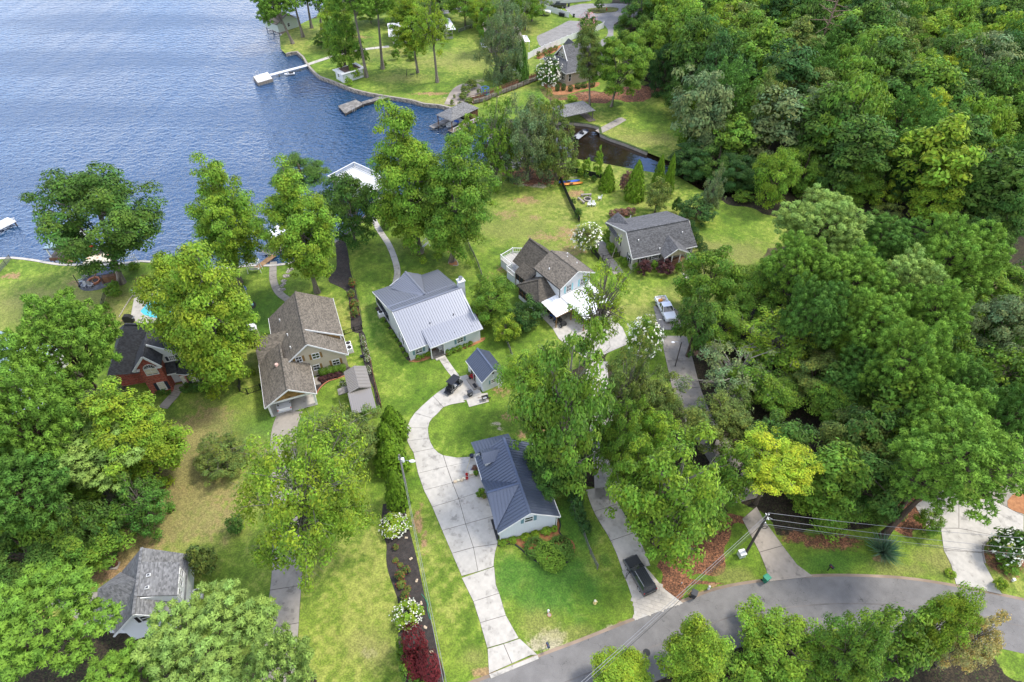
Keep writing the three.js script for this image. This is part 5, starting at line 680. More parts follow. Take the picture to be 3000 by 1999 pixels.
{
  let g = thing('boathouse', 'open boathouse with grey hipped roof at the creek mouth', 'boathouse', -17.01, -144.99, -42.9); const R = M.shMid;
  roof(g, R, [[-0.2, 2.6, 0], [3.8, 2.6, 0], [3.3, 4.4, 0.5], [2.9, 4.4, 5.4], [-0.2, 2.6, 9.2]].slice(0, 0).concat([[-1.6, 2.6, -0.4], [3.8, 2.6, -0.2], [1.4, 4.4, 2.4]]), 0); roof(g, R, [[3.8, 2.6, -0.2], [3.4, 2.6, 9.4], [1.0, 4.4, 6.6], [1.4, 4.4, 2.4]]); roof(g, R, [[-1.6, 2.6, -0.4], [1.4, 4.4, 2.4], [1.0, 4.4, 6.6], [-2.0, 2.6, 9.2]]); roof(g, R, [[3.4, 2.6, 9.4], [1.0, 4.4, 6.6], [-2.0, 2.6, 9.2]]);
  planks(g, -2.4, -0.6, -2.2, 9, 0.1, greys); planks(g, 2.6, 4.4, -0.6, 9, 0.1, tans); planks(g, -2.4, 4.4, 8.4, 10, 0.12, greys, 0.42, 'x'); for (const [x, n] of [[-1.3, 0], [3.5, 0.1], [-1.7, 4.5], [3.4, 4.6], [-1.8, 8.8], [3.2, 9]]) mesh('post', box(0.18, 3.6, 0.18, x, 0.85, -n), M.woodRed, g); mesh('storage_room', box(4.4, 2.3, 1.8, 0.8, 1.3, -8.3), M.woodRed, g); mesh('rail', [beam([4.4, 1.1, 0.4], [4.4, 1.1, -8.5], 0.08, 0.08), ...Array.from({ length: 6 }, (_, i) => box(0.08, 1.0, 0.08, 4.4, 0.6, 0.4 - i * 1.7))], M.trim, g);
  g = thing('boathouse', 'white boathouse with railed sun deck on its roof', 'boathouse', -38.12, -116.07, 52.7);
  planks(g, 0, 7.2, -7.4, 0, 2.1, whites, 0.5); walls(g, M.lapWhite, [[0.5, -7], [6.6, -7], [6.6, -0.5], [0.5, -0.5]], 0.4, 2.0); piles(g, [[0.5, -0.5], [6.6, -0.5], [0.5, -7], [6.6, -7], [3.5, -0.5], [0.5, -3.8]], -1.8, 0.5); planks(g, 2.0, 6.6, -11, -7.4, 2.1, whites, 0.5); planks(g, 0.8, 4.2, -13.4, -11, 0.5, greys, 0.4);
  const rl = [[2, -9.8], [2, -7.4], [0, -7.4], [0, 0], [7.2, 0], [7.2, -7.4], [6.6, -7.4], [6.6, -11], [2, -11]];
  for (let i = 0; i < rl.length; i++) { const a = rl[i]; mesh('rail_post', box(0.16, 1.15, 0.16, a[0], 2.7, -a[1]), M.trim, g); if (!i) continue; const b = rl[i - 1], L = Math.hypot(a[0] - b[0], a[1] - b[1]), k = Math.max(2, Math.round(L / 0.3)); mesh('railing', [beam([b[0], 3.2, -b[1]], [a[0], 3.2, -a[1]], 0.16, 0.08), beam([b[0], 2.3, -b[1]], [a[0], 2.3, -a[1]], 0.08, 0.08), ...Array.from({ length: k }, (_, j) => box(0.07, 0.9, 0.07, lerp(b[0], a[0], (j + 0.5) / k), 2.75, -lerp(b[1], a[1], (j + 0.5) / k)))], M.trim, g); }
  rows(8, (i) => mesh('stair_tread', box(1.1, 0.08, 0.34, 5.6, 1.95 - i * 0.22, 11.2 + i * 0.34), M.dockWhite, g)); mesh('gangway', box(1.6, 0.12, 5.5, 4.6, 0.15, 14.6), M.dockWhite, g);
  g = thing('boathouse', 'small boathouse with pale green metal roof behind the lake oak', 'boathouse', -84.22, -92.07, 3.2);
  roof(g, M.metalBlue, [[-0.3, 2.6, -0.3], [4.6, 2.6, -0.3], [4.6, 4.1, 2.6], [1.6, 4.1, 2.6]], 0.35); roof(g, M.metalBlue, [[-0.3, 2.6, -0.3], [1.6, 4.1, 2.6], [1.6, 4.1, 5], [-0.3, 2.6, 7.6]], 0.35); roof(g, M.metalBlue, [[4.6, 2.6, 7.6], [4.6, 4.1, 5], [1.6, 4.1, 5], [-0.3, 2.6, 7.6]], 0.35); roof(g, M.metalBlue, [[1.6, 4.1, 2.6], [4.6, 4.1, 2.6], [4.6, 4.1, 5], [1.6, 4.1, 5]]);
  planks(g, -0.3, 4.6, -0.2, 7.3, 0.45, tans); for (const [x, n] of [[0, 0], [4.3, 0], [0, 7], [4.3, 7]]) mesh('post', box(0.2, 3.6, 0.2, x, 0.8, -n), M.trim, g); mesh('inner_room', box(2.6, 2.0, 4, 2.6, 1.5, -4.4), M.white, g); mesh('deck_skirt', box(5, 0.6, 0.1, 2.1, 0.15, 0.25), M.woodRed, g); trimLine(g, [-0.3, 2.5, -0.32], [4.6, 2.5, -0.32], M.black, 0.1, 0.16); mesh('gangway', box(1.4, 0.1, 1.6, 3.6, 0.3, 0.9), M.woodRed, g);
  g = thing('floating_dock', 'cream plastic jet ski dock beside the green-roofed boathouse', 'dock', -84.22, -92.07, 3.2); rows(3, (i) => mesh('float_module', rbox(1.5, 0.4, 3.4, 0.12, 6.4 + i * 1.6, -0.4, -0.4 - i * 0.2), M.cream, g)); rows(6, (i) => mesh('cleat_pad', box(0.4, 0.03, 0.25, 6.2 + (i % 3) * 1.6, -0.19, -0.2 - Math.floor(i / 3) * 0.9), M.clay, g));
  g = thing('boathouse', 'blue-grey roofed boat shelter beside the boat ramp', 'boathouse', 15.45, -148.46, 25); roof(g, M.shMid, [[-4.5, 2.5, -2.2], [4.5, 2.5, -2.2], [3, 3.8, 1], [-3, 3.8, 1]]); roof(g, M.shMid, [[-4.5, 2.5, 4], [4.5, 2.5, 4], [3, 3.8, 1], [-3, 3.8, 1]]); roof(g, M.shMid, [[4.5, 2.5, -2.2], [4.5, 2.5, 4], [3, 3.8, 1]]); roof(g, M.shMid, [[-4.5, 2.5, -2.2], [-4.5, 2.5, 4], [-3, 3.8, 1]]); for (const [x, n] of [[-4, -1.8], [4, -1.8], [-4, 3.6], [4, 3.6]]) mesh('post', box(0.2, 3.4, 0.2, x, 0.8, -n), M.woodGrey, g); planks(g, 2.6, 4.6, -2.6, 4, 0.15, tans);
  g = thing('boathouse', 'green cabin boathouse on piles at the far lake point', 'boathouse', -79.94, -214.97, -41.4); walls(g, M.lapGreen, [[0.2, 0.2], [8, 0.2], [8, 7.5], [0.2, 7.5]], 0, 2.6); roof(g, M.shUmber, [[-0.4, 2.6, -0.5], [8.6, 2.6, -0.5], [8.6, 4.7, 3.9], [-0.4, 4.7, 3.9]]); roof(g, M.shUmber, [[-0.4, 2.6, 8.2], [8.6, 2.6, 8.2], [8.6, 4.7, 3.9], [-0.4, 4.7, 3.9]]); gable(g, M.lapGreen, [[8, 2.6, 0.2], [8, 2.6, 7.5], [8, 4.5, 3.9]], 'E'); piles(g, [[0.4, 0.4], [4, 0.4], [7.6, 0.4], [0.4, 7], [7.6, 7]], -1.8, 0); win(g, 'E', 8.04, 1.4, 4, 0.9, 1); planks(g, 8, 9.6, 0, 8, -0.05, tans);
  g = thing('floating_dock', 'white square swim platform at the end of the long gangway', 'dock', -69.23, -170.35, 20); { const fr = [[0, 0], [4.1, 1.6], [3.2, 7.0], [-0.95, 5.0]]; mesh('float_body', prism(fr.map(([x, n]) => [x, -n]), -0.75, 0.2), M.dockGrey, g); const dw = [[0.1, 0.15], [3.95, 1.7], [3.1, 6.8], [-0.8, 4.95]]; rows(9, (i) => { const t0 = i / 9 + 0.004, t1 = (i + 1) / 9 - 0.004, L = (t, a, b) => [lerp(dw[a][0], dw[b][0], t), -lerp(dw[a][1], dw[b][1], t)]; mesh('plank', prism([L(t0, 0, 1), L(t1, 0, 1), L(t1, 3, 2), L(t0, 3, 2)], 0.2, 0.27), whites[i % 3], g); }); mesh('ladder', [bar([0, -0.6, -5.4], [0, 1.3, -5.4], 0.05), bar([0.7, -0.6, -5.7], [0.7, 1.3, -5.7], 0.05), bar([0, 1.3, -5.4], [0.7, 1.3, -5.7], 0.05)], M.steel, g); }
  g = thing('gangway', 'long narrow white gangway from the far shore to the swim platform', 'gangway', -69.23, -170.35, 20); { const a = [3.6, 4.6], b = [14.3, 8.2], L = Math.hypot(b[0] - a[0], b[1] - a[1]), k = 22; for (let i = 0; i < k; i++) { const t = (i + 0.5) / k, p = mesh('plank', box(L / k - 0.04, 0.08, 1.3, 0, 0, 0), whites[i % 3], g); p.position.set(lerp(a[0], b[0], t), 0.16, -lerp(a[1], b[1], t)); p.rotation.y = Math.atan2(b[1] - a[1], b[0] - a[0]); } piles(g, [[6, 4.8], [6, 6.2], [9, 5.8], [9, 7.1], [12, 6.8], [12, 8.1]], -1.8, 0.1, M.woodGrey); }
  g = thing('dock', 'weathered grey plank dock with a wide end on the far shore', 'dock', -44.66, -156.32, 20);
  { const o = [[0, 0], [0.99, -5.16], [6.3, -1.2], [13.3, 0.55], [11.8, 2.05], [6.1, 0.3], [5.06, 2.15]]; mesh('frame', prism(shrink(o.map(([x, n]) => [x, -n]), 0.1), -0.35, 0.05), M.woodDark, g); const q = [[0, 0], [0.99, -5.16], [6.3, -1.2], [5.06, 2.15]]; rows(12, (i) => { const t0 = i / 12 + 0.006, t1 = (i + 1) / 12 - 0.006, L = (t, a, b) => [lerp(q[a][0], q[b][0], t), -lerp(q[a][1], q[b][1], t)]; mesh('plank', prism([L(t0, 0, 1), L(t1, 0, 1), L(t1, 3, 2), L(t0, 3, 2)], 0.05, 0.13), greys[i % 4], g); }); const p = [[6.1, 0.3], [6.4, -1.15], [13.3, 0.55], [11.8, 2.05]]; rows(16, (i) => { const t0 = i / 16 + 0.006, t1 = (i + 1) / 16 - 0.006, L = (t, a, b) => [lerp(p[a][0], p[b][0], t), -lerp(p[a][1], p[b][1], t)]; mesh('plank', prism([L(t0, 1, 2), L(t1, 1, 2), L(t1, 0, 3), L(t0, 0, 3)], 0.05, 0.13), greys[(i + 1) % 4], g); }); piles(g, [[0.3, -0.3], [1.1, -4.9], [4, -2.9], [6.2, -1.3], [9.8, -0.4], [4.9, 1.9]], -1.8, 0.3, M.woodGrey); mesh('ladder', [box(0.5, 0.06, 0.06, 3.4, 0.5, 3.6), box(0.06, 1.1, 0.06, 3.15, 0.1, 3.6), box(0.06, 1.1, 0.06, 3.65, 0.1, 3.6)], M.trim, g); }
  g = thing('dock', 'small covered dock under the tall lakeside tree', 'dock', -44.28, -95.49, 62); planks(g, -2.2, 2.2, -1.6, 1.6, 0.1, greys); roof(g, M.metalWhite, [[-0.6, 2.4, -1.6], [3.4, 2.4, -1.6], [3.4, 2.7, 1.6], [-0.6, 2.7, 1.6]], 0.5); for (const [x, n] of [[-0.4, -1.4], [3.2, -1.4], [-0.4, 1.4], [3.2, 1.4]]) mesh('post', box(0.14, 3.4, 0.14, x, 0.7, -n), M.woodDark, g); mesh('gangway', box(4.5, 0.12, 1.1, -4.2, 0.1, 1.4), M.woodTan, g);
  g = thing('dock', 'white railed dock cut by the frame edge in the lake', 'dock', -99.85, -102.39, 60); planks(g, -8, 2.5, -1.5, 1.5, 0.3, whites); mesh('railing', [box(10.5, 0.1, 0.1, -2.7, 1.2, 1.5), ...Array.from({ length: 8 }, (_, i) => box(0.1, 1.0, 0.1, -7.8 + i * 1.45, 0.75, 1.5))], M.trim, g); piles(g, [[2.2, -1.3], [2.2, 1.3], [-2, -1.3], [-2, 1.3]], -1.8, 0.3);
}
{ // long stepped boardwalk up to the far cottage
  const g = thing('boardwalk', 'stepped timber boardwalk with brown rails climbing to the far cottage', 'boardwalk'), line = [[-10.38, -158.16], [-7.57, -159.73], [-6.08, -161.32], [-3.55, -163.75], [-0.79, -166.23], [2.38, -169.19], [6, -172.66], [8.59, -174.89]];
  const f = fine(line, 6), wd = 2.0, A = offsetLine(f, wd / 2), B = offsetLine(f, -wd / 2);
  for (let i = 0; i + 1 < f.length; i++) mesh('plank', prism(shrink([A[i], A[i + 1], B[i + 1], B[i]], 0.03), 0.25, 0.36), tans[i % 3], g);
  for (const S of [A, B]) for (let i = 0; i + 3 < S.length; i += 3) { const a = S[i], b = S[i + 3]; mesh('railing', [beam([a[0], 1.4, a[1]], [b[0], 1.4, b[1]], 0.1, 0.12), beam([a[0], 0.75, a[1]], [b[0], 0.75, b[1]], 0.05, 0.7)], S === A ? M.woodGrey : M.woodRed, g); mesh('post', box(0.14, 1.5, 0.14, a[0], 0.75, a[1]), M.woodRed, g); }
}

// ---------------------------------------------------------------- trees and shrubs
function leafMesh(list) {              // list of [px, py, pz, nx, ny, nz, half length, half width, r, g, b] -> one geometry of leaf faces
  const n = list.length, pos = new Float32Array(n * 12), nor = new Float32Array(n * 12), col = new Float32Array(n * 12), idx = new Uint32Array(n * 6), T1 = new THREE.Vector3(), T2 = new THREE.Vector3(), N = new THREE.Vector3(), Q = new THREE.Vector3();
  list.forEach((l, i) => {
    N.set(l[3], l[4], l[5]).normalize(); Q.set(rnd() - 0.5, rnd() - 0.5, rnd() - 0.5); T1.crossVectors(N, Q).normalize(); T2.crossVectors(N, T1);
    if (l[11]) { T1.set(l[11][0], l[11][1], l[11][2]).normalize(); T2.crossVectors(N, T1).normalize(); N.crossVectors(T1, T2); }
    const v = [[T1, l[6]], [T2, l[7]], [T1, -l[6]], [T2, -l[7]]];
    for (let k = 0; k < 4; k++) { const o = i * 12 + k * 3; pos[o] = l[0] + v[k][0].x * v[k][1]; pos[o + 1] = l[1] + v[k][0].y * v[k][1]; pos[o + 2] = l[2] + v[k][0].z * v[k][1]; nor[o] = N.x; nor[o + 1] = N.y; nor[o + 2] = N.z; col[o] = l[8]; col[o + 1] = l[9]; col[o + 2] = l[10]; }
    idx.set([i * 4, i * 4 + 1, i * 4 + 2, i * 4, i * 4 + 2, i * 4 + 3], i * 6);
  });
  const g = new THREE.BufferGeometry(); g.setAttribute('position', new THREE.BufferAttribute(pos, 3)); g.setAttribute('normal', new THREE.BufferAttribute(nor, 3)); g.setAttribute('color', new THREE.BufferAttribute(col, 3)); g.setIndex(new THREE.BufferAttribute(idx, 1)); return g;
}
const ballDir = () => { const y = rr(-1, 1), a = rr(0, 2 * Math.PI), s = Math.sqrt(1 - y * y); return [s * Math.cos(a), y, s * Math.sin(a)]; };
// a crown of radius R and half height R (scaled later): leaf clumps along branch ends through its volume
function crown(o) {
  reseed(o.seed); const leaves = [], centres = [], ph = Array.from({ length: 12 }, () => rr(0, 6.28));
  const lobe = (d) => 1 + (o.lobe ?? 0.22) * (Math.sin(3 * Math.atan2(d[2], d[0]) + ph[0] + 2 * d[1]) * 0.5 + Math.sin(5 * Math.atan2(d[2], d[0]) + ph[1] - 3 * d[1]) * 0.35 + Math.sin(6 * d[1] + ph[2]) * 0.35);
  for (let k = 0; k < o.clumps; k++) {
    const d = ballDir(); if (d[1] < (o.floor ?? -0.75)) { k--; continue; }
    const s = o.shape ? o.shape(d[1]) : 1, rad = lobe(d) * (o.inner + (1 - o.inner) * Math.pow(rnd(), 0.5)), cr = o.clump * rr(0.65, 1.3);
    const c = [d[0] * o.R * rad * s, d[1] * o.R * rad * (o.tall || 1), d[2] * o.R * rad * s]; centres.push(c);
    const t = 1 + 0.4 * (rnd() - 0.5), w = 0.3 * (rnd() - 0.5), n = Math.round(o.leaves * cr * cr / (o.clump * o.clump));
    for (let i = 0; i < n; i++) {
      const e = ballDir(); if (e[1] < -0.45) e[1] *= -0.6; const q = 0.35 + 0.65 * Math.sqrt(rnd()), f = t * (0.62 + 0.76 * rnd()), h = 1 + 0.3 * (rnd() - 0.5);
      leaves.push([c[0] + e[0] * cr * q * 1.15, c[1] + e[1] * cr * q * (o.flat ?? 0.72) - (o.droop ? o.droop * rnd() : 0), c[2] + e[2] * cr * q * 1.15, e[0] * 0.9 + d[0] * 0.35 + rr(-0.55, 0.55), e[1] * 0.7 + 0.55 + rr(-0.5, 0.5), e[2] * 0.9 + d[2] * 0.35 + rr(-0.55, 0.55), o.leaf * rr(0.7, 1.25), o.leaf * rr(0.4, 0.62), f * h * (1 + w), f, f * (1 - w)]);
    }
  }
  return { leaves: leafMesh(leaves), centres };
}
// a pine crown: round puffs of needles on spreading boughs
function pineCrown(o) {
  reseed(o.seed); const leaves = [], centres = [], ph = [rr(0, 6.28), rr(0, 6.28), rr(0, 6.28)];
  for (let k = 0, tries = 0; k < o.clumps && tries < 9000; tries++) {
    const d = ballDir(); if (d[1] < -0.62) continue;
    const a = Math.atan2(d[2], d[0]), lobe = 1 + 0.2 * Math.sin(3 * a + ph[0] + 3 * d[1]) + 0.14 * Math.sin(6 * a + ph[1] - 4 * d[1]) + 0.1 * Math.sin(9 * d[1] + ph[2]), rad = lobe * (0.5 + 0.5 * Math.pow(rnd(), 0.4));
    const c = [d[0] * o.R * rad, d[1] * o.R * rad * 0.95, d[2] * o.R * rad]; if (centres.some((q) => Math.hypot(q[0] - c[0], q[1] - c[1], q[2] - c[2]) < 1.42 * o.puff)) continue;
    k++; centres.push(c); const puffs = 1;
    for (let p = 0; p < puffs; p++) {
      const cc = c, t = 1 + 0.3 * (rnd() - 0.5), w = 0.14 * (rnd() - 0.5);
      for (let i = 0; i < o.needles; i++) {
        const e = ballDir(); if (e[1] < -0.7) e[1] *= -1; const L = o.puff * rr(0.75, 1.05), f = t * (0.75 + 0.5 * rnd());
        if (i % 3) leaves.push([cc[0] + e[0] * L * 0.72, cc[1] + e[1] * L * 0.62, cc[2] + e[2] * L * 0.72, e[0] + rr(-0.3, 0.3), e[1] + 0.1 + rr(-0.3, 0.3), e[2] + rr(-0.3, 0.3), o.puff * rr(0.2, 0.3), o.puff * rr(0.1, 0.16), f * (1 + w), f, f * (1 - w)]);
        else leaves.push([cc[0] + e[0] * L * 0.72, cc[1] + e[1] * L * 0.66, cc[2] + e[2] * L * 0.72, rr(-1, 1), rr(0, 1), rr(-1, 1), L * 0.42, o.puff * 0.07, f * (1 + w), f, f * (1 - w), e]);
      }
    }
  }
  return { leaves: leafMesh(leaves), centres };
}
// a clipped or columnar evergreen of unit radius and half height: sprays over the surface of a profile r(y), y from -1 to 1
function coneCrown(o) {
  reseed(o.seed); const leaves = [];
  for (let k = 0; k < o.leaves; k++) {
    const y = rr(-1, 1), a = rr(0, 6.283), bump = 1 + 0.1 * Math.sin(5 * a + 9 * y) + 0.08 * Math.sin(11 * a - 6 * y + 2), r = o.profile(y) * bump * rr(0.8, 1.02), f = 1 + 0.55 * (rnd() - 0.5) + 0.15 * Math.sin(7 * a + 13 * y);
    leaves.push([Math.cos(a) * r, y + rr(-0.03, 0.03), Math.sin(a) * r, Math.cos(a) + rr(-0.6, 0.6), (o.lift ?? 0.6) + rr(-0.5, 0.5), Math.sin(a) + rr(-0.6, 0.6), o.leaf * rr(0.7, 1.3), o.leaf * rr(0.45, 0.7), f * (1 + rr(-0.08, 0.08)), f, f]);
  }
  return { leaves: leafMesh(leaves), centres: [] };
}
function limbsOf(centres, R, n, thick, seedv, base = -1.0) {
  reseed(seedv); const geo = [];
  for (let k = 0; k < n && centres.length; k++) {
    const c = centres[Math.floor(rnd() * centres.length)], y0 = lerp(base * R, 0.25 * R, rnd()), a = [c[0] * 0.05, Math.min(y0, c[1]), c[2] * 0.05], m = [c[0] * 0.5 + rr(-0.08, 0.08) * R, lerp(a[1], c[1], 0.62), c[2] * 0.5 + rr(-0.08, 0.08) * R];
    const g1 = bar(a, m, thick, 5, thick * 0.7), g2 = bar(m, c, thick * 0.68, 5, thick * 0.25); geo.push(g1, g2);
    for (let j = 0; j < 2; j++) { const e = [c[0] + rr(-0.2, 0.2) * R, c[1] + rr(-0.05, 0.18) * R, c[2] + rr(-0.2, 0.2) * R]; geo.push(bar([lerp(m[0], c[0], 0.6), lerp(m[1], c[1], 0.6), lerp(m[2], c[2], 0.6)], e, thick * 0.3, 4, thick * 0.1)); }
  }
  geo.push(bar([0, base * R * 1.05, 0], [0, 0.35 * R, 0], thick * 1.5, 7, thick * 0.5));
  return mergeGeometries(geo.map((g) => g.toNonIndexed()), false);
}
const egg = (y) => y > 0 ? 1 - 0.42 * y * y : 1 - 0.15 * y * y;
const spec = {                                  // kinds of tree, each in a few sizes and shapes
  oak: [2.6, 5, 5, 5, 8, 8].map((R, i) => ({ make: () => crown({ seed: 100 + i, R, clumps: [60, 110, 110, 100, 170, 170][i], clump: [0.66, 1.02, 0.98, 1.1, 1.4, 1.35][i], leaves: [70, 130, 135, 140, 190, 190][i], leaf: [0.17, 0.2, 0.2, 0.2, 0.25, 0.25][i], inner: 0.5, lobe: 0.26 }), R, limbs: 16, thick: 0.022 })),
  gum: [4, 4, 6.5].map((R, i) => ({ make: () => crown({ seed: 200 + i, R, tall: 1.6, clumps: [170, 170, 270][i], clump: [0.92, 0.9, 1.2][i], leaves: [120, 120, 150][i], leaf: [0.19, 0.19, 0.23][i], inner: 0.4, lobe: 0.24, shape: egg, floor: -0.9, flat: 0.8 }), R, limbs: 22, thick: 0.022 })),
  birch: [4, 6, 6].map((R, i) => ({ make: () => crown({ seed: 300 + i, R, clumps: [170, 300, 300][i], clump: [0.55, 0.72, 0.7][i], leaves: [66, 76, 76][i], leaf: [0.15, 0.16, 0.16][i], inner: 0.3, lobe: 0.3, droop: R * 0.14, flat: 0.6, floor: -0.85 }), R, limbs: 90, thick: 0.013 })),
  loose: [5, 5, 8].map((R, i) => ({ make: () => crown({ seed: 370 + i, R, clumps: [170, 170, 300][i], clump: [0.78, 0.76, 1.02][i], leaves: [88, 88, 115][i], leaf: [0.18, 0.18, 0.22][i], inner: 0.28, lobe: 0.4, floor: -0.85, flat: 0.7, droop: 0.3 }), R, limbs: 46, thick: 0.016 })),
  sparse: [5].map((R, i) => ({ make: () => crown({ seed: 350 + i, R, clumps: 120, clump: 0.6, leaves: 46, leaf: 0.16, inner: 0.25, lobe: 0.34, droop: R * 0.14, flat: 0.6, floor: -0.85 }), R, limbs: 90, thick: 0.02 })),
  farOak: [5, 5, 5].map((R, i) => ({ make: () => crown({ seed: 150 + i, R, clumps: 78, clump: [1.12, 1.2, 1.05][i], leaves: 56, leaf: 0.31, inner: 0.55, lobe: 0.3, floor: -0.5 }), R, limbs: 8, thick: 0.02 })),
  farGum: [4, 4].map((R, i) => ({ make: () => crown({ seed: 250 + i, R, tall: 1.5, clumps: 100, clump: 0.95, leaves: 46, leaf: 0.3, inner: 0.4, lobe: 0.34, shape: egg, floor: -0.7, flat: 0.85 }), R, limbs: 8, thick: 0.02 })),
  farPine: [5, 5].map((R, i) => ({ make: () => pineCrown({ seed: 450 + i, R, clumps: 160, puff: 0.95, needles: 40 }), R, limbs: 8, thick: 0.016 })),
  pine: [3, 5, 5, 5, 7].map((R, i) => ({ make: () => pineCrown({ seed: 400 + i, R, clumps: [120, 230, 230, 230, 330][i], puff: [0.6, 0.78, 0.8, 0.76, 0.92][i], needles: 100 }), R, limbs: 30, thick: 0.016 })),
  cone: [1, 1].map((R, i) => ({ make: () => coneCrown({ seed: 500 + i, leaves: 2600, leaf: 0.085, profile: (y) => Math.pow(clamp((1 - y) / 2), 0.62) * (y < -0.75 ? lerp(0.75, 1, (y + 1) / 0.25) : 1) }), R, limbs: 0 })),
  bush: [1, 1, 1].map((R, i) => ({ make: () => crown({ seed: 600 + i, R, clumps: [46, 40, 52][i], clump: 0.30, leaves: 34, leaf: 0.12, inner: 0.55, lobe: 0.2, floor: -0.5 }), R, limbs: 0 })),
  hedge: [1].map((R) => ({ make: () => coneCrown({ seed: 700, leaves: 1500, leaf: 0.1, lift: 0.8, profile: (y) => Math.sqrt(Math.max(0, 1 - Math.pow(Math.max(y, -0.55), 4))) * (y < -0.6 ? 0.9 : 1) }), R, limbs: 0 })),
  few: [1, 1].map((R, i) => ({ make: () => coneCrown({ seed: 740 + i, leaves: 46, leaf: 0.1, lift: 1.2, profile: (y) => Math.sqrt(Math.max(0, 1.08 - y * y)) }), R, limbs: 0 })),
  bloom: [1, 1].map((R, i) => ({ make: () => coneCrown({ seed: 720 + i, leaves: 260, leaf: 0.085, lift: 1.2, profile: (y) => Math.sqrt(Math.max(0, 1.08 - y * y)) }), R, limbs: 0 })),
};
for (const k in spec) for (const s of spec[k]) { let g = null; s.get = () => { if (!g) { const m = s.make(); const p = m.leaves.attributes.position, hs = [], vs = []; for (let q = 0; q < p.count; q += 7) { hs.push(Math.hypot(p.getX(q), p.getZ(q))); vs.push(Math.abs(p.getY(q))); } hs.sort((u, v) => u - v); vs.sort((u, v) => u - v); s.w = hs[Math.floor(hs.length * 0.95)]; s.h = vs[Math.floor(vs.length * 0.97)]; g = { leaves: m.leaves, limbs: s.limbs ? limbsOf(m.centres, s.R, s.limbs, s.R * s.thick, 900 + Math.round(s.R * 10), -(k === 'gum' || k === 'farGum' ? 1.4 : 1)) : null }; } return g; }; }
const leafMat = (r, g, b, tr = 0.3) => new THREE.MeshPhysicalMaterial({ color: C(r, g, b), roughness: 1, transmission: tr, thickness: 0, vertexColors: true, side: THREE.DoubleSide, specularIntensity: 0.35 });
const LEAF = {
  mid: leafMat(0.138, 0.25, 0.026), bright: leafMat(0.185, 0.31, 0.028), dark: leafMat(0.078, 0.16, 0.024), deep: leafMat(0.05, 0.12, 0.026), yellow: leafMat(0.33, 0.43, 0.03), lime: leafMat(0.215, 0.325, 0.026), olive: leafMat(0.145, 0.20, 0.04), grey: leafMat(0.16, 0.225, 0.085), gold: leafMat(0.42, 0.36, 0.12),
  pine: leafMat(0.14, 0.265, 0.03, 0.15), pinePale: leafMat(0.22, 0.335, 0.07, 0.15), pineDark: leafMat(0.08, 0.18, 0.026, 0.15), arbor: leafMat(0.12, 0.22, 0.014, 0.15), red: leafMat(0.16, 0.02, 0.025, 0.2), plum: leafMat(0.07, 0.03, 0.03, 0.2), rust: leafMat(0.20, 0.11, 0.08, 0.2), white: leafMat(0.68, 0.68, 0.58, 0.2), rose: leafMat(0.5, 0.03, 0.05, 0.2), pink: leafMat(0.5, 0.24, 0.24, 0.2),
};
const trunkGeo = (() => { const g = new THREE.CylinderGeometry(0.55, 1.25, 1, 8, 6); g.translate(0, 0.5, 0); const p = g.attributes.position; for (let i = 0; i < p.count; i++) { const y = p.getY(i); p.setXYZ(i, p.getX(i) * (1 + 0.5 * Math.exp(-y * 22)) + 0.35 * Math.sin(y * 3.1), y, p.getZ(i) * (1 + 0.5 * Math.exp(-y * 22)) + 0.3 * Math.sin(y * 2.3)); } g.computeVertexNormals(); return g; })();
let treeCount = 0;
function tree(name, kind, tint, label, x, z, hc, R, b, lean = 0, group = null, o = {}) {
  const cat = o.cat || (kind === 'bush' || kind === 'hedge' ? 'shrub' : 'tree'), n = treeCount++;
  const t = thing(name, label, cat, x, z, 0, group), list = spec[kind]; let best = Infinity; for (const s of list) best = Math.min(best, Math.abs(Math.log(R / s.R)));
  const fit = list.filter((s) => Math.abs(Math.log(R / s.R)) < best + 0.02), s = fit[(o.variant ?? n) % fit.length], g = s.get();
  const turn = hash(n, 3, 8) * 6.283, bark = o.bark || (/ine$/.test(kind) ? M.barkPine : kind === 'birch' || kind === 'sparse' ? M.barkPale : M.bark), k = R / s.w, kb = b / s.h;
  if (lean) t.rotation.z = -Math.atan2(lean, hc);
  if (kind !== 'bush' && kind !== 'hedge') { const tr = mesh('trunk', trunkGeo, bark, t), w = o.trunk ?? clamp(0.045 * (hc + b) * (kind === 'pine' ? 0.26 : 0.32), 0.07, 0.42); tr.scale.set(w, Math.max(0.4, hc - b * 0.35), w); tr.rotation.y = turn; }
  const c = mesh('crown', g.leaves, LEAF[tint], t); c.position.y = hc; c.scale.set(k, kb, k); c.rotation.y = turn;
  if (g.limbs) { const l = mesh('limbs', g.limbs, o.limbBark || bark, t); l.position.y = hc; l.scale.set(k, kb, k); l.rotation.y = turn; }
  if (o.bloom) { const f = mesh('blossom', spec[R < 1.6 && o.bloom !== 'white' ? 'few' : 'bloom'][n % 2].get().leaves, LEAF[o.bloom], t); f.position.y = hc + b * 0.06; f.scale.set(R * 1.02, b * 1.02, R * 1.02); f.rotation.y = turn + 1; }
  return t;
}
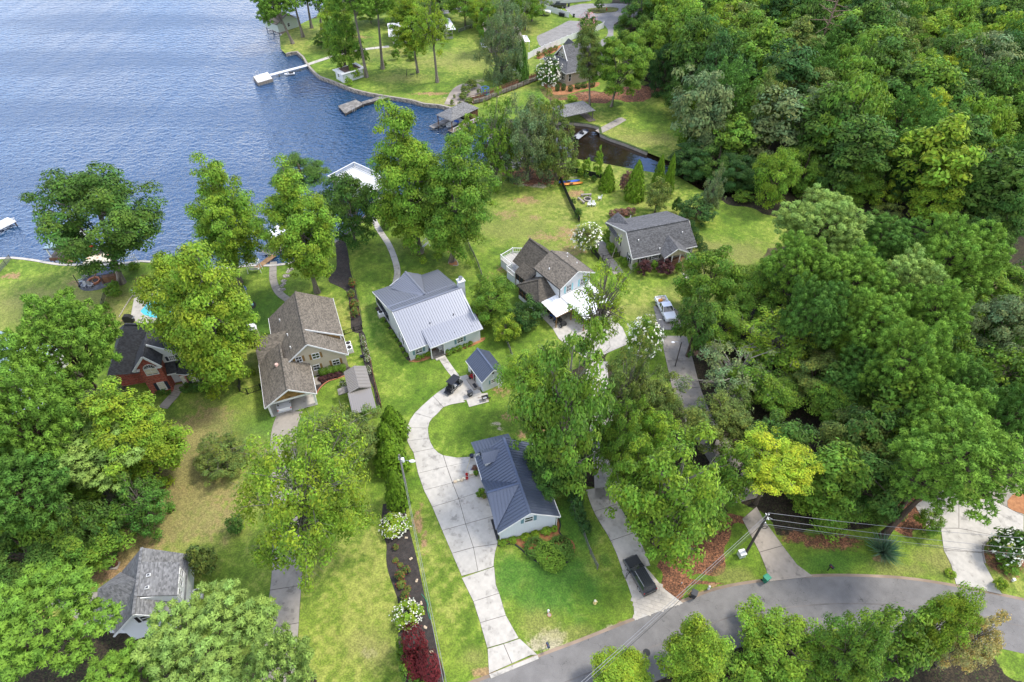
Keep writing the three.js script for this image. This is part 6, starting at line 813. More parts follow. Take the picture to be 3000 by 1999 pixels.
// lakeside and garden trees
tree('oak_tree', 'oak', 'dark', 'broad dark oak leaning over the lake beside the fire pit', -68.51, -85.29, 13.49, 8.94, 6.74, 2.29, null, { trunk: 0.42, bark: M.barkPale });
tree('sweetgum_tree', 'gum', 'bright', 'tall narrow bright green tree on the lakeshore left of the arbor swing', -47.72, -85.29, 12.5, 5.2, 9.64, 1.21, null, { bark: M.barkPale });
tree('maple_tree', 'gum', 'lime', 'large yellow-green tree overhanging the brick house and pool', -42.62, -61.45, 12.64, 6.08, 10.82, 1.8, null, { bark: M.barkPale });
tree('maple_tree', 'oak', 'lime', 'rounded yellow-green crown reaching over the pool', -50.04, -70.93, 9.96, 4.77, 4.96, 0);
tree('sweetgum_tree', 'gum', 'bright', 'tall bright tree behind the brown-roofed house, pale trunk on the lawn', -33.62, -82.69, 13.19, 5.49, 9.3, 0.21, null, { bark: M.barkPale, trunk: 0.34 });
tree('oak_tree', 'oak', 'dark', 'low dark oak reaching over the lake behind the bright sweetgum', -41.94, -112.07, 6.34, 5.19, 2.34, 0);
tree('oak_tree', 'oak', 'dark', 'dark spreading oak in front of the white boathouse', -29.8, -97.45, 7.1, 5.37, 5.8, 0.47, null, { bark: M.barkPale });
tree('sweetgum_tree', 'gum', 'bright', 'big bright green tree left of the pair behind the farmhouse', -16.93, -94.16, 14.13, 6.21, 12.13, -0.84, null, { bark: M.barkPale, trunk: 0.36 });
tree('sweetgum_tree', 'gum', 'mid', 'big green tree right of the pair behind the farmhouse', -11.01, -91.53, 12.63, 5.87, 10.43, 1.44, null, { bark: M.barkPale, trunk: 0.36 });
tree('birch_tree', 'birch', 'mid', 'feathery tree at the creek mouth left of the three', -3.84, -117.98, 9.43, 4.93, 8.33, 0.19);
tree('birch_tree', 'birch', 'grey', 'feathery grey-green tree in the middle of the creek three', 3.42, -120.3, 9.38, 5.7, 8.51, -0.61);
tree('birch_tree', 'birch', 'olive', 'feathery tree beside the black garden fence corner', 9.51, -120.3, 8.24, 4.66, 8.33, -0.67);
tree('young_tree', 'oak', 'bright', 'young tree by the creek boathouse with light foliage', -9.82, -131.79, 5.45, 2.52, 3.45, 0);
tree('bay_tree', 'oak', 'mid', 'dense rounded tree at the east corner of the farmhouse', -3.25, -75.95, 4.07, 3.77, 3.77, 0, null, { variant: 1 });
tree('magnolia_tree', 'oak', 'deep', 'dark rounded small tree below the screened porch', 2.46, -73.96, 2.86, 2.92, 2.66, 0);
tree('crape_myrtle', 'oak', 'lime', 'pale small tree between farmhouse and dark porch tree', -0.99, -70.9, 2.51, 2.31, 2.31, 0);
tree('crape_myrtle', 'oak', 'olive', 'white flowering crape myrtle by the black gate', 14.96, -93.9, 4.08, 2.83, 2.1, -1.55, null, { bloom: 'white' });
tree('crape_myrtle', 'oak', 'mid', 'white flowering crape myrtle between the two drives', 20.05, -67.28, 4.25, 2.75, 3.45, 0, null, { bloom: 'white' });
tree('crape_myrtle', 'oak', 'dark', 'white flowering crape myrtle beside the far cottage', 10.1, -169.63, 3.5, 3.49, 3.76, -0.15, null, { bloom: 'white' });
tree('crape_myrtle', 'oak', 'dark', 'round pinkish crape myrtle by the far white fence', 23.71, -207.09, 3.46, 2.83, 3.42, -0.3, null, { bloom: 'pink' });
for (const [l, a] of [['leftmost', [19.94, -116.31, 2.73, 1.81, 2.73, 0]], ['second', [25.14, -112.44, 4.28, 2.11, 4.28, 0]], ['third', [30.93, -117.88, 3.44, 1.36, 3.44, 0]], ['rightmost', [32.32, -114.44, 4.4, 1.24, 4.4, 0]]]) tree('arborvitae', 'cone', 'arbor', `${l} conical arborvitae in the row behind the cottage yard`, ...a, 'arborvitae behind the yard');
tree('holly_tree', 'oak', 'olive', 'broad olive shrub tree at the end of the arborvitae row', 28.66, -107.38, 3.88, 2.9, 3.58, 0);
tree('plum_bush', 'bush', 'rust', 'rusty brown bush between the arborvitae', 23.69, -114.91, 2.33, 1.53, 2.33, 0);
tree('willow_tree', 'birch', 'grey', 'small weeping grey-green tree above the creek bank', 39.11, -106.8, 4.72, 2.2, 4.72, 0);
tree('magnolia_tree', 'oak', 'deep', 'dark glossy magnolia beside the weeping tree', 36.09, -104.46, 2.58, 3.55, 2.58, 0);
tree('elm_tree', 'oak', 'bright', 'bright fan shaped tree standing alone by the creek lawn', 52.62, -110.06, 6.34, 4.45, 5.09, -0.73, null, { variant: 0 });
tree('sassafras_tree', 'gum', 'lime', 'yellow-green tree at the wood edge by the right lawn', 80.73, -103.69, 6.15, 4.95, 6.15, 0);
tree('sassafras_tree', 'oak', 'lime', 'small lime tree left of the yellow-green wood edge tree', 73.87, -108.66, 2.9, 3.12, 2.9, 0); tree('sassafras_tree', 'oak', 'olive', 'low bushy tree below the small lime tree', 73.3, -104.29, 1.9, 3.06, 1.9, 0);
tree('laurel_tree', 'oak', 'olive', 'low yellowish shrub tree on the lawn above the pines', 60.09, -107.67, 1.72, 3.47, 1.72, 0);
// far shore
tree('maple_tree', 'oak', 'mid', 'round full tree on the lawn right of the far cottage', 25.46, -156.12, 10.58, 6.8, 6.07, 1.48, null, { bark: M.barkPale });
tree('slender_tree', 'gum', 'olive', 'slender tree in front of the far cottage roof', 19.96, -156.88, 13.17, 3.16, 5.48, -1.47, null, { bark: M.barkPale, trunk: 0.2 });
tree('cypress_tree', 'birch', 'grey', 'pale bare-branched cypress hiding the tan far house', -3.18, -173.42, 9.41, 6.23, 9.78, 1.28, null, { limbBark: M.barkWhite });
tree('arborvitae', 'cone', 'pineDark', 'dark upright evergreen right of the pale cypress', 2.74, -172.02, 5.44, 1.87, 5.44, 0); tree('hardwood_tree', 'oak', 'mid', 'leafy tree behind the pale cypress', -6.11, -192.9, 7.43, 3.78, 5.43, 0);
tree('young_tree', 'oak', 'dark', 'small round street tree on the far turf island', 29.6, -230.82, 2.04, 1.77, 1.61, -0.2);
const farPines = [['leaning at the boathouse point', [-67.09, -200.21, 11.31, 6.01, 4.92, -3.02]], ['second from the boathouse point', [-65.34, -206.05, 12.4, 5.1, 4, -0.45]], ['third from the boathouse point', [-64.49, -214.04, 11.6, 4.74, 4.18, 0.72]], ['behind the leafy shore tree', [-60.32, -209.99, 11.3, 5.2, 4.64, 0.55]], ['beside the ivy pump house', [-40.32, -174.83, 20.34, 6.51, 4.62, -0.5]], ['right of the pump house', [-36.72, -180.59, 17.88, 4.95, 3.97, 1.16]]];
for (const [l, a] of farPines) tree('tall_pine', 'pine', 'pine', `tall bare-stemmed pine ${l}`, ...a, 'tall pines on the far shore', { trunk: 0.34, bark: M.barkPale });
tree('poplar_tree', 'gum', 'lime', 'tall yellowish tree on the far lawn, left pale trunk', -26.46, -177.92, 12.41, 5.47, 6.96, -0.41, null, { bark: M.barkPale }); tree('poplar_tree', 'birch', 'lime', 'thin airy tree on the far lawn, right pale trunk', -20.44, -171.36, 14.95, 4.82, 6.25, -0.4, null, { bark: M.barkPale });
tree('hardwood_tree', 'oak', 'mid', 'leafy tree draped behind the pump house', -46.11, -176.54, 8.1, 5.07, 7.1, 0); tree('hardwood_tree', 'oak', 'lime', 'bright leafy tree between the far shore pines', -51.88, -197.45, 7.04, 5.04, 5.04, 0); tree('hardwood_tree', 'oak', 'dark', 'dark round bush tree on the far lawn under the pines', -56.81, -197.04, 2.38, 3.07, 2.38, 0);
[[-46.06, -218.43, 4.96, 6.58, 2.96, 0], [-35.21, -219.94, 5.52, 6.6, 3.52, 0], [-23.43, -223.43, 5.01, 6.69, 3.01, 0], [-15.11, -215.75, 6.75, 5.94, 4.75, 0], [-8.51, -211.17, 6.14, 5.32, 4.14, 0], [-3.3, -222.5, 7.8, 6.61, 4.8, 0], [4.26, -212.13, 6.84, 4.26, 4.84, 0], [6.56, -220.47, 7.87, 5.47, 4.87, 0]].forEach((a, i) => tree('hardwood_tree', i % 3 === 1 ? 'birch' : 'oak', ['mid', 'lime', 'dark'][i % 3], ['mid green', 'pale airy', 'dark'][i % 3] + ' tree in the row behind the far houses', ...a, 'trees behind the far houses'));
// bottom left corner and left side
tree('loblolly_pine', 'pine', 'pinePale', 'large pale pine crown at the bottom edge beside the grey house', -28.23, -21.34, 8.74, 6.08, 2.74, 0); tree('loblolly_pine', 'pine', 'pinePale', 'pale pine crown at the bottom edge over the weathered drive', -20.59, -19.44, 9.71, 2.93, 4.71, 0); tree('loblolly_pine', 'pine', 'pine', 'yellow-green pine crown above the corner at the bottom', -44.33, -23.2, 9.67, 5.94, 2.67, 0); tree('loblolly_pine', 'pine', 'pine', 'green pine crown at the very bottom edge', -35.83, -19.03, 7.53, 3.4, 1.53, 0);
tree('loblolly_pine', 'pine', 'pine', 'tall rounded pine in front of the pale blue metal roof', -56.84, -56.05, 13.67, 6.52, 5.67, 0); tree('loblolly_pine', 'pine', 'pine', 'broad pine at the left edge', -55.1, -44.32, 13.92, 5.92, 5.92, 0); tree('loblolly_pine', 'pine', 'pinePale', 'pine with pale tips below the left edge pine', -49.25, -42.67, 9.51, 5.58, 2.51, 0); tree('loblolly_pine', 'pine', 'pineDark', 'dark pine deep at the left edge', -53.11, -36.38, 11.24, 5.14, 4.24, 0);
tree('sweetgum_tree', 'gum', 'lime', 'bright gum tree below the brick house', -46.34, -45.8, 8.23, 5.18, 7.23, 0); tree('hardwood_tree', 'oak', 'mid', 'green tree in the left woods beside the clay lawn', -48.9, -34.75, 3.81, 4.71, 2.81, 0); tree('hardwood_tree', 'oak', 'dark', 'dark tree in the left woods near the drive', -53.96, -32.87, 4.43, 4.83, 2.43, 0); tree('hardwood_tree', 'oak', 'mid', 'mid green tree at the left edge woods', -53.48, -38.34, 5.28, 5.06, 2.28, 0); tree('hardwood_tree', 'oak', 'dark', 'small dark tree left of the rust barrel', -47.52, -35.7, 5.05, 2.72, 5.05, 0);
tree('hackberry_tree', 'birch', 'pineDark', 'dark drooping tree at the clay lawn edge', -44.28, -39.25, 4.23, 3.51, 3.73, 0); tree('peach_tree', 'birch', 'olive', 'small olive brown tree on the clay lawn', -37.83, -47.43, 2.28, 3.73, 1.68, 0); tree('boxwood_bush', 'bush', 'dark', 'small dark round bush on the clay lawn', -33.44, -38.12, 1.16, 1.16, 1.16, 0); tree('boxwood_bush', 'bush', 'olive', 'olive bush beside the grey house at bottom left', -35.14, -32.75, 2.57, 1.57, 2.57, 0);
tree('pecan_tree', 'birch', 'lime', 'wide airy tree over the weathered drive with pale limbs', -25.03, -34.81, 14.19, 6.68, 7.82, 4, null, { limbBark: M.barkWhite, variant: 1, trunk: 0.35 }); tree('pecan_tree', 'birch', 'olive', 'second airy crown behind the wide one near the metal shed', -21.79, -48.42, 5.17, 4.73, 3.17, 0, null, { limbBark: M.barkWhite });
[['topmost', [-16.21, -52.33, 3.03, 1.99, 3.03, 0]], ['second', [-16.41, -49.07, 3.35, 2.05, 3.35, 0]], ['third', [-15.8, -47.04, 2.83, 2.24, 2.83, 0]], ['lowest', [-14.24, -41.66, 3.7, 1.59, 3.7, 0]]].forEach(([l, a]) => tree('leyland_cypress', 'cone', 'arbor', `${l} yellow-green evergreen in the column beside the long driveway`, ...a, 'evergreens beside the long drive'));
// trees over the middle drive
tree('sweetgum_tree', 'loose', 'mid', 'large green tree overhanging the garage roof', 6.02, -44.56, 13.77, 5.94, 10.77, 0, null, { limbBark: M.barkWhite }); tree('sweetgum_tree', 'loose', 'bright', 'leafy crown at the upper left of the garage tree', 2.49, -55.02, 8.62, 4.29, 3.62, 0); tree('hardwood_tree', 'oak', 'dark', 'dark lower crown hanging over the garage ridge', 5.37, -44.75, 3.77, 3.93, 1.77, 0);
tree('pecan_tree', 'sparse', 'lime', 'bare-limbed airy tree over the white carport', 11.59, -65.89, 12.4, 4.37, 6.34, 0.9, null, { limbBark: M.barkPale, variant: 0 });
tree('pecan_tree', 'birch', 'olive', 'airy olive crown left of the truck drive', 14.5, -51.55, 9.62, 3.74, 7.62, 0); tree('hardwood_tree', 'loose', 'bright', 'bright green crown below the airy olive one', 17.28, -46.09, 7.4, 3.74, 4.4, 0); tree('tulip_poplar', 'loose', 'bright', 'very large bright green tree beside the black utility car', 17.26, -36.31, 9.61, 6.17, 7.61, 0, null, { limbBark: M.barkWhite }); tree('hardwood_tree', 'oak', 'mid', 'green crown over the apron right of the utility car', 22.08, -37.33, 4.09, 3.04, 2.09, 0);
tree('hardwood_tree', 'loose', 'mid', 'leafy green crown hiding the middle of the carport drive', 12.91, -44.84, 9.1, 3.01, 6.1, 0); tree('hardwood_tree', 'loose', 'bright', 'bright leafy crown left of the very large tree', 14.46, -40.43, 8.41, 3.11, 5.41, 0); tree('hardwood_tree', 'loose', 'olive', 'olive crown beside the yard lamp', 19.12, -52.89, 6.29, 3.55, 3.29, 0);
tree('dead_limbed_tree', 'sparse', 'grey', 'grey tree with many bare white limbs beside the truck drive', 31.32, -59.07, 5.02, 6.71, 3.02, 0, null, { limbBark: M.barkWhite }); tree('dead_limbed_tree', 'sparse', 'lime', 'yellow-green tree with bare white limbs above the grey one', 38.12, -64.2, 6.82, 6.27, 2.82, 0, null, { limbBark: M.barkWhite }); tree('hickory_tree', 'loose', 'yellow', 'bright yellow tree in the middle of the right woods', 30.66, -41.64, 9.09, 4.64, 2.09, 0, null, { limbBark: M.barkWhite }); tree('hardwood_tree', 'loose', 'olive', 'olive crown left of the bright yellow tree', 27.28, -50.27, 5.49, 4.8, 2.49, 0); tree('hardwood_tree', 'oak', 'mid', 'green crown between the yellow tree and the drive', 26.38, -41.44, 6.87, 3.08, 4.87, 0);
tree('hardwood_tree', 'oak', 'mid', 'green tree above the white pickup', 31.66, -77.58, 6.33, 5, 5.33, 0); tree('hardwood_tree', 'oak', 'dark', 'dark green tree right of the white pickup', 27.21, -67.43, 6.8, 3.08, 5.8, 0); tree('hardwood_tree', 'oak', 'mid', 'green crown right of the pickup tree', 37.31, -75.17, 5.66, 4.81, 3.66, 0); tree('hardwood_tree', 'oak', 'mid', 'leafy green crown below the pickup tree', 31.92, -69.27, 5.06, 4.29, 3.06, 0);
// the pine stand on the right
const stand = [[50.1, -84.79, 12.17, 7.02, 4.17, 0, 'pinePale'], [59.86, -81.53, 11.52, 5.17, 3.52, 0, 'pineDark'], [67.06, -76.5, 12.73, 6.26, 4.73, 0, 'pine'], [42.42, -74.27, 12.39, 4.87, 4.39, 0, 'pine'], [49.41, -70.38, 12.23, 5.68, 4.23, 0, 'pine'], [57.38, -70.5, 12.14, 5.05, 4.14, 0, 'pinePale'], [57.99, -63.55, 12.47, 4.47, 4.47, 0, 'pine'], [41.2, -63.39, 12.62, 4.16, 4.62, 0, 'pineDark'], [48.95, -61.62, 12.24, 4.7, 4.24, 0, 'pine'], [49.6, -53.73, 13.31, 4.89, 5.31, 0, 'pine'], [56.86, -52.76, 10.32, 3.32, 3.32, 0, 'pineDark'], [51.27, -45.88, 11.94, 4.85, 3.94, 0, 'pine'], [44.93, -37.2, 16.51, 5.57, 4.07, 1.35, 'pine'], [46.59, -39.07, 9.61, 3.66, 2.61, 0, 'pine'], [59.26, -46.14, 11.62, 3.08, 4.62, 0, 'pineDark'], [46.9, -56.23, 8.99, 4.04, 2.99, 0, 'pineDark']];
['highest at the lawn edge', 'second along the lawn edge', 'third along the lawn edge', 'at the upper left of the stand', 'below the highest one', 'upper centre of the stand', 'upper right of the stand', 'left side of the stand', 'centre of the stand', 'tallest in the middle of the stand', 'right of the tallest one', 'lower centre of the stand', 'lowest and widest by the white drive', 'leaning over the red straw bed', 'at the right edge of the frame', 'left below the centre'].forEach((l, i) => { const a = stand[i], t = a.pop(); tree('loblolly_pine', 'pine', t, `round crowned pine ${l}, right-hand pine stand`, ...a, 'pines of the right-hand stand', { trunk: 0.3 }); });
[[70.02, -64.88, 7.03, 5.03, 5.03, 0, 'grey'], [77.81, -79.2, 5.91, 4.94, 2.91, 0, 'mid'], [44.26, -53.99, 4.5, 4.41, 2.5, 0, 'mid'], [43.85, -47.3, 4.84, 4.42, 3.84, 0, 'olive'], [42.6, -58.22, 5.06, 4.24, 3.06, 0, 'olive'], [38.67, -40.86, 2.04, 4.54, 2.04, 0, 'mid'], [44.81, -41.85, 2.42, 3.76, 2.42, 0, 'dark'], [89.52, -98.7, 8.32, 6.32, 6.32, 0, 'dark'], [36.49, -42.94, 2.65, 3.25, 1.65, 0, 'mid'], [50.14, -37.95, 1.99, 1.56, 1.99, 0, 'mid'], [36.26, -56.49, 4.28, 3.6, 2.28, 0, 'mid'], [47.54, -56.2, 2.77, 3.03, 1.77, 0, 'dark']].forEach((a, i) => { const t = a.pop(); tree('hardwood_tree', 'oak', t, ['grey-green', 'mid green', 'leafy', 'olive', 'soft olive', 'low green', 'low dark', 'large dark', 'small leafy', 'small roadside', 'bushy', 'shaded dark'][i] + ' hardwood among the right-hand pines', ...a, 'hardwoods among the right-hand pines'); });
// roadside trees at the bottom
[['bright green crown at the bottom edge beside the road', 'loose', 'bright', [27.49, -23.16, 3.28, 5.07, 2.28, 0]], ['mid green crown at the bottom edge below the bend', 'loose', 'mid', [32.44, -21.45, 7.06, 3.1, 6.06, 0]], ['dense green crown right of the bend', 'oak', 'mid', [37.59, -22.65, 5.92, 3.19, 4.92, 0]], ['lime crown with upright shoots over the bend', 'gum', 'lime', [41.53, -23.66, 7.61, 2.11, 5.61, 0]], ['golden tan crown over the bend', 'birch', 'gold', [44.46, -22.66, 7.03, 2.44, 4.03, 0]], ['lime crown at the bottom edge left of the manhole', 'gum', 'lime', [17.55, -21.59, 6.1, 2.77, 4.1, 0]], ['small lime crown at the very bottom beside the road', 'gum', 'lime', [10.82, -20.33, 3.27, 2.82, 1.27, 0]], ['low green crown at the bottom edge near the middle', 'oak', 'mid', [22.48, -20.84, 1.58, 3.5, 1.58, 0]]].forEach(([l, k, t, a]) => tree('roadside_tree', k, t, l, ...a));
// the woods: trees set out over the slope behind the creek
const woods = [[[44.5, -165.41], [43.05, -136.34], [36.53, -123.41], [45.33, -112.84], [57.45, -117.1], [63.69, -108.77], [73.14, -110.38], [77.15, -99.71], [87.37, -96.89], [102.16, -96.89], [191.29, -142.91], [581.61, -575.85], [84.04, -575.85], [39.39, -233.1], [36.96, -204.05], [37.25, -171.07]], [[51.95, -91.53], [46.21, -80.64], [35.1, -66.35], [29.66, -60.18], [27.85, -52.28], [31.59, -40.25], [51.09, -40.25], [53.44, -45.29], [64.96, -44.63], [78.33, -52.28], [100.39, -86.5], [85.19, -84.1], [70.69, -88.97]], [[-86.82, -60.18], [-74.02, -60.18], [-63.49, -52.28], [-53.09, -46.62], [-49.61, -36.75], [-55.29, -30.89], [-65.52, -28.43]]];
reseed(4242);
woods.forEach((poly, w) => {
  const xs = poly.map((p) => p[0]), zs = poly.map((p) => p[1]), step = w ? 7.6 : 8.3;
  for (let z = Math.max(...zs); z > Math.min(...zs); z -= step) for (let x = Math.min(...xs); x < Math.max(...xs); x += step) {
    const px = x + rr(-3.2, 3.2), pz = z + rr(-3.2, 3.2), u = rnd(), v = rnd(), q = rnd(), far = Math.hypot(px, pz);
    if (!inside(poly, px, pz) || far > 300 || -pz > 250 || Math.abs(px) > 0.818 * (42.2 - 0.711 * pz) + 7) continue;
    const R = rr(4.6, 7.2) * (w ? 0.72 : 1), b = R * rr(0.85, 1.25), c0 = w ? rr(0.3, 2.4) : rr(2.5, 6.5);
    const kind = !w && u > 0.9 ? 'farPine' : u > 0.7 ? 'farGum' : 'farOak', tint = kind === 'farPine' ? 'pineDark' : w ? ['dark', 'deep', 'mid'][Math.floor(v * 3)] : ['mid', 'dark', 'deep', 'mid', 'olive', 'grey', 'dark', 'bright', 'mid', 'lime'][Math.floor(v * 10)];
    const word = { mid: 'mid green', dark: 'dark green', deep: 'deep green', olive: 'olive', grey: 'grey-green', bright: 'bright green', lime: 'yellow-green', pineDark: 'dark' }[tint];
    tree(w ? 'understorey_tree' : 'woodland_tree', kind, tint, w === 1 ? `${word} understorey tree ${px < 24 ? 'beside the truck drive' : px < 38 ? 'left of the pine stand' : px < 52 ? 'in the middle of the pine stand' : 'right of the pine stand'}, ${pz > -52 ? 'near the road' : pz > -66 ? 'halfway up' : 'high up'}` : w === 2 ? `${R > 3.9 ? 'larger' : 'smaller'} ${word} understorey tree in the left woods, ${pz > -45 ? 'near the grey house' : 'near the pines'}` : `${R > 6.3 ? 'large ' : R < 5.2 ? 'small ' : ''}${word} ${kind === 'farPine' ? 'pine' : kind === 'farGum' ? 'upright hardwood' : 'round hardwood'} in the woods ${pz > -125 ? 'by the creek bank' : pz > -160 ? (px > 75 ? 'below the right-hand edge' : 'above the creek head') : pz > -205 ? (px > 90 ? 'towards the right-hand edge' : 'near the dead pine') : px > 90 ? 'in the top right corner' : 'along the top edge'}`, px, pz, c0 + b, R, b, 0, ['trees of the woods behind the creek', 'understorey between the pines', 'understorey of the left woods'][w]);
  }
});
tree('hickory_tree', 'gum', 'yellow', 'yellow tree low in the woods behind the creek', 86.71, -125.81, 11.25, 3.82, 5.25, 0); tree('hickory_tree', 'gum', 'yellow', 'small yellow tree above the other yellow one in the woods', 100.41, -145.09, 13.12, 3.78, 3.12, 0); tree('hardwood_tree', 'gum', 'lime', 'yellow-green tree near the top of the woods', 71.77, -194.31, 12.79, 6.82, 4.79, 0); tree('hardwood_tree', 'gum', 'lime', 'pale green tree below the small yellow one in the woods', 90.62, -139.41, 12.47, 4.08, 5.47, 0);
tree('hardwood_tree', 'gum', 'grey', 'tall pale green tree at the wood edge left of the dark house', 41.5, -126.7, 8.92, 4.16, 7.92, 0); tree('hardwood_tree', 'gum', 'olive', 'tall olive tree at the wood edge by the creek', 52.71, -127.61, 9.45, 3.71, 8.45, 0); tree('hardwood_tree', 'oak', 'deep', 'deep green tree hanging over the creek bank', 38.4, -121.93, 3.42, 4.64, 3.42, 0); tree('hardwood_tree', 'oak', 'dark', 'dark tree over the creek right of the ramp lawn', 43.47, -120.22, 3.85, 5.05, 3.85, 0); tree('hardwood_tree', 'oak', 'deep', 'dark shaded tree at the creek head', 51.34, -116.67, 3.32, 4.52, 3.32, 0);
{ // a bare dead pine above the canopy, and a thin dead stem by the creek
  reseed(77); let t = thing('dead_pine', 'bare bleached dead pine standing above the woods', 'tree', 78.46, -167.53, 0, null); t.rotation.z = -0.06; const geo = [bar([0, 0, 0], [0, 29, 0], 0.5, 7, 0.12)]; for (let i = 0; i < 26; i++) { const y = 15 + i * 0.52, a = i * 2.4, L = (30 - y) * 0.32 * rr(0.7, 1.2) + 0.9; const e = [Math.cos(a) * L, y + rr(-0.5, 0.9), Math.sin(a) * L]; geo.push(bar([0, y, 0], e, 0.15, 5, 0.05)); for (let j = 0; j < 2; j++) geo.push(bar([e[0] * 0.6, lerp(y, e[1], 0.6), e[2] * 0.6], [e[0] * 0.8 + rr(-0.7, 0.7), e[1] + rr(0, 0.9), e[2] * 0.8 + rr(-0.7, 0.7)], 0.05, 4, 0.02)); } mesh('trunk', geo, mat([0.55, 0.42, 0.31], 1, { map: T.bark }), t);
}
[[36.52, -195.88, 6.46, 5.76, 6.46, 0], [36.73, -173.35, 7.21, 4.89, 7.21, 0], [39.74, -163.84, 5.77, 4.5, 5.77, 0], [44.08, -180.61, 8.04, 5.38, 6.04, 0], [42.03, -149.97, 6, 4.43, 6, 0], [39.58, -130.39, 6.13, 3.45, 6.13, 0], [46.27, -116.42, 3.47, 4.05, 3.47, 0], [60.07, -115.55, 4.46, 4.46, 4.46, 0], [64.64, -111.55, 3.82, 4.38, 3.82, 0], [69.42, -111.4, 4.88, 4.35, 4.88, 0], [78.64, -110.62, 4.86, 4.33, 4.86, 0], [88.97, -106.14, 4.64, 4.64, 4.64, 0], [86.65, -93.72, 4.21, 4.71, 4.21, 0], [77.38, -118.29, 6.38, 4.93, 4.38, 0], [71.55, -121.84, 6.47, 5.02, 4.47, 0], [65.28, -124.45, 6.1, 5.1, 5.1, 0], [88.19, -116.56, 6.35, 4.88, 4.35, 0]].forEach((a, i) => tree('edge_tree', i % 4 === 1 ? 'gum' : 'oak', ['dark', 'mid', 'deep', 'mid'][i % 4], ['first', 'second', 'third', 'fourth', 'fifth', 'sixth', 'seventh', 'eighth', 'ninth', 'tenth', 'eleventh', 'twelfth', 'thirteenth', 'fourteenth', 'fifteenth', 'sixteenth', 'seventeenth'][i] + ' low-branched tree along the wood edge from the far court', ...a, 'low trees along the wood edge'));
// shrubs and flowers
const bushes = [
  ['hydrangea', 'bush', 'lime', 'big white hydrangea at the top of the black mulch bed', -14.22, -38.18, 0.74, 1.64, 0.74, 0, 'white'], ['hydrangea', 'bush', 'lime', 'big white hydrangea above the red barberry', -11.42, -27.52, 0.73, 1.61, 0.73, 0, 'white'],
  ['oleander', 'bush', 'dark', 'white flowering bush beside the wide white drive', 57.84, -34.78, 2.21, 2.01, 2.21, 0, 'white'], ['azalea', 'bush', 'mid', 'small round shrub by the white drive island', 57.63, -33.21, 0.54, 1.21, 0.54, 0],
  ['barberry', 'hedge', 'red', 'dark red barberry mass, upper part of the mulch bed hedge', -9.89, -23.51, 3.71, 1.23, 3.71, 0], ['barberry', 'hedge', 'red', 'dark red barberry mass at the bottom of the bed', -8.31, -21.57, 3.12, 1.13, 3.12, 0], ['barberry', 'hedge', 'red', 'low red barberry corner by the bottom edge', -10, -21.83, 2.57, 1.05, 2.57, 0],
  ['boxwood', 'bush', 'mid', 'clipped boxwood ball at the top left of the barberry', -11.76, -24.32, 1.19, 0.5, 1.19, 0], ['boxwood', 'bush', 'mid', 'clipped boxwood ball in the middle of the barberry edge', -11.42, -23.01, 1.52, 0.58, 1.52, 0], ['boxwood', 'bush', 'mid', 'clipped boxwood ball low on the barberry edge', -10.63, -21.24, 2.24, 0.79, 2.24, 0], ['boxwood', 'bush', 'mid', 'clipped boxwood ball at the bottom edge', -9.4, -20.98, 0.32, 0.71, 0.32, 0],
  ['azalea', 'bush', 'bright', 'yellow-green azalea at the corner of the garage gable', -1.08, -36.29, 0.27, 0.6, 0.27, 0], ['azalea', 'bush', 'bright', 'second azalea along the garage gable', 0.11, -36.56, 0.25, 0.54, 0.25, 0], ['azalea', 'bush', 'lime', 'third azalea along the garage gable', 1.65, -36.98, 0.27, 0.6, 0.27, 0], ['azalea', 'bush', 'lime', 'fourth azalea along the garage gable', 2.84, -37.33, 0.26, 0.58, 0.26, 0], ['azalea', 'bush', 'bright', 'fifth azalea along the garage gable', 4.12, -37.75, 0.29, 0.65, 0.29, 0], ['azalea', 'bush', 'bright', 'sixth azalea at the east end of the gable', 5.15, -37.99, 0.29, 0.44, 0.29, 0],
  ['loropetalum', 'plum', 'x'],
].filter((b) => b.length > 4);
for (const [n, k, t, l, x, z, hc, R, b, lean, bl] of bushes) tree(n, k, t, l, x, z, hc, R, b, 0, null, { bloom: bl });
{ // one broad clipped mass of azaleas below the garage
  const g = [[2.75, -35.43, 0.6, 1.34, 0.6, 0], [4.13, -34.64, 0.69, 1.54, 0.69, 0], [5.72, -35.56, 0.64, 1.41, 0.64, 0], [4.79, -33.9, 0.69, 1.53, 0.69, 0], [6.31, -34.81, 0.65, 1.05, 0.65, 0]]; ['upper left', 'middle', 'upper right', 'lower', 'right'].forEach((l, i) => tree('azalea_mound', 'hedge', i % 2 ? 'mid' : 'dark', `${l} part of the broad azalea island below the garage`, ...g[i], 'azalea island'));
}
const hedgeRow = (name, tint, label, list, kind = 'bush', bloom, group) => list.forEach(([x, z, hc, R, b], i) => tree(name, kind, tint, `${label}, ${['first', 'second', 'third', 'fourth', 'fifth', 'sixth', 'seventh', 'eighth', 'ninth'][i]} along the row`, x, z, hc, R, b, 0, group || label, { bloom }));
hedgeRow('box_shrub', 'mid', 'round green shrub right of the farmhouse porch', [[-9.87, -67.97, 0.39, 0.57, 0.39, 0], [-9.09, -68.46, 0.39, 0.57, 0.39, 0], [-8.2, -68.91, 0.39, 0.57, 0.39, 0], [-7.31, -69.43, 0.37, 0.45, 0.37, 0], [-6.54, -69.82, 0.41, 0.41, 0.41, 0]]);
hedgeRow('box_shrub', 'bright', 'round shrub left of the farmhouse porch', [[-14.45, -66.67, 0.48, 0.48, 0.48, 0], [-13.75, -67.16, 0.36, 0.44, 0.36, 0], [-13.04, -67.59, 0.34, 0.53, 0.34, 0]]);
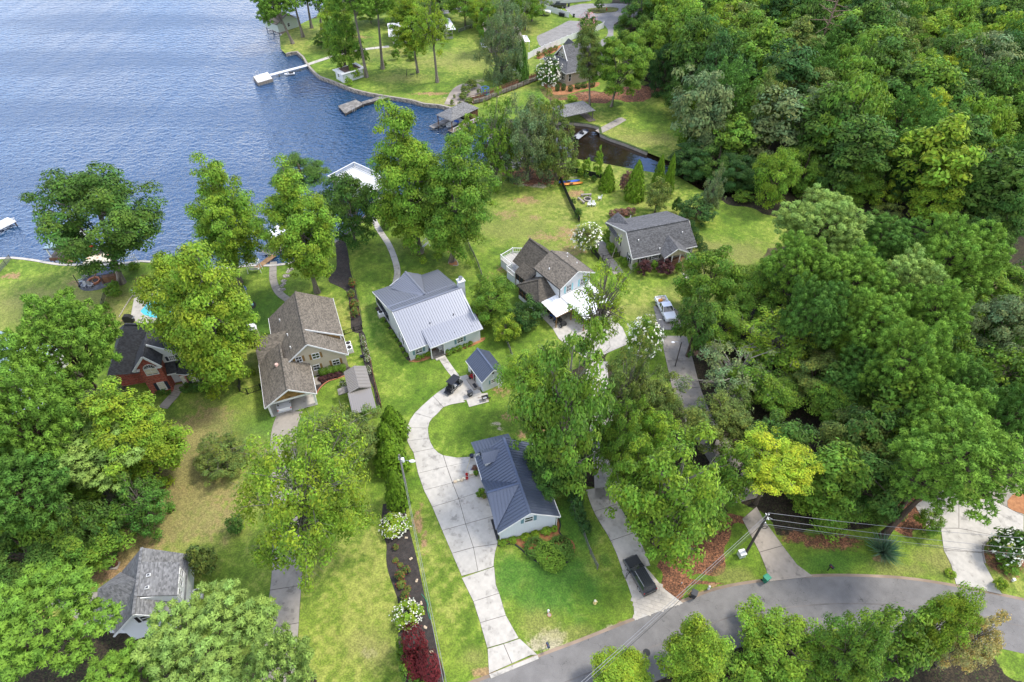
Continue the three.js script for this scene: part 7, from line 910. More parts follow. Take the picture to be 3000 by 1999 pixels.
hedgeRow('side_shrub', 'mid', 'small shrub along the farmhouse west wall', [[-21.08, -75.25, 0.43, 0.43, 0.43, 0], [-20.26, -74.01, 0.42, 0.42, 0.42, 0], [-19.42, -72.46, 0.38, 0.46, 0.38, 0], [-18.84, -71.65, 0.29, 0.38, 0.29, 0], [-18.3, -70.68, 0.29, 0.37, 0.29, 0], [-17.7, -69.89, 0.29, 0.37, 0.29, 0], [-17.06, -68.61, 0.32, 0.41, 0.32, 0], [-16.41, -67.43, 0.36, 0.45, 0.36, 0]]);
hedgeRow('clipped_hedge', 'mid', 'clipped hedge block below the tan gable', [[-28.46, -63.63, 0.71, 0.71, 0.71, 0], [-27.53, -63.9, 0.71, 0.71, 0.71, 0], [-26.6, -64.16, 0.71, 0.71, 0.71, 0], [-25.77, -64.39, 0.67, 0.67, 0.67, 0]], 'hedge');
hedgeRow('plum_shrub', 'plum', 'dark plum shrub in front of the clipped hedge', [[-28.26, -62.33, 0.32, 0.7, 0.32, 0], [-27.23, -63, 0.3, 0.67, 0.3, 0], [-26.24, -63.39, 0.3, 0.67, 0.3, 0]]);
hedgeRow('rose_bush', 'olive', 'rose bush with red blooms along the lake lawn bed', [[-27.67, -84.31, 0.84, 0.77, 0.84, 0], [-27.47, -81.55, 0.67, 0.67, 0.67, 0], [-26.52, -78.89, 0.79, 0.79, 0.79, 0], [-25.9, -76.44, 0.94, 0.73, 0.94, 0]], 'bush', 'rose');
hedgeRow('rose_bush', 'olive', 'pale rose along the red fence strip', [[-23.75, -70.91, 0.49, 0.41, 0.49, 0], [-23.33, -69.7, 0.53, 0.45, 0.53, 0], [-22.43, -67.22, 1.02, 0.48, 1.02, 0], [-22.15, -66.27, 0.56, 0.48, 0.56, 0], [-21.58, -63.69, 0.85, 0.43, 0.85, 0], [-24.95, -61.12, 0.65, 0.5, 0.65, 0]], 'bush', 'white');
hedgeRow('mulch_bed_plant', 'olive', 'small leafy plant in the black mulch bed', [[-13.82, -35.6, 0.36, 0.36, 0.36, 0], [-13.67, -34.03, 0.16, 0.36, 0.16, 0], [-13.03, -33.43, 0.16, 0.35, 0.16, 0], [-12.17, -32.67, 0.61, 0.46, 0.61, 0], [-12.81, -31.99, 0.71, 0.56, 0.71, 0], [-12.62, -31.09, 0.33, 0.55, 0.33, 0], [-11.81, -30.64, 0.17, 0.38, 0.17, 0], [-11.98, -29.58, 0.82, 0.51, 0.82, 0]], 'bush', 'rose');
hedgeRow('cottage_shrub', 'plum', 'purple loropetalum before the cottage porch', [[23.38, -87.77, 1.36, 1.43, 1.36, 0], [27.29, -88.15, 1.21, 1.67, 1.21, 0]]); hedgeRow('cottage_shrub', 'mid', 'green shrub before the cottage porch', [[22.02, -88.16, 1.06, 0.65, 1.06, 0], [25.46, -89.16, 0.87, 0.79, 0.87, 0], [29.58, -88.15, 1.07, 0.6, 1.07, 0]]);
hedgeRow('vine_hedge', 'deep', 'dark vine covered hedge right of the cottage', [[34.32, -101.11, 1.21, 0.9, 1.21, 0], [34.54, -98.54, 1.2, 0.89, 1.2, 0], [34.76, -96.05, 1.18, 0.88, 1.18, 0], [35.18, -93.96, 1.07, 0.87, 1.07, 0], [35.62, -92.45, 0.86, 0.86, 0.86, 0]], 'hedge');
hedgeRow('wall_creeper', 'mid', 'leafy creeper on the cottage west wall', [[17.59, -96.56, 1.71, 0.73, 1.71, 0], [18.26, -94.24, 1.01, 0.87, 1.01, 0], [18.68, -93.43, 0.72, 0.72, 0.72, 0], [15.31, -93.72, 1.1, 0.62, 1.1, 0], [20.27, -90.04, 0.92, 0.71, 0.92, 0], [19.87, -91.24, 0.59, 0.52, 0.59, 0]]);
hedgeRow('rear_hedge', 'rust', 'reddish barberry hedge behind the cottage', [[20.37, -105.87, 0.75, 1.14, 0.75, 0], [21.98, -106.33, 0.75, 1.14, 0.75, 0], [23.59, -106.73, 0.73, 1.04, 0.73, 0]]); hedgeRow('yard_shrub', 'dark', 'dark yard shrub below the arborvitae row', [[15.91, -120.41, 0.6, 0.67, 0.6, 0], [17.5, -119.47, 0.67, 0.67, 0.67, 0], [13.05, -105.3, 1.12, 0.77, 1.12, 0], [12.49, -109.92, 0.89, 0.48, 0.89, 0], [32.86, -107.18, 1.71, 1.04, 1.71, 0]]);
hedgeRow('entry_shrub', 'dark', 'rounded dark shrub by the brick house entry', [[-50.97, -60.05, 0.5, 1.12, 0.5, 0], [-47.75, -60.48, 0.55, 0.97, 0.55, 0], [-46.41, -60.5, 0.6, 1.02, 0.6, 0], [-45.16, -60.53, 0.72, 0.92, 0.72, 0]]); hedgeRow('shore_shrub', 'mid', 'shrub along the fire pit terrace bank', [[-68.45, -82.04, 1.06, 1.23, 1.06, 0], [-67.42, -81.56, 0.89, 0.89, 0.89, 0], [-67.05, -77.13, 1.12, 0.82, 1.12, 0], [-68.87, -83.64, 0.75, 0.81, 0.75, 0], [-67.75, -88.92, 0.76, 1.03, 0.76, 0]]);
hedgeRow('far_cottage_shrub', 'deep', 'clipped dark shrub before the far cottage', [[12.07, -165.86, 0.86, 0.7, 0.86, 0], [13.76, -166.27, 0.86, 0.7, 0.86, 0], [15.54, -165.66, 0.76, 0.76, 0.76, 0], [17.69, -167.41, 0.67, 0.88, 0.67, 0], [19.39, -168, 0.67, 0.88, 0.67, 0], [21.55, -168.69, 0.73, 0.99, 0.73, 0]], 'hedge'); hedgeRow('rose_hedge', 'olive', 'red rose hedge along the far white fence', [[7.87, -188.71, 0.9, 0.8, 0.9, 0], [9.75, -191.41, 0.78, 0.99, 0.78, 0], [11.46, -193.34, 0.7, 0.91, 0.7, 0], [13, -194.99, 0.63, 0.82, 0.63, 0]], 'bush', 'rose'); hedgeRow('clipped_ball', 'olive', 'clipped ball shrub above the far boathouse', [[-12.22, -163.35, 1.21, 1.37, 1.21, 0], [-12.77, -160.58, 0.84, 1.09, 0.84, 0], [-15.36, -157, 0.68, 0.6, 0.68, 0], [-13.38, -156.26, 0.6, 0.6, 0.6, 0], [-10.85, -167.14, 1.2, 1.57, 1.2, 0], [-15.03, -160.99, 0.49, 0.41, 0.49, 0], [-8.65, -163.77, 0.69, 0.69, 0.69, 0], [-11.18, -158.87, 0.55, 1.22, 0.55, 0]]);
hedgeRow('far_lawn_shrub', 'mid', 'shrub on the boundary of the far lawn', [[-33.75, -187.4, 1.38, 1.21, 1.38, 0], [-30.91, -190.27, 1.07, 1.07, 1.07, 0], [-28.86, -187.49, 1.17, 1.52, 1.17, 0], [-41.64, -184.93, 1.56, 0.9, 1.56, 0], [-33.71, -193.93, 2.36, 1.94, 2.36, 0], [-19.45, -204.76, 1.49, 1.13, 1.49, 0], [-36.42, -181.87, 0.89, 0.89, 0.89, 0]]); hedgeRow('ramp_lawn_shrub', 'bright', 'shrub above the creek shelter on the far lawn', [[6.92, -152.58, 1.97, 1.44, 1.97, 0], [11.13, -154.41, 1.32, 1.32, 1.32, 0], [15.64, -159.45, 0.64, 1.42, 0.64, 0], [9.17, -154.49, 0.95, 1.19, 0.95, 0], [14.3, -125.41, 0.83, 0.98, 0.83, 0], [16.1, -122.16, 1.85, 1.01, 1.85, 0], [18.25, -119.89, 3.42, 0.99, 3.42, 0], [14.82, -121.29, 1.09, 0.73, 1.09, 0]]); hedgeRow('fence_shrub', 'deep', 'dark shrub along the wire fence east of the garage', [[7.91, -39.78, 2.09, 0.87, 2.09, 0], [8.35, -39, 1.21, 0.73, 1.21, 0], [8.87, -37.91, 0.87, 0.87, 0.87, 0], [7.68, -41.81, 1.2, 0.75, 1.2, 0]]);
hedgeRow('ivy_mass', 'bright', 'ivy and vines over the pump house', [[-47.41, -175.56, 2.13, 0.88, 1.53, 0], [-43.74, -173.22, 3.04, 0.75, 1.84, 0], [-43.06, -173.58, 1.46, 1.46, 1.46, 0], [-43.96, -168.63, 1.15, 1.15, 1.15, 0], [-42.19, -175.04, 1.18, 1.18, 1.18, 0]]); hedgeRow('deck_shrub', 'olive', 'round shrub below the white boathouse', [[-24.5, -102.02, 0.96, 1.11, 0.96, 0], [-27.06, -110.41, 0.47, 0.96, 0.47, 0]]); hedgeRow('pool_shrub', 'dark', 'shrub by the pool corner', [[-63.36, -71.46, 0.76, 0.96, 0.76, 0], [-51.17, -86.11, 0.78, 0.92, 0.78, 0]]); hedgeRow('roadside_shrub', 'lime', 'yellow-green clump at the drive mouth', [[50.57, -32.4, 0.27, 0.6, 0.27, 0], [55.24, -30.9, 0.75, 0.75, 0.75, 0]]); hedgeRow('creek_bank_shrub', 'mid', 'low bank shrub along the creek', [[47.39, -111.8, 0.98, 2.18, 0.98, 0], [60.47, -113.83, 1.17, 2.52, 1.17, 0], [63.47, -113.55, 1.34, 2.2, 1.34, 0], [66.1, -111.8, 0.98, 2.18, 0.98, 0], [69.49, -110.1, 0.97, 2.16, 0.97, 0], [62.58, -118.24, 2.16, 2.57, 2.16, 0], [51.84, -122.36, 0.89, 1.98, 0.89, 0]]);
{ // pampas grass by the road
  reseed(31); const t = thing('pampas_grass', 'spiky blue-green pampas grass clump by the roadside', 'grass clump', 43.93, -35.01, 0), list = []; for (let i = 0; i < 700; i++) { const a = rr(0, 6.283), e = rr(0.15, 1.0), L = rr(1.2, 2.9), d = [Math.cos(a) * e, 1.15 - e * 0.75, Math.sin(a) * e]; list.push([d[0] * L * 0.55, d[1] * L * 0.6 + 0.05, d[2] * L * 0.55, rr(-1, 1), 0.6, rr(-1, 1), L * 0.5, 0.04, rr(0.8, 1.2), rr(0.9, 1.2), rr(0.9, 1.2), d]); } mesh('blades', leafMesh(list), leafMat(0.12, 0.22, 0.12), t);
}

// ---------------------------------------------------------------- vehicles
function extrudeSide(pts, width, bevel = 0.05) {      // a side outline [[x, y], ...] drawn out across z
  const s = new THREE.Shape(pts.map((p) => new THREE.Vector2(p[0], p[1]))), g = new THREE.ExtrudeGeometry(s, { depth: width - 2 * bevel, bevelEnabled: true, bevelSize: bevel, bevelThickness: bevel, bevelSegments: 2 }); g.translate(0, 0, -width / 2 + bevel); return boxUV(g);
}
function wheel(g, x, z, r, w = 0.24) {
  const t = mesh('wheel', new THREE.CylinderGeometry(r, r, w, 20).rotateX(Math.PI / 2), M.rubber, g); t.position.set(x, r, z);
  mesh('rim', [new THREE.CylinderGeometry(r * 0.62, r * 0.62, w + 0.02, 14).rotateX(Math.PI / 2), ...[0, 60, 120].map((a) => box(r * 1.1, 0.05, w + 0.05, 0, 0, 0, 0, 0, a * RAD))], M.greySteel, t);
}
// cabin: four sloping glass sides under a painted roof; x0..x1 at the waist, r0..r1 at the roof
function cabin(g, paint, x0, x1, r0, r1, y0, y1, w0, w1) {
  const q = (x, y, w) => [[x, y, w / 2], [x, y, -w / 2]], [a, b] = q(x0, y0, w0), [c, d] = q(x1, y0, w0), [e, f] = q(r0, y1, w1), [h, i] = q(r1, y1, w1);
  const c0 = mesh('cabin', [plate([e, h, i, f], 0.05), bar(a, e, 0.045), bar(b, f, 0.045), bar(c, h, 0.045), bar(d, i, 0.045)], paint, g), mx = (x0 + x1) / 2, rm = (r0 + r1) / 2;
  mesh('windscreen', plate([d, i, h, c].reverse(), 0.03), M.glass, c0); mesh('rear_window', plate([a, e, f, b].reverse(), 0.03), M.glass, c0);
  for (const s of [1, -1]) { const W0 = s * w0 / 2, W1 = s * w1 / 2, A = [[x0, y0, W0], [x1, y0, W0], [r1, y1, W1], [r0, y1, W1]]; mesh('side_window', plate(s > 0 ? A : A.slice().reverse(), 0.03), M.glass, c0); mesh('pillar', bar([mx, y0, W0 * 1.01], [rm, y1, W1 * 1.01], 0.05), paint, c0); }
  return c0;
}
function lights(g, xf, xr, y, w, yr = y) { for (const s of [-1, 1]) { mesh('headlight', rbox(0.1, 0.16, 0.34, 0.04, xf, y, s * (w / 2 - 0.24)), M.trim, g); mesh('taillight', rbox(0.08, 0.26, 0.16, 0.03, xr, yr, s * (w / 2 - 0.1)), M.lampRed, g); } }
function pickup(label, paint, x, z, turn, o = {}) {    // nose towards local +x
  const g = thing('pickup_truck', label, 'truck', x, z, turn), w = 1.95;
  mesh('body', [extrudeSide([[-2.85, 0.5], [-2.85, 0.62], [-2.2, 0.62], [2.8, 0.55], [2.85, 0.8], [2.7, 1.02], [1.2, 1.1], [-0.85, 1.1], [-0.85, 0.72], [-2.85, 0.72]], w, 0.06), box(2.0, 0.42, 0.09, -1.85, 0.93, w / 2 - 0.06), box(2.0, 0.42, 0.09, -1.85, 0.93, -w / 2 + 0.06)], paint, g);
  mesh('tailgate', rbox(0.08, 0.5, w - 0.1, 0.03, -2.86, 0.9, 0), paint, g); mesh('bed_liner', box(1.95, 0.05, w - 0.2, -1.85, 0.75, 0), M.rubber, g); mesh('hood', rbox(1.35, 0.08, w - 0.16, 0.04, 1.95, 1.08, 0, 0, 0, -0.05), paint, g);
  cabin(g, paint, -0.85, 1.25, -0.65, 0.55, 1.1, 1.76, w - 0.06, w - 0.4); lights(g, 2.82, -2.9, 0.85, w, 0.95); mesh('bumper', [rbox(0.16, 0.22, w, 0.05, 2.88, 0.52, 0), rbox(0.16, 0.2, w, 0.05, -2.95, 0.52, 0)], M.steel, g); mesh('grille', box(0.06, 0.26, 1.1, 2.86, 0.8, 0), M.black, g); mesh('licence_plate', box(0.03, 0.14, 0.32, -2.92, 0.72, 0), M.trim, g);
  for (const s of [-1, 1]) { mesh('mirror', rbox(0.14, 0.16, 0.24, 0.04, 0.95, 1.2, s * (w / 2 + 0.1)), M.black, g); wheel(g, 1.85, s * (w / 2 - 0.12), 0.4); wheel(g, -1.75, s * (w / 2 - 0.12), 0.4); }
  if (o.load) { mesh('tool_box', box(0.4, 0.35, 1.7, -1.05, 1.0, 0), M.steel, g); mesh('red_cooler', rbox(0.5, 0.4, 0.6, 0.05, -1.9, 1.0, 0.3), M.orange, g); mesh('load_board', box(0.7, 0.3, 0.5, -2.3, 0.95, -0.4), M.tan, g); }
  return g;
}
const heading = (a, b) => Math.atan2(-(b[1] - a[1]), b[0] - a[0]) / RAD;
{ const [a, b] = [[24.63, -80.17], [25.64, -75.07]], m = [(a[0] + b[0]) / 2 + 0.4, (a[1] + b[1]) / 2]; pickup('white pickup with loaded bed parked on the narrow drive', M.carWhite, m[0], m[1], -80, { load: true }); }
pickup('white pickup parked nose-in under the brown-roofed carport', M.carWhite, -34.2 + 2.2 * 0.934 - 3.2 * -0.0 + (-3.0) * 0.358, -55.2 - 2.2 * 0.358 - 3.0 * 0.934, 111);
pickup('black pickup parked by the far white fence', M.carBlack, 15.82, -234.57, 172);
pickup('dark pickup under the white carport', M.carBlack, 7.51 + 2.4 * 0.802 + 3.4 * 0.598, -77.65 - 2.4 * 0.598 + 3.4 * 0.802, -53);
{ // black utility car with its driver door open
  const p = [[14.11, -33.65], [15.1, -30.54]], g = thing('utility_car', 'black utility car with its driver door open on the paver apron', 'car', (p[0][0] + p[1][0]) / 2, (p[0][1] + p[1][1]) / 2, 113), w = 1.98, P = new THREE.MeshPhysicalMaterial({ color: C(0.03, 0.032, 0.037), roughness: 0.3, clearcoat: 1, clearcoatRoughness: 0.04 }); g.scale.setScalar(0.9);
  mesh('body', extrudeSide([[-2.5, 0.45], [-2.52, 0.9], [-2.4, 1.08], [1.1, 1.08], [2.3, 0.96], [2.5, 0.75], [2.5, 0.42]], w, 0.08), P, g); cabin(g, P, -2.38, 1.15, -2.05, 0.35, 1.06, 1.74, w - 0.08, w - 0.44); mesh('hood', rbox(1.2, 0.08, w - 0.3, 0.04, 1.7, 1.03, 0, 0, 0, -0.1), P, g); lights(g, 2.48, -2.5, 0.8, w, 0.98);
  mesh('roof_ribs', Array.from({ length: 5 }, (_, i) => box(2.1, 0.03, 0.06, -0.85, 1.77, -0.5 + i * 0.25)), P, g); for (const s of [-1, 1]) { mesh('roof_rail', rbox(2.2, 0.06, 0.06, 0.02, -0.85, 1.8, s * 0.7), M.greySteel, g); wheel(g, 1.55, s * (w / 2 - 0.12), 0.4); wheel(g, -1.5, s * (w / 2 - 0.12), 0.4); } mesh('bumper', rbox(0.2, 0.3, w - 0.1, 0.08, -2.52, 0.55, 0), M.rubber, g); mesh('licence_plate', box(0.03, 0.15, 0.34, -2.58, 0.82, 0), M.trim, g);
  const d = mesh('open_door', [rbox(1.1, 0.7, 0.08, 0.03, -0.55, 0, 0)], P, g); d.position.set(0.75, 0.82, -w / 2 - 0.02); d.rotation.y = -1.05; mesh('door_frame', [bar([-1.0, 0.35, 0], [-0.9, 0.85, -0.1], 0.03), bar([-0.9, 0.85, -0.1], [-0.3, 0.8, -0.1], 0.03), bar([-0.3, 0.8, -0.1], [-0.05, 0.35, 0], 0.03)], P, d); mesh('mirror', rbox(0.16, 0.16, 0.12, 0.04, -0.1, 0.4, 0.14), P, d);
}
{ // golf cart on the pad
  const g = thing('golf_cart', 'black golf cart with roof and rear seat at the head of the driveway', 'cart', -8.56, -60.93, 55), P = M.carBlack;
  mesh('chassis', [extrudeSide([[-1.35, 0.3], [-1.3, 0.62], [-0.2, 0.55], [-0.1, 0.36], [0.75, 0.36], [0.85, 0.85], [1.35, 0.6], [1.4, 0.32]], 1.2, 0.05)], P, g); mesh('roof', rbox(1.9, 0.07, 1.2, 0.03, -0.1, 1.9, 0), M.black, g); for (const [x, z] of [[0.75, 0.5], [0.75, -0.5], [-0.95, 0.5], [-0.95, -0.5]]) mesh('roof_post', bar([x, 0.7, z], [x * 0.95, 1.88, z], 0.03), M.greySteel, g);
  mesh('front_seat', [rbox(0.5, 0.14, 1.1, 0.05, -0.15, 0.8, 0), rbox(0.12, 0.5, 1.1, 0.05, -0.45, 1.05, 0)], M.greySteel, g); mesh('rear_seat', [rbox(0.5, 0.14, 1.1, 0.05, -1.0, 0.8, 0), rbox(0.12, 0.5, 1.1, 0.05, -0.68, 1.05, 0)], M.rubber, g); mesh('foot_rest', box(0.5, 0.05, 1.0, -1.6, 0.35, 0), M.black, g); mesh('steering_wheel', new THREE.TorusGeometry(0.16, 0.02, 6, 16).rotateY(1.2).translate(0.4, 1.05, 0.25), M.black, g); mesh('towel', rbox(0.35, 0.1, 0.4, 0.04, -0.1, 0.92, -0.25), M.blue, g); mesh('windscreen', box(0.02, 0.7, 1.05, 0.78, 1.4, 0), M.glass, g);
  for (const [x, z] of [[0.95, 0.5], [0.95, -0.5], [-0.9, 0.5], [-0.9, -0.5]]) wheel(g, x, z, 0.27, 0.2);
}
function atv(label, x, z, turn, paint) {
  const g = thing('quad_bike', label, 'quad bike', x, z, turn, 'quad bikes under the carport'); mesh('body', [rbox(1.5, 0.25, 0.4, 0.08, 0, 0.62, 0), rbox(0.5, 0.12, 0.95, 0.05, 0.6, 0.72, 0), rbox(0.5, 0.12, 0.95, 0.05, -0.6, 0.72, 0)], paint, g); mesh('seat', rbox(0.7, 0.16, 0.34, 0.06, -0.25, 0.85, 0), M.rubber, g); mesh('handlebar', [bar([0.35, 0.7, 0], [0.25, 1.1, 0], 0.03), bar([0.22, 1.1, -0.36], [0.22, 1.1, 0.36], 0.025)], M.black, g); mesh('rack', [box(0.5, 0.03, 0.8, 0.65, 0.88, 0), box(0.5, 0.03, 0.8, -0.7, 0.88, 0)], M.black, g); for (const [a, b] of [[0.6, 0.45], [0.6, -0.45], [-0.6, 0.45], [-0.6, -0.45]]) wheel(g, a, b, 0.3, 0.26);
}
atv('blue and black quad bike at the edge of the white carport', 7.04, -75.8, -55, M.blue); atv('black quad bike beside the blue one under the carport', 7.95, -74.7, -55, M.carBlack); 
{ const g = thing('lawn_mower', 'dark push mower by the screened porch', 'mower', 5.82, -77.57, 30); mesh('deck', rbox(0.7, 0.2, 0.55, 0.08, 0, 0.2, 0), M.black, g); mesh('engine', cyl(0.18, 0.16, 0.25, 0, 0.42, 0), M.navy, g); mesh('handle', [bar([-0.3, 0.25, -0.22], [-1.0, 0.95, -0.22], 0.02), bar([-0.3, 0.25, 0.22], [-1.0, 0.95, 0.22], 0.02), bar([-1, 0.95, -0.22], [-1, 0.95, 0.22], 0.02)], M.green, g); for (const [a, b] of [[0.28, 0.28], [0.28, -0.28], [-0.28, 0.28], [-0.28, -0.28]]) wheel(g, a, b, 0.11, 0.06); }
function hull(L, W, H) {        // a pointed open hull, bow towards +x
  const pos = [], idx = [], n = 14, m = 8; for (let i = 0; i <= n; i++) { const t = i / n, x = -L / 2 + L * t, w = W / 2 * (t < 0.55 ? 1 : Math.sqrt(Math.max(0, 1 - Math.pow((t - 0.55) / 0.45, 2.2)))), keel = t > 0.75 ? H * 0.7 * Math.pow((t - 0.75) / 0.25, 2) : 0; for (let j = 0; j <= m; j++) { const a = Math.PI * j / m, s = Math.cos(a); pos.push(x, lerp(keel, H + 0.12 * t * t, Math.pow(Math.abs(s), 1.6)), s * w); } }
  for (let i = 0; i < n; i++) for (let j = 0; j < m; j++) { const a = i * (m + 1) + j, b = a + m + 1; idx.push(a, b, a + 1, b, b + 1, a + 1); } const g = new THREE.BufferGeometry(); g.setAttribute('position', new THREE.Float32BufferAttribute(pos, 3)); g.setAttribute('uv', new THREE.Float32BufferAttribute(new Float32Array(pos.length / 3 * 2), 2)); g.setIndex(idx); g.computeVertexNormals(); return g;
}
{
  let g = thing('motor_boat', 'white runabout on a trailer beside the far fence', 'boat', 9.88, -226.67, 168); const h = mesh('hull', hull(6, 2.1, 0.9), M.carWhite, g); h.position.y = 0.55; mesh('deck', [rbox(2.0, 0.1, 1.7, 0.05, 1.4, 1.5, 0), box(5.6, 0.05, 1.7, -0.2, 0.95, 0)], M.white, g); mesh('windscreen', box(0.05, 0.45, 1.5, 0.4, 1.75, 0, 0, 0, 0.4), M.glass, g); mesh('seat', [rbox(0.5, 0.5, 1.5, 0.06, -0.7, 1.25, 0), rbox(0.6, 0.5, 1.6, 0.06, -2.0, 1.25, 0)], M.cream, g); mesh('trailer', [box(7.4, 0.1, 0.12, 0.5, 0.45, 0.5), box(7.4, 0.1, 0.12, 0.5, 0.45, -0.5), beam([4.1, 0.45, 0.5], [5.0, 0.4, 0], 0.1, 0.1)], M.steel, g); for (const s of [1, -1]) wheel(g, -0.9, s * 0.95, 0.33, 0.2);
  g = thing('fishing_boat', 'dark fishing boat moored beside the boat shelter', 'boat', 16.65, -141.55, 55, null, -0.72); mesh('hull', hull(5.6, 2.0, 0.6), M.navy, g); mesh('deck', box(4.4, 0.05, 1.6, -0.4, 0.5, 0), M.greySteel, g); mesh('seat', [rbox(0.45, 0.4, 0.5, 0.05, 0.1, 0.75, 0.3), rbox(0.45, 0.4, 0.5, 0.05, 0.1, 0.75, -0.3)], M.char, g); mesh('outboard', rbox(0.5, 0.9, 0.4, 0.1, -2.9, 0.7, 0), M.black, g); mesh('console', rbox(0.4, 0.5, 0.5, 0.06, 0.7, 0.8, -0.35), M.black, g);
  g = thing('motor_boat', 'white motor boat under the creek mouth boathouse', 'boat', -17.01 + 1.0 * 0.732 - 3.2 * 0.681 * -1 + 0, -144.99 + 1.0 * 0.681 - 3.2 * 0.732, -132, null, -0.55); mesh('hull', hull(5.6, 2.0, 0.9), M.carWhite, g); mesh('deck', box(4.6, 0.05, 1.6, -0.3, 0.7, 0), M.white, g); mesh('seat', [rbox(0.5, 0.5, 1.3, 0.06, -0.7, 0.95, 0)], M.blue, g);
  const ski = (label, x, z, t, m, y = -0.4) => { const s = thing('jet_ski', label, 'jet ski', x, z, t, 'jet skis at the docks', y); mesh('hull', hull(2.9, 1.05, 0.5), m, s); mesh('seat', rbox(1.2, 0.3, 0.4, 0.1, -0.5, 0.6, 0), M.black, s); mesh('handlebar', [rbox(0.4, 0.4, 0.4, 0.1, 0.4, 0.65, 0), bar([0.3, 0.95, -0.35], [0.3, 0.95, 0.35], 0.03)], M.greySteel, s); };
  ski('white jet ski floating beside the long gangway', -62.49, -177.61, 200, M.carWhite, -0.6); ski('black and white jet ski on the cream floating dock', -77.02, -94.2, 5, M.carBlack, -0.2); ski('red and white jet ski behind the lake oak', -79.65, -95.62, 5, M.red, -0.2);
  const kayak = (label, p, m, t) => { const s = thing('kayak', label, 'kayak', p[0], p[1], t, 'kayaks on the grass', 0.02); const g1 = hull(3.4, 0.8, 0.3), g2 = hull(1.8, 0.8, 0.3); mesh('hull', g1, m, s); mesh('stern', g2.rotateY(Math.PI).translate(-2.3, 0, 0), m, s); mesh('cockpit', rbox(0.8, 0.06, 0.4, 0.02, -0.8, 0.26, 0), M.black, s); };
  kayak('blue kayak lying on the grass behind the fire pit', [12.91, -119.01], M.blue, 10); kayak('orange kayak lying below the blue one', [13.41, -118.11], M.orange, 8);
  g = thing('rowing_boat', 'upturned pale green rowing boat by the dark evergreen', 'boat', 1.67, -179.99, 20); const u = mesh('hull', hull(4, 1.4, 0.5), mat([0.4, 0.55, 0.5], 0.6), g); u.rotation.x = Math.PI; u.position.y = 0.62;
}
// ---------------------------------------------------------------- bins, boxes, roadside things
const binSpot = {};
function bin(label, x, z, turn, m, mark, o = {}) {
  const g = thing('wheeled_bin', label, 'bin', x, z, turn, o.group); const b = new THREE.CylinderGeometry(0.42, 0.34, 0.95, 4).rotateY(Math.PI / 4); b.scale(1, 1, 1.1); mesh('body', b.translate(0, 0.55, 0), m, g); mesh('lid', rbox(0.66, 0.08, 0.74, 0.03, 0, 1.06, 0, 0, 0, 0.06), m, g); mesh('handle', bar([-0.36, 1.0, -0.28], [-0.36, 1.0, 0.28], 0.025), m, g); for (const s of [-1, 1]) mesh('wheel', new THREE.CylinderGeometry(0.13, 0.13, 0.06, 12).rotateX(Math.PI / 2).translate(-0.28, 0.13, s * 0.27), M.rubber, g);
  if (mark) mesh('stencil', [box(0.012, 0.06, 0.26, 0.3, 0.72, 0), box(0.012, 0.16, 0.06, 0.3, 0.64, -0.1), box(0.012, 0.16, 0.06, 0.3, 0.64, 0.1)], mark, g);
}
const charPlastic = mat([0.035, 0.038, 0.045], 0.6);
bin('black wheeled bin on the concrete pad before the shed', -6.12, -59.29, -60, charPlastic, M.white); bin('dark wheeled bin at the road edge near the straw bank', 20.39, -29.82, -30, charPlastic, M.white); bin('green wheeled bin at the corner of the tan drive', 28.98, -31.58, -60, M.green, null); bin('black bin standing alone by the far court', 20.57, -224.22, -80, charPlastic, M.white); bin('dark bin behind the black pickup', 19.61, -235.22, -90, charPlastic, null);
['left', 'middle', 'right'].forEach((l, i) => bin(`${l} one of three dark bins against the far white fence`, [16.01, -225.62, 16.56, -225.26, 17.15, -224.83][i * 2], [16.01, -225.62, 16.56, -225.26, 17.15, -224.83][i * 2 + 1], -80, charPlastic, null, { group: 'bins by the far fence' }));
{ const g = thing('wheelbarrow', 'black wheelbarrow at the corner of the shed pad', 'wheelbarrow', -3.91, -58.55, 20); const tray = new THREE.CylinderGeometry(0.5, 0.3, 0.32, 4, 1, true).rotateY(Math.PI / 4); tray.scale(1.35, 1, 0.95); mesh('tray', tray.translate(0, 0.55, 0), mat([0.02, 0.02, 0.022], 0.6, { side: THREE.DoubleSide }), g); mesh('tray_floor', box(0.55, 0.03, 0.4, 0, 0.41, 0), M.greySteel, g); mesh('handles', [bar([0.6, 0.25, 0.1], [-0.95, 0.55, 0.3], 0.03), bar([0.6, 0.25, -0.1], [-0.95, 0.55, -0.3], 0.03), bar([-0.4, 0.4, 0.22], [-0.4, 0, 0.25], 0.03), bar([-0.4, 0.4, -0.22], [-0.4, 0, -0.25], 0.03)], M.woodTan, g); mesh('front_wheel', new THREE.TorusGeometry(0.16, 0.05, 8, 16).translate(0.65, 0.2, 0), M.rubber, g); }
{ const g = thing('fire_hydrant', 'small cream fire hydrant on the front lawn', 'hydrant', 9.25, -29.07, 0); mesh('barrel', [cyl(0.14, 0.13, 0.6, 0, 0.3, 0), cyl(0.2, 0.2, 0.06, 0, 0.05, 0)], M.yellow, g); mesh('bonnet', [ball(0.16, 0, 0.62, 0, 1, 0.8, 1), cyl(0.04, 0.04, 0.1, 0, 0.78, 0)], M.cream, g); mesh('nozzle', [cyl(0.07, 0.07, 0.44, 0, 0.42, 0, 10, Math.PI / 2), cyl(0.08, 0.08, 0.2, 0.16, 0.42, 0, 10, 0, 0, Math.PI / 2)], M.yellow, g); }
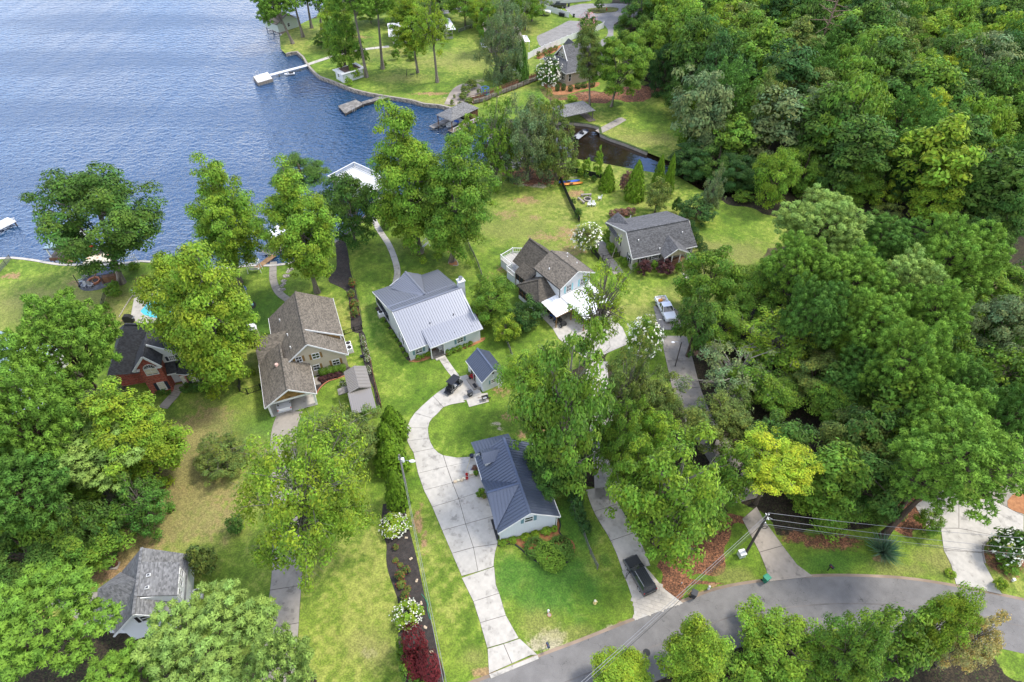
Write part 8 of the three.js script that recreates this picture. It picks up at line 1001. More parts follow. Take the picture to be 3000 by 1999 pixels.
{ const g = thing('fire_hydrant', 'red fire hydrant on the far turf island', 'hydrant', 32.27, -231.04, 0); mesh('barrel', cyl(0.16, 0.14, 0.7, 0, 0.35, 0), M.red, g); mesh('bonnet', ball(0.18, 0, 0.72, 0), M.red, g); mesh('nozzle', cyl(0.08, 0.08, 0.46, 0, 0.48, 0, 8, Math.PI / 2), M.red, g); }
function mailbox(label, x, z, turn, m, post) { const g = thing('mailbox', label, 'mailbox', x, z, turn); mesh('post', box(0.1, 1.05, 0.1, 0, 0.52, 0), post, g); mesh('box_body', [box(0.56, 0.16, 0.28, 0.1, 1.12, 0), new THREE.CylinderGeometry(0.14, 0.14, 0.56, 14, 1, false, 0, Math.PI).rotateZ(Math.PI / 2).translate(0.1, 1.2, 0)], m, g); mesh('front_flap', box(0.02, 0.24, 0.26, 0.39, 1.16, 0), m, g); mesh('flag', box(0.14, 0.05, 0.02, 0.1, 1.28, 0.16), M.red, g); }
mailbox('black mailbox on a post between the two right drives', 36.64, -32.87, -60, M.black, M.black); mailbox('dark mailbox with white post at the front lawn corner', 3.74, -24.29, -70, mat([0.03, 0.04, 0.07], 0.4), M.trim);
{ const g = thing('marker_post', 'short white pipe marker standing on the front lawn', 'marker', 4.02, -28.06, 0); mesh('pipe', cyl(0.09, 0.09, 0.5, 0, 0.25, 0, 12), M.trim, g); mesh('cap', cyl(0.11, 0.11, 0.07, 0, 0.53, 0, 12), M.white, g); const v = thing('valve_box', 'round valve cover in the grass beside the white marker', 'valve cover', 4.12, -27.76, 0); mesh('lid', cyl(0.2, 0.2, 0.06, 0, 0.03, 0, 18), M.oldConcrete, v); mesh('rim', new THREE.TorusGeometry(0.21, 0.03, 6, 18).rotateX(Math.PI / 2).translate(0, 0.05, 0), M.clay, v); }
{ const g = thing('utility_box', 'pale green utility cabinet beside the dark pole', 'utility box', 27.04, -34.68, 15); mesh('cabinet', rbox(0.75, 0.8, 0.7, 0.04, 0, 0.42, 0), mat([0.5, 0.55, 0.54], 0.6), g); mesh('cabinet_lid', rbox(0.8, 0.08, 0.76, 0.03, 0, 0.85, 0, 0.06), M.trim, g); mesh('door_line', box(0.02, 0.6, 0.03, 0, 0.42, 0.36), M.greySteel, g); }
{ const g = thing('pedestal', 'small grey phone pedestal at the road edge', 'pedestal', 22.3, -30.65, 0); mesh('post', rbox(0.2, 0.7, 0.2, 0.03, 0, 0.35, 0), M.metalWhite, g); mesh('cap', rbox(0.24, 0.1, 0.24, 0.03, 0, 0.72, 0), M.greySteel, g); const h = thing('pedestal', 'small white box by the flowering bush', 'pedestal', 57.39, -31.63, 0); mesh('post', rbox(0.24, 0.4, 0.24, 0.03, 0, 0.2, 0), M.trim, h); mesh('cap', rbox(0.3, 0.08, 0.3, 0.03, 0, 0.42, 0), M.trim, h); const k = thing('stub_post', 'short grey stub post on the straw bank', 'post', 19.3, -31.23, 0); mesh('post', cyl(0.06, 0.05, 0.6, 0, 0.3, 0), M.woodGrey, k); mesh('plate', box(0.14, 0.1, 0.03, 0, 0.5, 0.06), M.trim, k); }
// poles and lines
const hung = (a, b, sag) => { const n = 18, p = []; for (let i = 0; i <= n; i++) { const t = i / n; p.push([lerp(a[0], b[0], t), lerp(a[1], b[1], t) - sag * 4 * t * (1 - t), lerp(a[2], b[2], t)]); } return tube(p, 0.022, 4, 36); };
const wireMat = mat([0.24, 0.24, 0.25], 0.6), cableMat = mat([0.05, 0.05, 0.05], 0.7);
const rightPole = [27.56, -34.83], leftPole = [-13.22, -42.7];
{
  const g = thing('utility_pole', 'dark leaning utility pole beside the tan drive', 'utility pole', rightPole[0], rightPole[1], 0); mesh('pole', bar([0, 0, 0], [0.1, 9.4, 0], 0.17, 10, 0.12), M.woodDark, g); mesh('bracket', [beam([0, 8.9, -0.3], [0.1, 8.9, 0.5], 0.08, 0.08), bar([0.1, 8.7, 0], [0.7, 8.5, 0.15], 0.03)], M.steel, g); rows(3, (i) => mesh('insulator', cyl(0.06, 0.05, 0.16, 0.08 + i * 0.05, 9.4 - i * 0.9, 0.14, 8), M.trim, g)); mesh('meter', rbox(0.2, 0.3, 0.16, 0.03, 0.16, 7.6, 0.14), M.steel, g); mesh('cable_coil', new THREE.TorusGeometry(0.28, 0.035, 6, 18).translate(0.45, 6.6, 0.1), M.black, g);
  const l = thing('utility_pole', 'slim utility pole with lamp beside the yellow-green evergreens', 'utility pole', leftPole[0], leftPole[1], 0); mesh('pole', bar([0, 0, 0], [0, 9.0, 0], 0.15, 10, 0.11), M.woodGrey, l); mesh('transformer', cyl(0.2, 0.2, 0.55, 0.3, 8.0, 0.05, 14), M.metalWhite, l); const arm = mesh('lamp_arm', tube([[0, 7.5, 0], [0.7, 7.9, 0.05], [1.2, 7.9, 0.1]], 0.035), M.steel, l); mesh('lamp_head', ball(0.3, 1.4, 7.85, 0.1, 1.3, 0.45, 0.7, 12), M.metalWhite, arm); rows(2, (i) => mesh('insulator', cyl(0.05, 0.05, 0.14, -0.12, 8.6 - i * 0.4, 0.1, 8), M.trim, l));
  const w = thing('overhead_wire', 'overhead line running down past the black mulch bed', 'wire'), e = [-6.12, -18.2]; mesh('strand', hung([leftPole[0], 8.7, leftPole[1]], [e[0], 8, e[1]], 0.25), wireMat, w); mesh('cable', hung([leftPole[0] + 0.1, 8.1, leftPole[1]], [e[0] + 0.25, 7.7, e[1]], 0.3), wireMat, w);
  const px = rightPole[0], pz = rightPole[1], right = [[53.87, -31.94, 9.4, 9.5], [54.13, -31.29, 8.3, 8.3], [54.53, -31.1, 7.4, 7.2], [54.77, -31.1, 7.0, 6.8]], left = [[5.87, -17.96, 9.4, 9.5], [6.35, -18.29, 8.3, 8.3], [6.88, -18.56, 7.4, 7.2]];
  ['top', 'second', 'third', 'lowest'].forEach((n, i) => { const q = right[i], s = thing('overhead_wire', `${n} line of the wires running right from the dark pole`, 'wire', 0, 0, 0, 'wires right of the dark pole'); mesh('strand', hung([px + 0.1, q[3], pz], [q[0], q[2], q[1]], 0.35), i > 2 ? cableMat : wireMat, s); });
  ['upper', 'middle', 'lower'].forEach((n, i) => { const q = left[i], s = thing('overhead_wire', `${n} line of the wires crossing the road from the dark pole`, 'wire', 0, 0, 0, 'wires crossing the road'); mesh('strand', hung([px + 0.1, q[3], pz], [q[0], q[2], q[1]], 0.3), i > 1 ? cableMat : wireMat, s); });
  const k = thing('yard_lamp', 'yard lamp on a pole below the white pickup', 'lamp post', 24.93, -65.22, 0); mesh('pole', bar([0, 0, 0], [0, 5.2, 0], 0.09, 8, 0.07), M.woodDark, k); const a2 = mesh('lamp_arm', tube([[0, 5.0, 0], [-0.6, 5.3, 0], [-1.1, 5.25, 0]], 0.03), M.steel, k); mesh('lamp_head', ball(0.2, -1.25, 5.22, 0, 1.4, 0.5, 0.8), M.metalWhite, a2);
  const fp = thing('flag_pole', 'leaning flag pole with blue and white pennant in the mulch ring', 'flag pole', -44.11, -79.45, 0); mesh('pole', bar([0, 0, 0], [0, 4.2, 0], 0.035, 8), M.trim, fp); mesh('pennant', plate([[0.03, 4.1, 0.02], [0.03, 3.2, 0.02], [0.3, 3.35, 0.05], [0.34, 3.95, 0.05]], 0.015), M.blue, fp); mesh('cross_stripe', plate([[0.03, 3.7, 0.035], [0.03, 3.6, 0.035], [0.32, 3.6, 0.065], [0.32, 3.72, 0.065]], 0.012), M.trim, fp); mesh('pot', [cyl(0.18, 0.25, 0.35, -0.5, 0.2, 0.1), cyl(0.16, 0.22, 0.3, 0.35, 0.18, 0.2)], M.aqua, fp);
}
// ---------------------------------------------------------------- fences
function fence(label, line, h, o = {}) {
  const g = thing(o.name || 'fence', label, 'fence'), step = o.step || 2.4, f = fine(line, 6); let acc = step, last = null;
  const spots = []; for (let i = 0; i < f.length; i++) { if (i) acc += Math.hypot(f[i][0] - f[i - 1][0], f[i][1] - f[i - 1][1]); if (acc >= step || i === f.length - 1) { spots.push(f[i]); acc = 0; } }
  spots.forEach((p, i) => {
    mesh('post', o.round ? cyl(0.04, 0.04, h + 0.05, p[0], h / 2, p[1], 6) : box(o.pw || 0.12, h + 0.12, o.pw || 0.12, p[0], h / 2 + 0.04, p[1]), o.post, g); if (o.cap) mesh('post_cap', new THREE.ConeGeometry(0.12, 0.14, 4).rotateY(Math.PI / 4).translate(p[0], h + 0.17, p[1]), o.post, g);
    if (last) { const a = last, b = p; if (o.panel) mesh('panel', beam([a[0], h * 0.5 + 0.02, a[1]], [b[0], h * 0.5 + 0.02, b[1]], o.thin || 0.05, h - 0.08), o.panel, g);
      if (o.rails) mesh('rail', o.rails.map((r) => beam([a[0], h * r, a[1]], [b[0], h * r, b[1]], 0.04, 0.06)), o.post, g);
      if (o.pickets) { const L = Math.hypot(b[0] - a[0], b[1] - a[1]), k = Math.max(2, Math.round(L / o.pickets)); for (let j = 0; j < k; j++) { const t = (j + 0.5) / k; mesh('picket', box(o.pk || 0.03, h * 0.92, o.pk || 0.03, lerp(a[0], b[0], t), h * 0.5, lerp(a[1], b[1], t)), o.post, g); } } }
    last = p;
  });
}
const wireMesh = mat([0.16, 0.17, 0.16], 0.8, { transparent: true, opacity: 0.45 }), darkMesh = mat([0.012, 0.016, 0.012], 0.9), vinyl = mat([0.72, 0.73, 0.75], 0.5);
fence('long white vinyl privacy fence before the far gravel drive', [[4.66, -187.64], [6.32, -189.98], [8.84, -192.99], [11.42, -195.93], [13.94, -198.43], [16.42, -201.17], [18.94, -203.77], [21.6, -206.31]], 1.8, { post: vinyl, panel: vinyl, cap: true, name: 'white_fence' }); fence('white vinyl fence behind the runabout', [[8.26, -231.36], [9.16, -233.28], [10.47, -232], [13.07, -229.46], [15.63, -226.85], [17.37, -225.14], [18.92, -223.92]], 1.8, { post: vinyl, panel: vinyl, cap: true, name: 'white_fence' }); fence('short white vinyl fence by the pinkish crape myrtle', [[25.72, -209.55], [27.67, -211.76], [29.46, -213.99]], 1.8, { post: vinyl, panel: vinyl, cap: true, name: 'white_fence' });
fence('dark screened wire fence down the middle of the yards', [[9.74, -122.55], [10.29, -119.55], [10.82, -116.64], [11.72, -111.33], [12.61, -107.01], [13.28, -103.79]], 1.35, { post: M.black, panel: darkMesh, round: true }); fence('dark screened wire fence along the creek yard', [[9.84, -122.82], [12.21, -123.38], [14.71, -122.38], [17.17, -121.28], [20.43, -120.08]], 1.3, { post: M.black, panel: darkMesh, round: true }); fence('dark wire fence below the white flowering tree', [[14.53, -96.03], [15.16, -93.6], [15.93, -91.63]], 1.3, { post: M.black, panel: darkMesh, round: true });
fence('black iron gate across the cottage walk', [[16.53, -91.63], [18.14, -92.21], [19.77, -92.81]], 1.2, { post: M.black, rails: [0.1, 0.9], pickets: 0.22, step: 1.8, name: 'garden_gate' });
fence('weathered wire fence between farmhouse lawn and the next yard', [[-8.58, -97.79], [-7.83, -95.1], [-6.99, -92.7], [-5.9, -89.22], [-5.02, -85.34]], 1.1, { post: M.woodGrey, panel: wireMesh, rails: [0.95], thin: 0.012 }); fence('weathered wire fence beside the garage lawn', [[7.06, -42.71], [7.93, -40.01], [8.61, -37.44], [9.15, -35.28], [9.92, -33.04]], 1.1, { post: M.woodGrey, panel: wireMesh, rails: [0.95], thin: 0.012 }); fence('wire fence below the dark porch tree', [[-0.89, -70.52], [-0.43, -68.78], [0.18, -66.52]], 1.1, { post: M.woodGrey, panel: wireMesh, rails: [0.95], thin: 0.012 });
fence('red-brown timber fence beside the metal shed', [[-23.37, -70.23], [-21.69, -65.97], [-20.24, -61.18], [-18.78, -57.21]], 0.9, { post: M.woodRed, rails: [0.2, 0.55, 0.95], step: 2 }); fence('black iron fence behind the brown-roofed carport', [[-40, -60.17], [-39.46, -59.29], [-38.26, -59.91], [-36.96, -60.55]], 1.2, { post: M.black, rails: [0.08, 0.92], pickets: 0.25, step: 1.8 }); fence('black wire fence down the west side of the brown-roofed house', [[-45.68, -77.64], [-43.54, -71.41], [-41.67, -65.69], [-39.96, -60.29]], 1.2, { post: M.black, panel: darkMesh, thin: 0.01, round: true }); fence('thin black fence along the rose bed', [[-31.59, -97.58], [-29.53, -91.13], [-27.7, -85.52], [-25.98, -80.29], [-24.87, -76.35], [-24.28, -73.53]], 0.9, { post: M.black, rails: [0.5, 0.95], round: true }); fence('low black fence across the lawn gap', [[-26.92, -72.16], [-25.75, -72.86], [-24.28, -73.53]], 0.9, { post: M.black, rails: [0.1, 0.95], pickets: 0.3, step: 1.6 });
fence('far chain link fence beside the white roofed bungalow', [[-17.01, -209.79], [-13.07, -213.96], [-9.19, -217.63]], 1.1, { post: M.greySteel, panel: wireMesh, round: true, thin: 0.012, rails: [0.97] }); fence('black wire fence on the lakeside terrace bank', [[-69.98, -82.61], [-69.29, -80.38], [-68.41, -77.08]], 1.1, { post: M.black, panel: wireMesh, round: true, thin: 0.012 }); fence('chain link fence at the left edge of the lake lawn', [[-91.61, -87.82], [-91.63, -89.89], [-91.78, -92.02]], 1.1, { post: M.black, panel: wireMesh, round: true, thin: 0.012 });
// ---------------------------------------------------------------- garden furniture
function chair(label, x, z, turn, m, group) { const g = thing('garden_chair', label, 'chair', x, z, turn, group); mesh('seat', box(0.55, 0.05, 0.55, 0, 0.38, 0, 0.12), m, g); rows(4, (i) => mesh('back_slat', box(0.12, 0.75, 0.04, -0.2 + i * 0.135, 0.72, 0.36, 0.35), m, g)); for (const s of [-1, 1]) { mesh('arm', box(0.12, 0.04, 0.7, s * 0.33, 0.58, 0), m, g); mesh('leg', box(0.07, 0.56, 0.08, s * 0.3, 0.29, -0.28), m, g); mesh('leg', box(0.07, 0.4, 0.08, s * 0.3, 0.2, 0.3), m, g); } }
[['left', 15.73, -109.77, 170], ['right', 16.61, -109.77, 190]].forEach(([l, x, z, t]) => chair(`${l} white slatted chair below the cottage fire pit`, x, z, t, M.trim, 'white fire pit chairs')); chair('white slatted chair right of the cottage fire pit', 18.05, -112.21, 90, M.trim, 'white fire pit chairs');
{ const g = thing('fire_pit', 'round pale block fire pit on the cottage lawn', 'fire pit', 15.59, -112.12, 0); rows(12, (i) => { const a = i * 30 * RAD; mesh('block', box(0.36, 0.32, 0.22, 0.72 * Math.cos(a), 0.16, 0.72 * Math.sin(a), 0, -a + Math.PI / 2, 0), M.stone, g); }); mesh('ash', cyl(0.6, 0.6, 0.06, 0, 0.05, 0, 16), M.char, g); const bench = (l, x, z, t) => { const b = thing('stone_bench', l, 'bench', x, z, t, 'pale benches by the fire pit'); mesh('seat', rbox(2.2, 0.16, 0.4, 0.03, 0, 0.42, 0), M.oldConcrete, b); for (const s of [-1, 1]) mesh('leg', rbox(0.4, 0.36, 0.5, 0.04, s * 0.85, 0.18, 0), M.oldConcrete, b); }; bench('pale stone bench above the cottage fire pit', 15.39, -113.56, 5); bench('pale stone bench left of the cottage fire pit', 14.19, -111.47, 120); }
{ // lakeside fire pit terrace
  const g = thing('fire_pit', 'brick fire pit on the gravel circle by the lake', 'fire pit', -73.51, -85.55, 0); rows(14, (i) => { const a = i * 25.7 * RAD; mesh('block', box(0.42, 0.34, 0.24, 0.95 * Math.cos(a), 0.2, 0.95 * Math.sin(a), 0, -a + Math.PI / 2, 0), M.clay, g); }); mesh('ash', cyl(0.8, 0.8, 0.08, 0, 0.08, 0, 16), M.woodDark, g);
  [['upper left', -75.46, -86.71], ['far', -74.36, -87.82], ['left', -75.56, -85.26], ['lower left', -74.38, -84.01], ['near', -73.29, -84.12], ['far right', -72.96, -87.82]].forEach(([l, x, z], i) => chair(`${l} grey chair round the lakeside fire pit`, x, z, i * 60, M.greySteel, 'grey fire pit chairs'));
  const b = thing('outdoor_bar', 'small timber bar with blue-grey metal roof by the fire pit', 'bar', -70.81, -86.16, 20); mesh('bar_body', box(2.2, 1.1, 1.4, 0, 0.55, 0), M.woodRed, b); roof(b, M.metalGrey, [[-1.4, 2.0, -1.0], [1.4, 2.0, -1.0], [1.4, 2.4, 1.0], [-1.4, 2.4, 1.0]], 0.3); for (const [x, z] of [[-1.2, 0.8], [1.2, 0.8], [-1.2, -0.8], [1.2, -0.8]]) mesh('post', box(0.12, 2.1, 0.12, x, 1.05, z), M.woodRed, b);
  for (const [l, x, z] of [['left dark post at the fire pit circle', -75.33, -84.19], ['far dark post at the fire pit circle', -75.14, -87.26]]) { const p = thing('light_post', l, 'post', x, z, 0, 'dark posts at the fire pit'); mesh('pole', cyl(0.07, 0.07, 2.6, 0, 1.3, 0), M.woodDark, p); mesh('base', cyl(0.25, 0.2, 0.4, 0, 0.2, 0), M.black, p); }
  const s = thing('log_pole', 'leaning timber pole over the lakeside fire pit', 'timber', -73.23, -86.16, 0); mesh('pole', bar([-0.6, 0.1, 0.6], [0.9, 2.2, -0.9], 0.08), M.woodTan, s); mesh('stub', bar([-0.6, 0.1, 0.6], [0.2, 0.2, 1.2], 0.09), M.woodTan, s);
}
function arbor(label, x, z, turn) { const g = thing('arbor_swing', label, 'arbor', x, z, turn, 'white arbor swings'); for (const [a, b] of [[-1, 0.45], [1, 0.45], [-1, -0.45], [1, -0.45]]) mesh('post', beam([a * 1.15, 0, b * 1.3], [a, 2.1, b], 0.1, 0.1), M.trim, g); mesh('top_beam', [box(2.6, 0.12, 0.08, 0, 2.12, 0.45), box(2.6, 0.12, 0.08, 0, 2.12, -0.45)], M.trim, g); rows(7, (i) => mesh('rafter', box(0.07, 0.1, 1.5, -1.05 + i * 0.35, 2.23, 0), M.trim, g)); mesh('swing_seat', [box(1.5, 0.06, 0.5, 0, 0.55, 0), box(1.5, 0.5, 0.05, 0, 0.85, 0.28, 0.2)], M.trim, g); }
arbor('white arbor swing at the water edge by the oak trunk', -68.73, -89.89, 15); arbor('white arbor swing beside the lake walk', -46.01, -88.46, 5);
{ const g = thing('garden_bench', 'white bench swing between the twin tall trees', 'bench', -16.3, -95.72, 60); mesh('frame', [bar([-0.8, 0, 0.5], [-0.7, 1.7, 0], 0.05), bar([-0.8, 0, -0.5], [-0.7, 1.7, 0], 0.05), bar([0.8, 0, 0.5], [0.7, 1.7, 0], 0.05), bar([0.8, 0, -0.5], [0.7, 1.7, 0], 0.05), bar([-0.7, 1.7, 0], [0.7, 1.7, 0], 0.05)], M.trim, g); mesh('seat', [box(1.2, 0.06, 0.45, 0, 0.5, 0), box(1.2, 0.45, 0.05, 0, 0.75, 0.24)], M.trim, g); }
{ const g = thing('trampoline', 'small blue caged trampoline at the boardwalk foot', 'trampoline', -7.04, -162.53, 0); mesh('frame', new THREE.TorusGeometry(1.0, 0.08, 8, 20).rotateX(Math.PI / 2).translate(0, 0.75, 0), M.green, g); mesh('jump_mat', cyl(0.95, 0.95, 0.04, 0, 0.74, 0, 20), M.navy, g); rows(6, (i) => { const a = i * 60 * RAD; mesh('net_pole', cyl(0.06, 0.06, 2.2, Math.cos(a), 1.1, Math.sin(a), 8), M.blue, g); }); mesh('top_ring', new THREE.TorusGeometry(1.0, 0.06, 8, 20).rotateX(Math.PI / 2).translate(0, 2.2, 0), M.blue, g); }
{ const g = thing('swing_frame', 'dark round swing frame on the far lawn', 'swing', -27.8, -175.34, 0); mesh('frame', [bar([-1.6, 0, 0.7], [-1.2, 2, 0], 0.05), bar([-1.6, 0, -0.7], [-1.2, 2, 0], 0.05), bar([1.6, 0, 0.7], [1.2, 2, 0], 0.05), bar([1.6, 0, -0.7], [1.2, 2, 0], 0.05), bar([-1.2, 2, 0], [1.2, 2, 0], 0.05)], M.black, g); mesh('swing_seat', new THREE.TorusGeometry(0.5, 0.06, 6, 16).rotateX(1.4).translate(0, 0.6, 0), M.black, g); }
const acUnit = (label, x, z, t) => { const g = thing('air_conditioner', label, 'air conditioner', x, z, t); mesh('housing', rbox(0.85, 0.85, 0.85, 0.06, 0, 0.47, 0), M.metalWhite, g); mesh('fan_grille', new THREE.TorusGeometry(0.3, 0.04, 6, 18).rotateX(Math.PI / 2).translate(0, 0.91, 0), M.black, g); mesh('fan', cyl(0.26, 0.26, 0.03, 0, 0.9, 0, 14), M.char, g); mesh('pad', box(1.05, 0.06, 1.05, 0, 0.03, 0), M.oldConcrete, g); };
acUnit('upper air conditioner beside the tan gable wall', -25.68, -69.41, 21); acUnit('lower air conditioner beside the tan gable wall', -25.31, -68.44, 21); acUnit('air conditioner beside the pale blue metal roofed house', -68.66, -61.62, 0); acUnit('air conditioner by the grey house dormer', -35.29, -29.93, 16); acUnit('air conditioner behind the farmhouse west corner', -21.67, -76.67, 29);
function pot(label, x, z, r, h, m, plant, group) { const g = thing('flower_pot', label, 'pot', x, z, rr(0, 90), group); mesh('pot_body', new THREE.LatheGeometry([[0, 0], [r * 0.7, 0], [r, h * 0.9], [r * 1.08, h], [r * 0.9, h], [r * 0.85, h * 0.85], [0, h * 0.85]].map((p) => new THREE.Vector2(...p)), 14), m, g); if (plant) { const c = mesh('foliage', spec.bush[0].get().leaves, LEAF[plant], g); c.position.y = h + r * 0.7; c.scale.setScalar(r * 1.5); } }
pot('left potted plant by the garage doors', -4.19, -42.63, 0.24, 0.4, M.black, 'mid', 'pots by the garage doors'); pot('upper potted plant by the garage doors', -3.84, -43.07, 0.26, 0.4, M.black, 'bright', 'pots by the garage doors'); pot('right potted plant by the garage doors', -3.54, -42.41, 0.24, 0.35, M.clay, 'olive', 'pots by the garage doors'); pot('potted plant beside the tan storage crate', -4.67, -45.79, 0.22, 0.4, M.black, 'mid'); pot('rust coloured urn beside the garage wall', -4.85, -46.46, 0.26, 0.5, M.clay, 'rust'); pot('blue-black pot at the garage lean-to corner', -5.39, -48.59, 0.28, 0.5, M.navy, null); pot('purple pot beside the garage wall', -5.21, -46.46, 0.22, 0.3, mat([0.2, 0.18, 0.35], 0.6), null); pot('left terracotta pot on the shed step', -6.4, -63.14, 0.2, 0.45, M.clay, 'olive', 'pots at the shed step'); pot('middle terracotta pot on the shed step', -5.89, -62.74, 0.24, 0.4, M.clay, 'rose', 'pots at the shed step'); pot('rear brown pot at the shed step', -6.24, -62.61, 0.22, 0.5, M.char, null, 'pots at the shed step'); pot('grey pot at the shed corner', -4.79, -60.55, 0.2, 0.4, M.oldConcrete, null); pot('dark urn beside the farmhouse walk', -23.29, -67.13, 0.24, 0.35, M.navy, null);
{ const g = thing('rust_barrel', 'rusty brown burn barrel on the clay lawn', 'barrel', -46.32, -33.53, 0); mesh('drum', cyl(0.34, 0.34, 0.95, 0, 0.48, 0, 18), mat([0.16, 0.06, 0.03], 0.9, { map: T.grain }), g); rows(3, (i) => mesh('hoop', new THREE.TorusGeometry(0.345, 0.02, 6, 20).rotateX(Math.PI / 2).translate(0, 0.2 + i * 0.3, 0), mat([0.12, 0.045, 0.025], 0.9), g)); mesh('base_block', box(0.9, 0.14, 0.9, 0, 0.05, 0.1), M.oldConcrete, g); }
{ const g = thing('storage_crate', 'tan storage crate against the garage wall', 'crate', -5.22, -45.99, 16); mesh('crate_body', rbox(0.75, 0.4, 0.5, 0.03, 0, 0.2, 0), M.tan, g); mesh('lid', rbox(0.8, 0.06, 0.55, 0.02, 0, 0.43, 0), M.cream, g);
  [['upper', -5.91, -45.74], ['lower', -5.85, -45.18]].forEach(([l, x, z]) => { const b = thing('bucket', `${l} red bucket on the driveway`, 'bucket', x, z, 0, 'red buckets on the driveway'); mesh('bucket_body', new THREE.CylinderGeometry(0.17, 0.13, 0.32, 16, 1, true).translate(0, 0.16 + 0.05, 0), mat([0.55, 0.02, 0.03], 0.5, { side: THREE.DoubleSide }), b); mesh('bucket_floor', cyl(0.13, 0.13, 0.02, 0, 0.07, 0, 16), M.red, b); mesh('rim', new THREE.TorusGeometry(0.17, 0.015, 6, 18).rotateX(Math.PI / 2).translate(0, 0.37, 0), M.red, b); });
  reseed(9); [[-7.37, -44.75], [-6.99, -44.94], [-6.57, -44.98], [-6.21, -45.26]].forEach(([x, z], i) => { const s = new THREE.IcosahedronGeometry(0.2, 2), p = s.attributes.position; for (let k = 0; k < p.count; k++) { const f = 0.8 + 0.4 * vnoise(p.getX(k) * 9 + i * 7, p.getY(k) * 9 + p.getZ(k) * 5, 3); p.setXYZ(k, p.getX(k) * f * 1.3, p.getY(k) * f * 0.7, p.getZ(k) * f); } s.computeVertexNormals(); const r = tag(topMesh('field_stone', s, i % 2 ? M.cream : M.tan), `${['first', 'second', 'third', 'fourth'][i]} pale stone of the row on the driveway`, 'stone', 'row of stones on the driveway'); r.position.set(x, 0.14, z); });
  const h = tag(topMesh('garden_hose', tube([[[-5.57, -48.55], [-5.73, -47.52], [-5.94, -46.7], [-5.7, -45.89]]].flat().map((p) => [p[0], 0.07, p[1]]), 0.02), M.yellow), 'yellow garden hose lying beside the garage', 'hose');
  const h2 = tag(topMesh('garden_hose', tube([[-10.22, -30.1], [-9.53, -29.24], [-9.35, -28.23], [-8.96, -27.24], [-9.22, -28.57], [-9.67, -29.41]].map((p) => [p[0], 0.05, p[1]]), 0.03), M.green), 'green garden hose in the mulch bed', 'hose'); }
{ const g = thing('porch_bench', 'white bench on the farmhouse porch', 'bench', -15.35 + 4.9 * 0.872 - 0.6 * -0.0 - 0.5 * 0.489, -65.85 - 4.9 * 0.489 - 0.5 * 0.872, -60, null, 0.19); mesh('seat', box(1.1, 0.05, 0.45, 0, 0.42, 0), M.trim, g); rows(5, (i) => mesh('back_slat', box(0.1, 0.45, 0.03, -0.4 + i * 0.2, 0.68, -0.22), M.trim, g)); for (const [a, b] of [[-0.5, -0.2], [0.5, -0.2], [-0.5, 0.2], [0.5, 0.2]]) mesh('leg', box(0.06, 0.42, 0.06, a, 0.21, b), M.trim, g); }
{ const g = thing('grill', 'covered black grill at the pool deck corner', 'grill', -62.83, -75.33, 0); mesh('cover', extrudeSide([[-0.7, 0.1], [-0.75, 0.9], [-0.45, 1.25], [0.35, 1.3], [0.7, 0.95], [0.7, 0.1]], 0.75, 0.08), M.rubber, g); mesh('side_shelf', box(0.4, 0.05, 0.6, 0.85, 0.85, 0), M.steel, g); mesh('wheels', [cyl(0.1, 0.1, 0.8, 0.45, 0.1, 0, 12, Math.PI / 2)], M.black, g); const p = thing('pool_statue', 'pale blue heron statue beside the pool deck', 'statue', -64.69, -81.57, 0); mesh('figure', [cyl(0.05, 0.12, 1.1, 0, 0.75, 0), ball(0.16, 0, 1.35, 0, 1.2, 0.9, 0.9), bar([0.1, 1.38, 0], [0.42, 1.32, 0], 0.03)], mat([0.45, 0.6, 0.62], 0.6), p); mesh('plinth', cyl(0.2, 0.18, 0.3, 0, 0.15, 0), M.oldConcrete, p); }
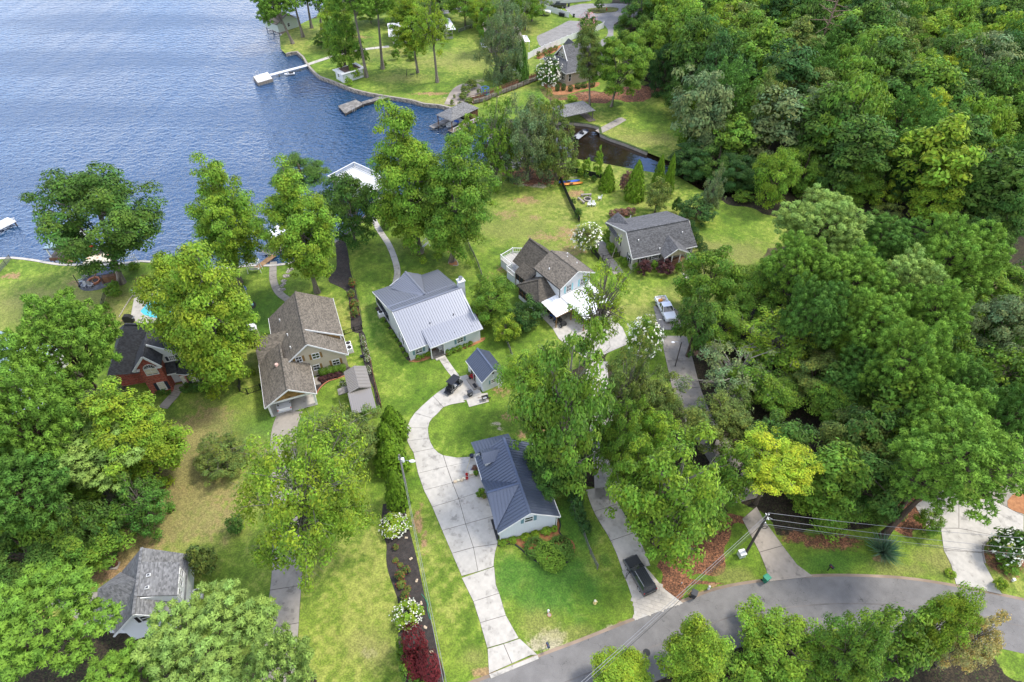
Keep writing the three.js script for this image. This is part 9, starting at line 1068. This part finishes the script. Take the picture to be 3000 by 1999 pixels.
reseed(21); [[-39.89, -88.95, 0.75], [-40.1, -87.2, 0.8], [-40.19, -85.79, 0.6], [-40.04, -84.98, 0.5], [-40.21, -84.41, 0.45], [-39.99, -83.42, 0.75], [-40.12, -88.24, 0.4]].forEach(([x, z, r], i) => { const n = 8, pts = Array.from({ length: n }, (_, k) => [x + Math.cos(k / n * 6.283) * r * rr(0.75, 1.05), z + Math.sin(k / n * 6.283) * r * rr(0.6, 0.85)]); tag(topMesh('stepping_stone', prism(pts, 0, 0.06), M.stone), `${['first', 'second', 'third', 'fourth', 'fifth', 'sixth', 'small'][i]} flat stepping stone beside the curving lake walk`, 'stepping stone', 'stepping stones by the lake walk'); });
[[-12.76, -36.92], [-11.9, -34.25], [-10.93, -31.6], [-10.14, -29.02], [-9.41, -26.4], [-8.52, -23.9]].forEach(([x, z], i) => { const g = thing('bed_stone', `${['topmost', 'second', 'third', 'fourth', 'fifth', 'lowest'][i]} pale stone along the black mulch bed`, 'stone', x, z, i * 40, 'pale stones in the mulch bed'); mesh('stone', [rbox(0.36, 0.12, 0.26, 0.05, 0, 0.08, 0), rbox(0.22, 0.1, 0.2, 0.04, 0.1, 0.16, 0.05)], M.tan, g); });
{ // edging kerbs round the beds
  const edge = (label, pts, m = M.oldConcrete) => { const g = thing('bed_edging', label, 'edging'), f = fine(pts, 5); for (let i = 0; i + 1 < f.length; i++) mesh('edging_block', beam([f[i][0], 0.05, f[i][1]], [lerp(f[i][0], f[i + 1][0], 0.96), 0.05, lerp(f[i][1], f[i + 1][1], 0.96)], 0.14, 0.14), m, g); };
  edge('curved brick edging of the bed below the tan gable', [[-28.68, -59.54], [-28.32, -60.93], [-27.5, -62.09], [-26.07, -62.74], [-25.19, -63.27]], M.clay); edge('grey edging of the azalea island', [[-1.65, -35.89], [0.06, -36.17], [0.78, -35.74], [2.04, -34.54], [3.55, -33.58], [4.94, -33.36], [6.36, -33.8], [7.27, -34.83]], M.char); edge('pale edging along the white drive bed', [[57.61, -36.77], [56.56, -36.11], [55.89, -35.19], [55.37, -33.75]], M.oldConcrete); edge('grey edging of the raised garage side bed', [[5.76, -39.6], [5.92, -38.55], [5.73, -37.75], [6.13, -37.05]], M.char); edge('stone ring at the twin tree foot', [[-11.54, -90.74], [-11.49, -91.72], [-10.8, -92.11], [-10.03, -91.33], [-9.84, -90.17], [-10.67, -90.17]], M.stone); edge('rubble row along the terrace slope', [[-62.4, -85.33], [-63.83, -84.9], [-64.75, -83.31], [-65.14, -81.57], [-65.15, -79.04], [-65.01, -76.28]], M.stone);
}

renderer.render(scene, camera);
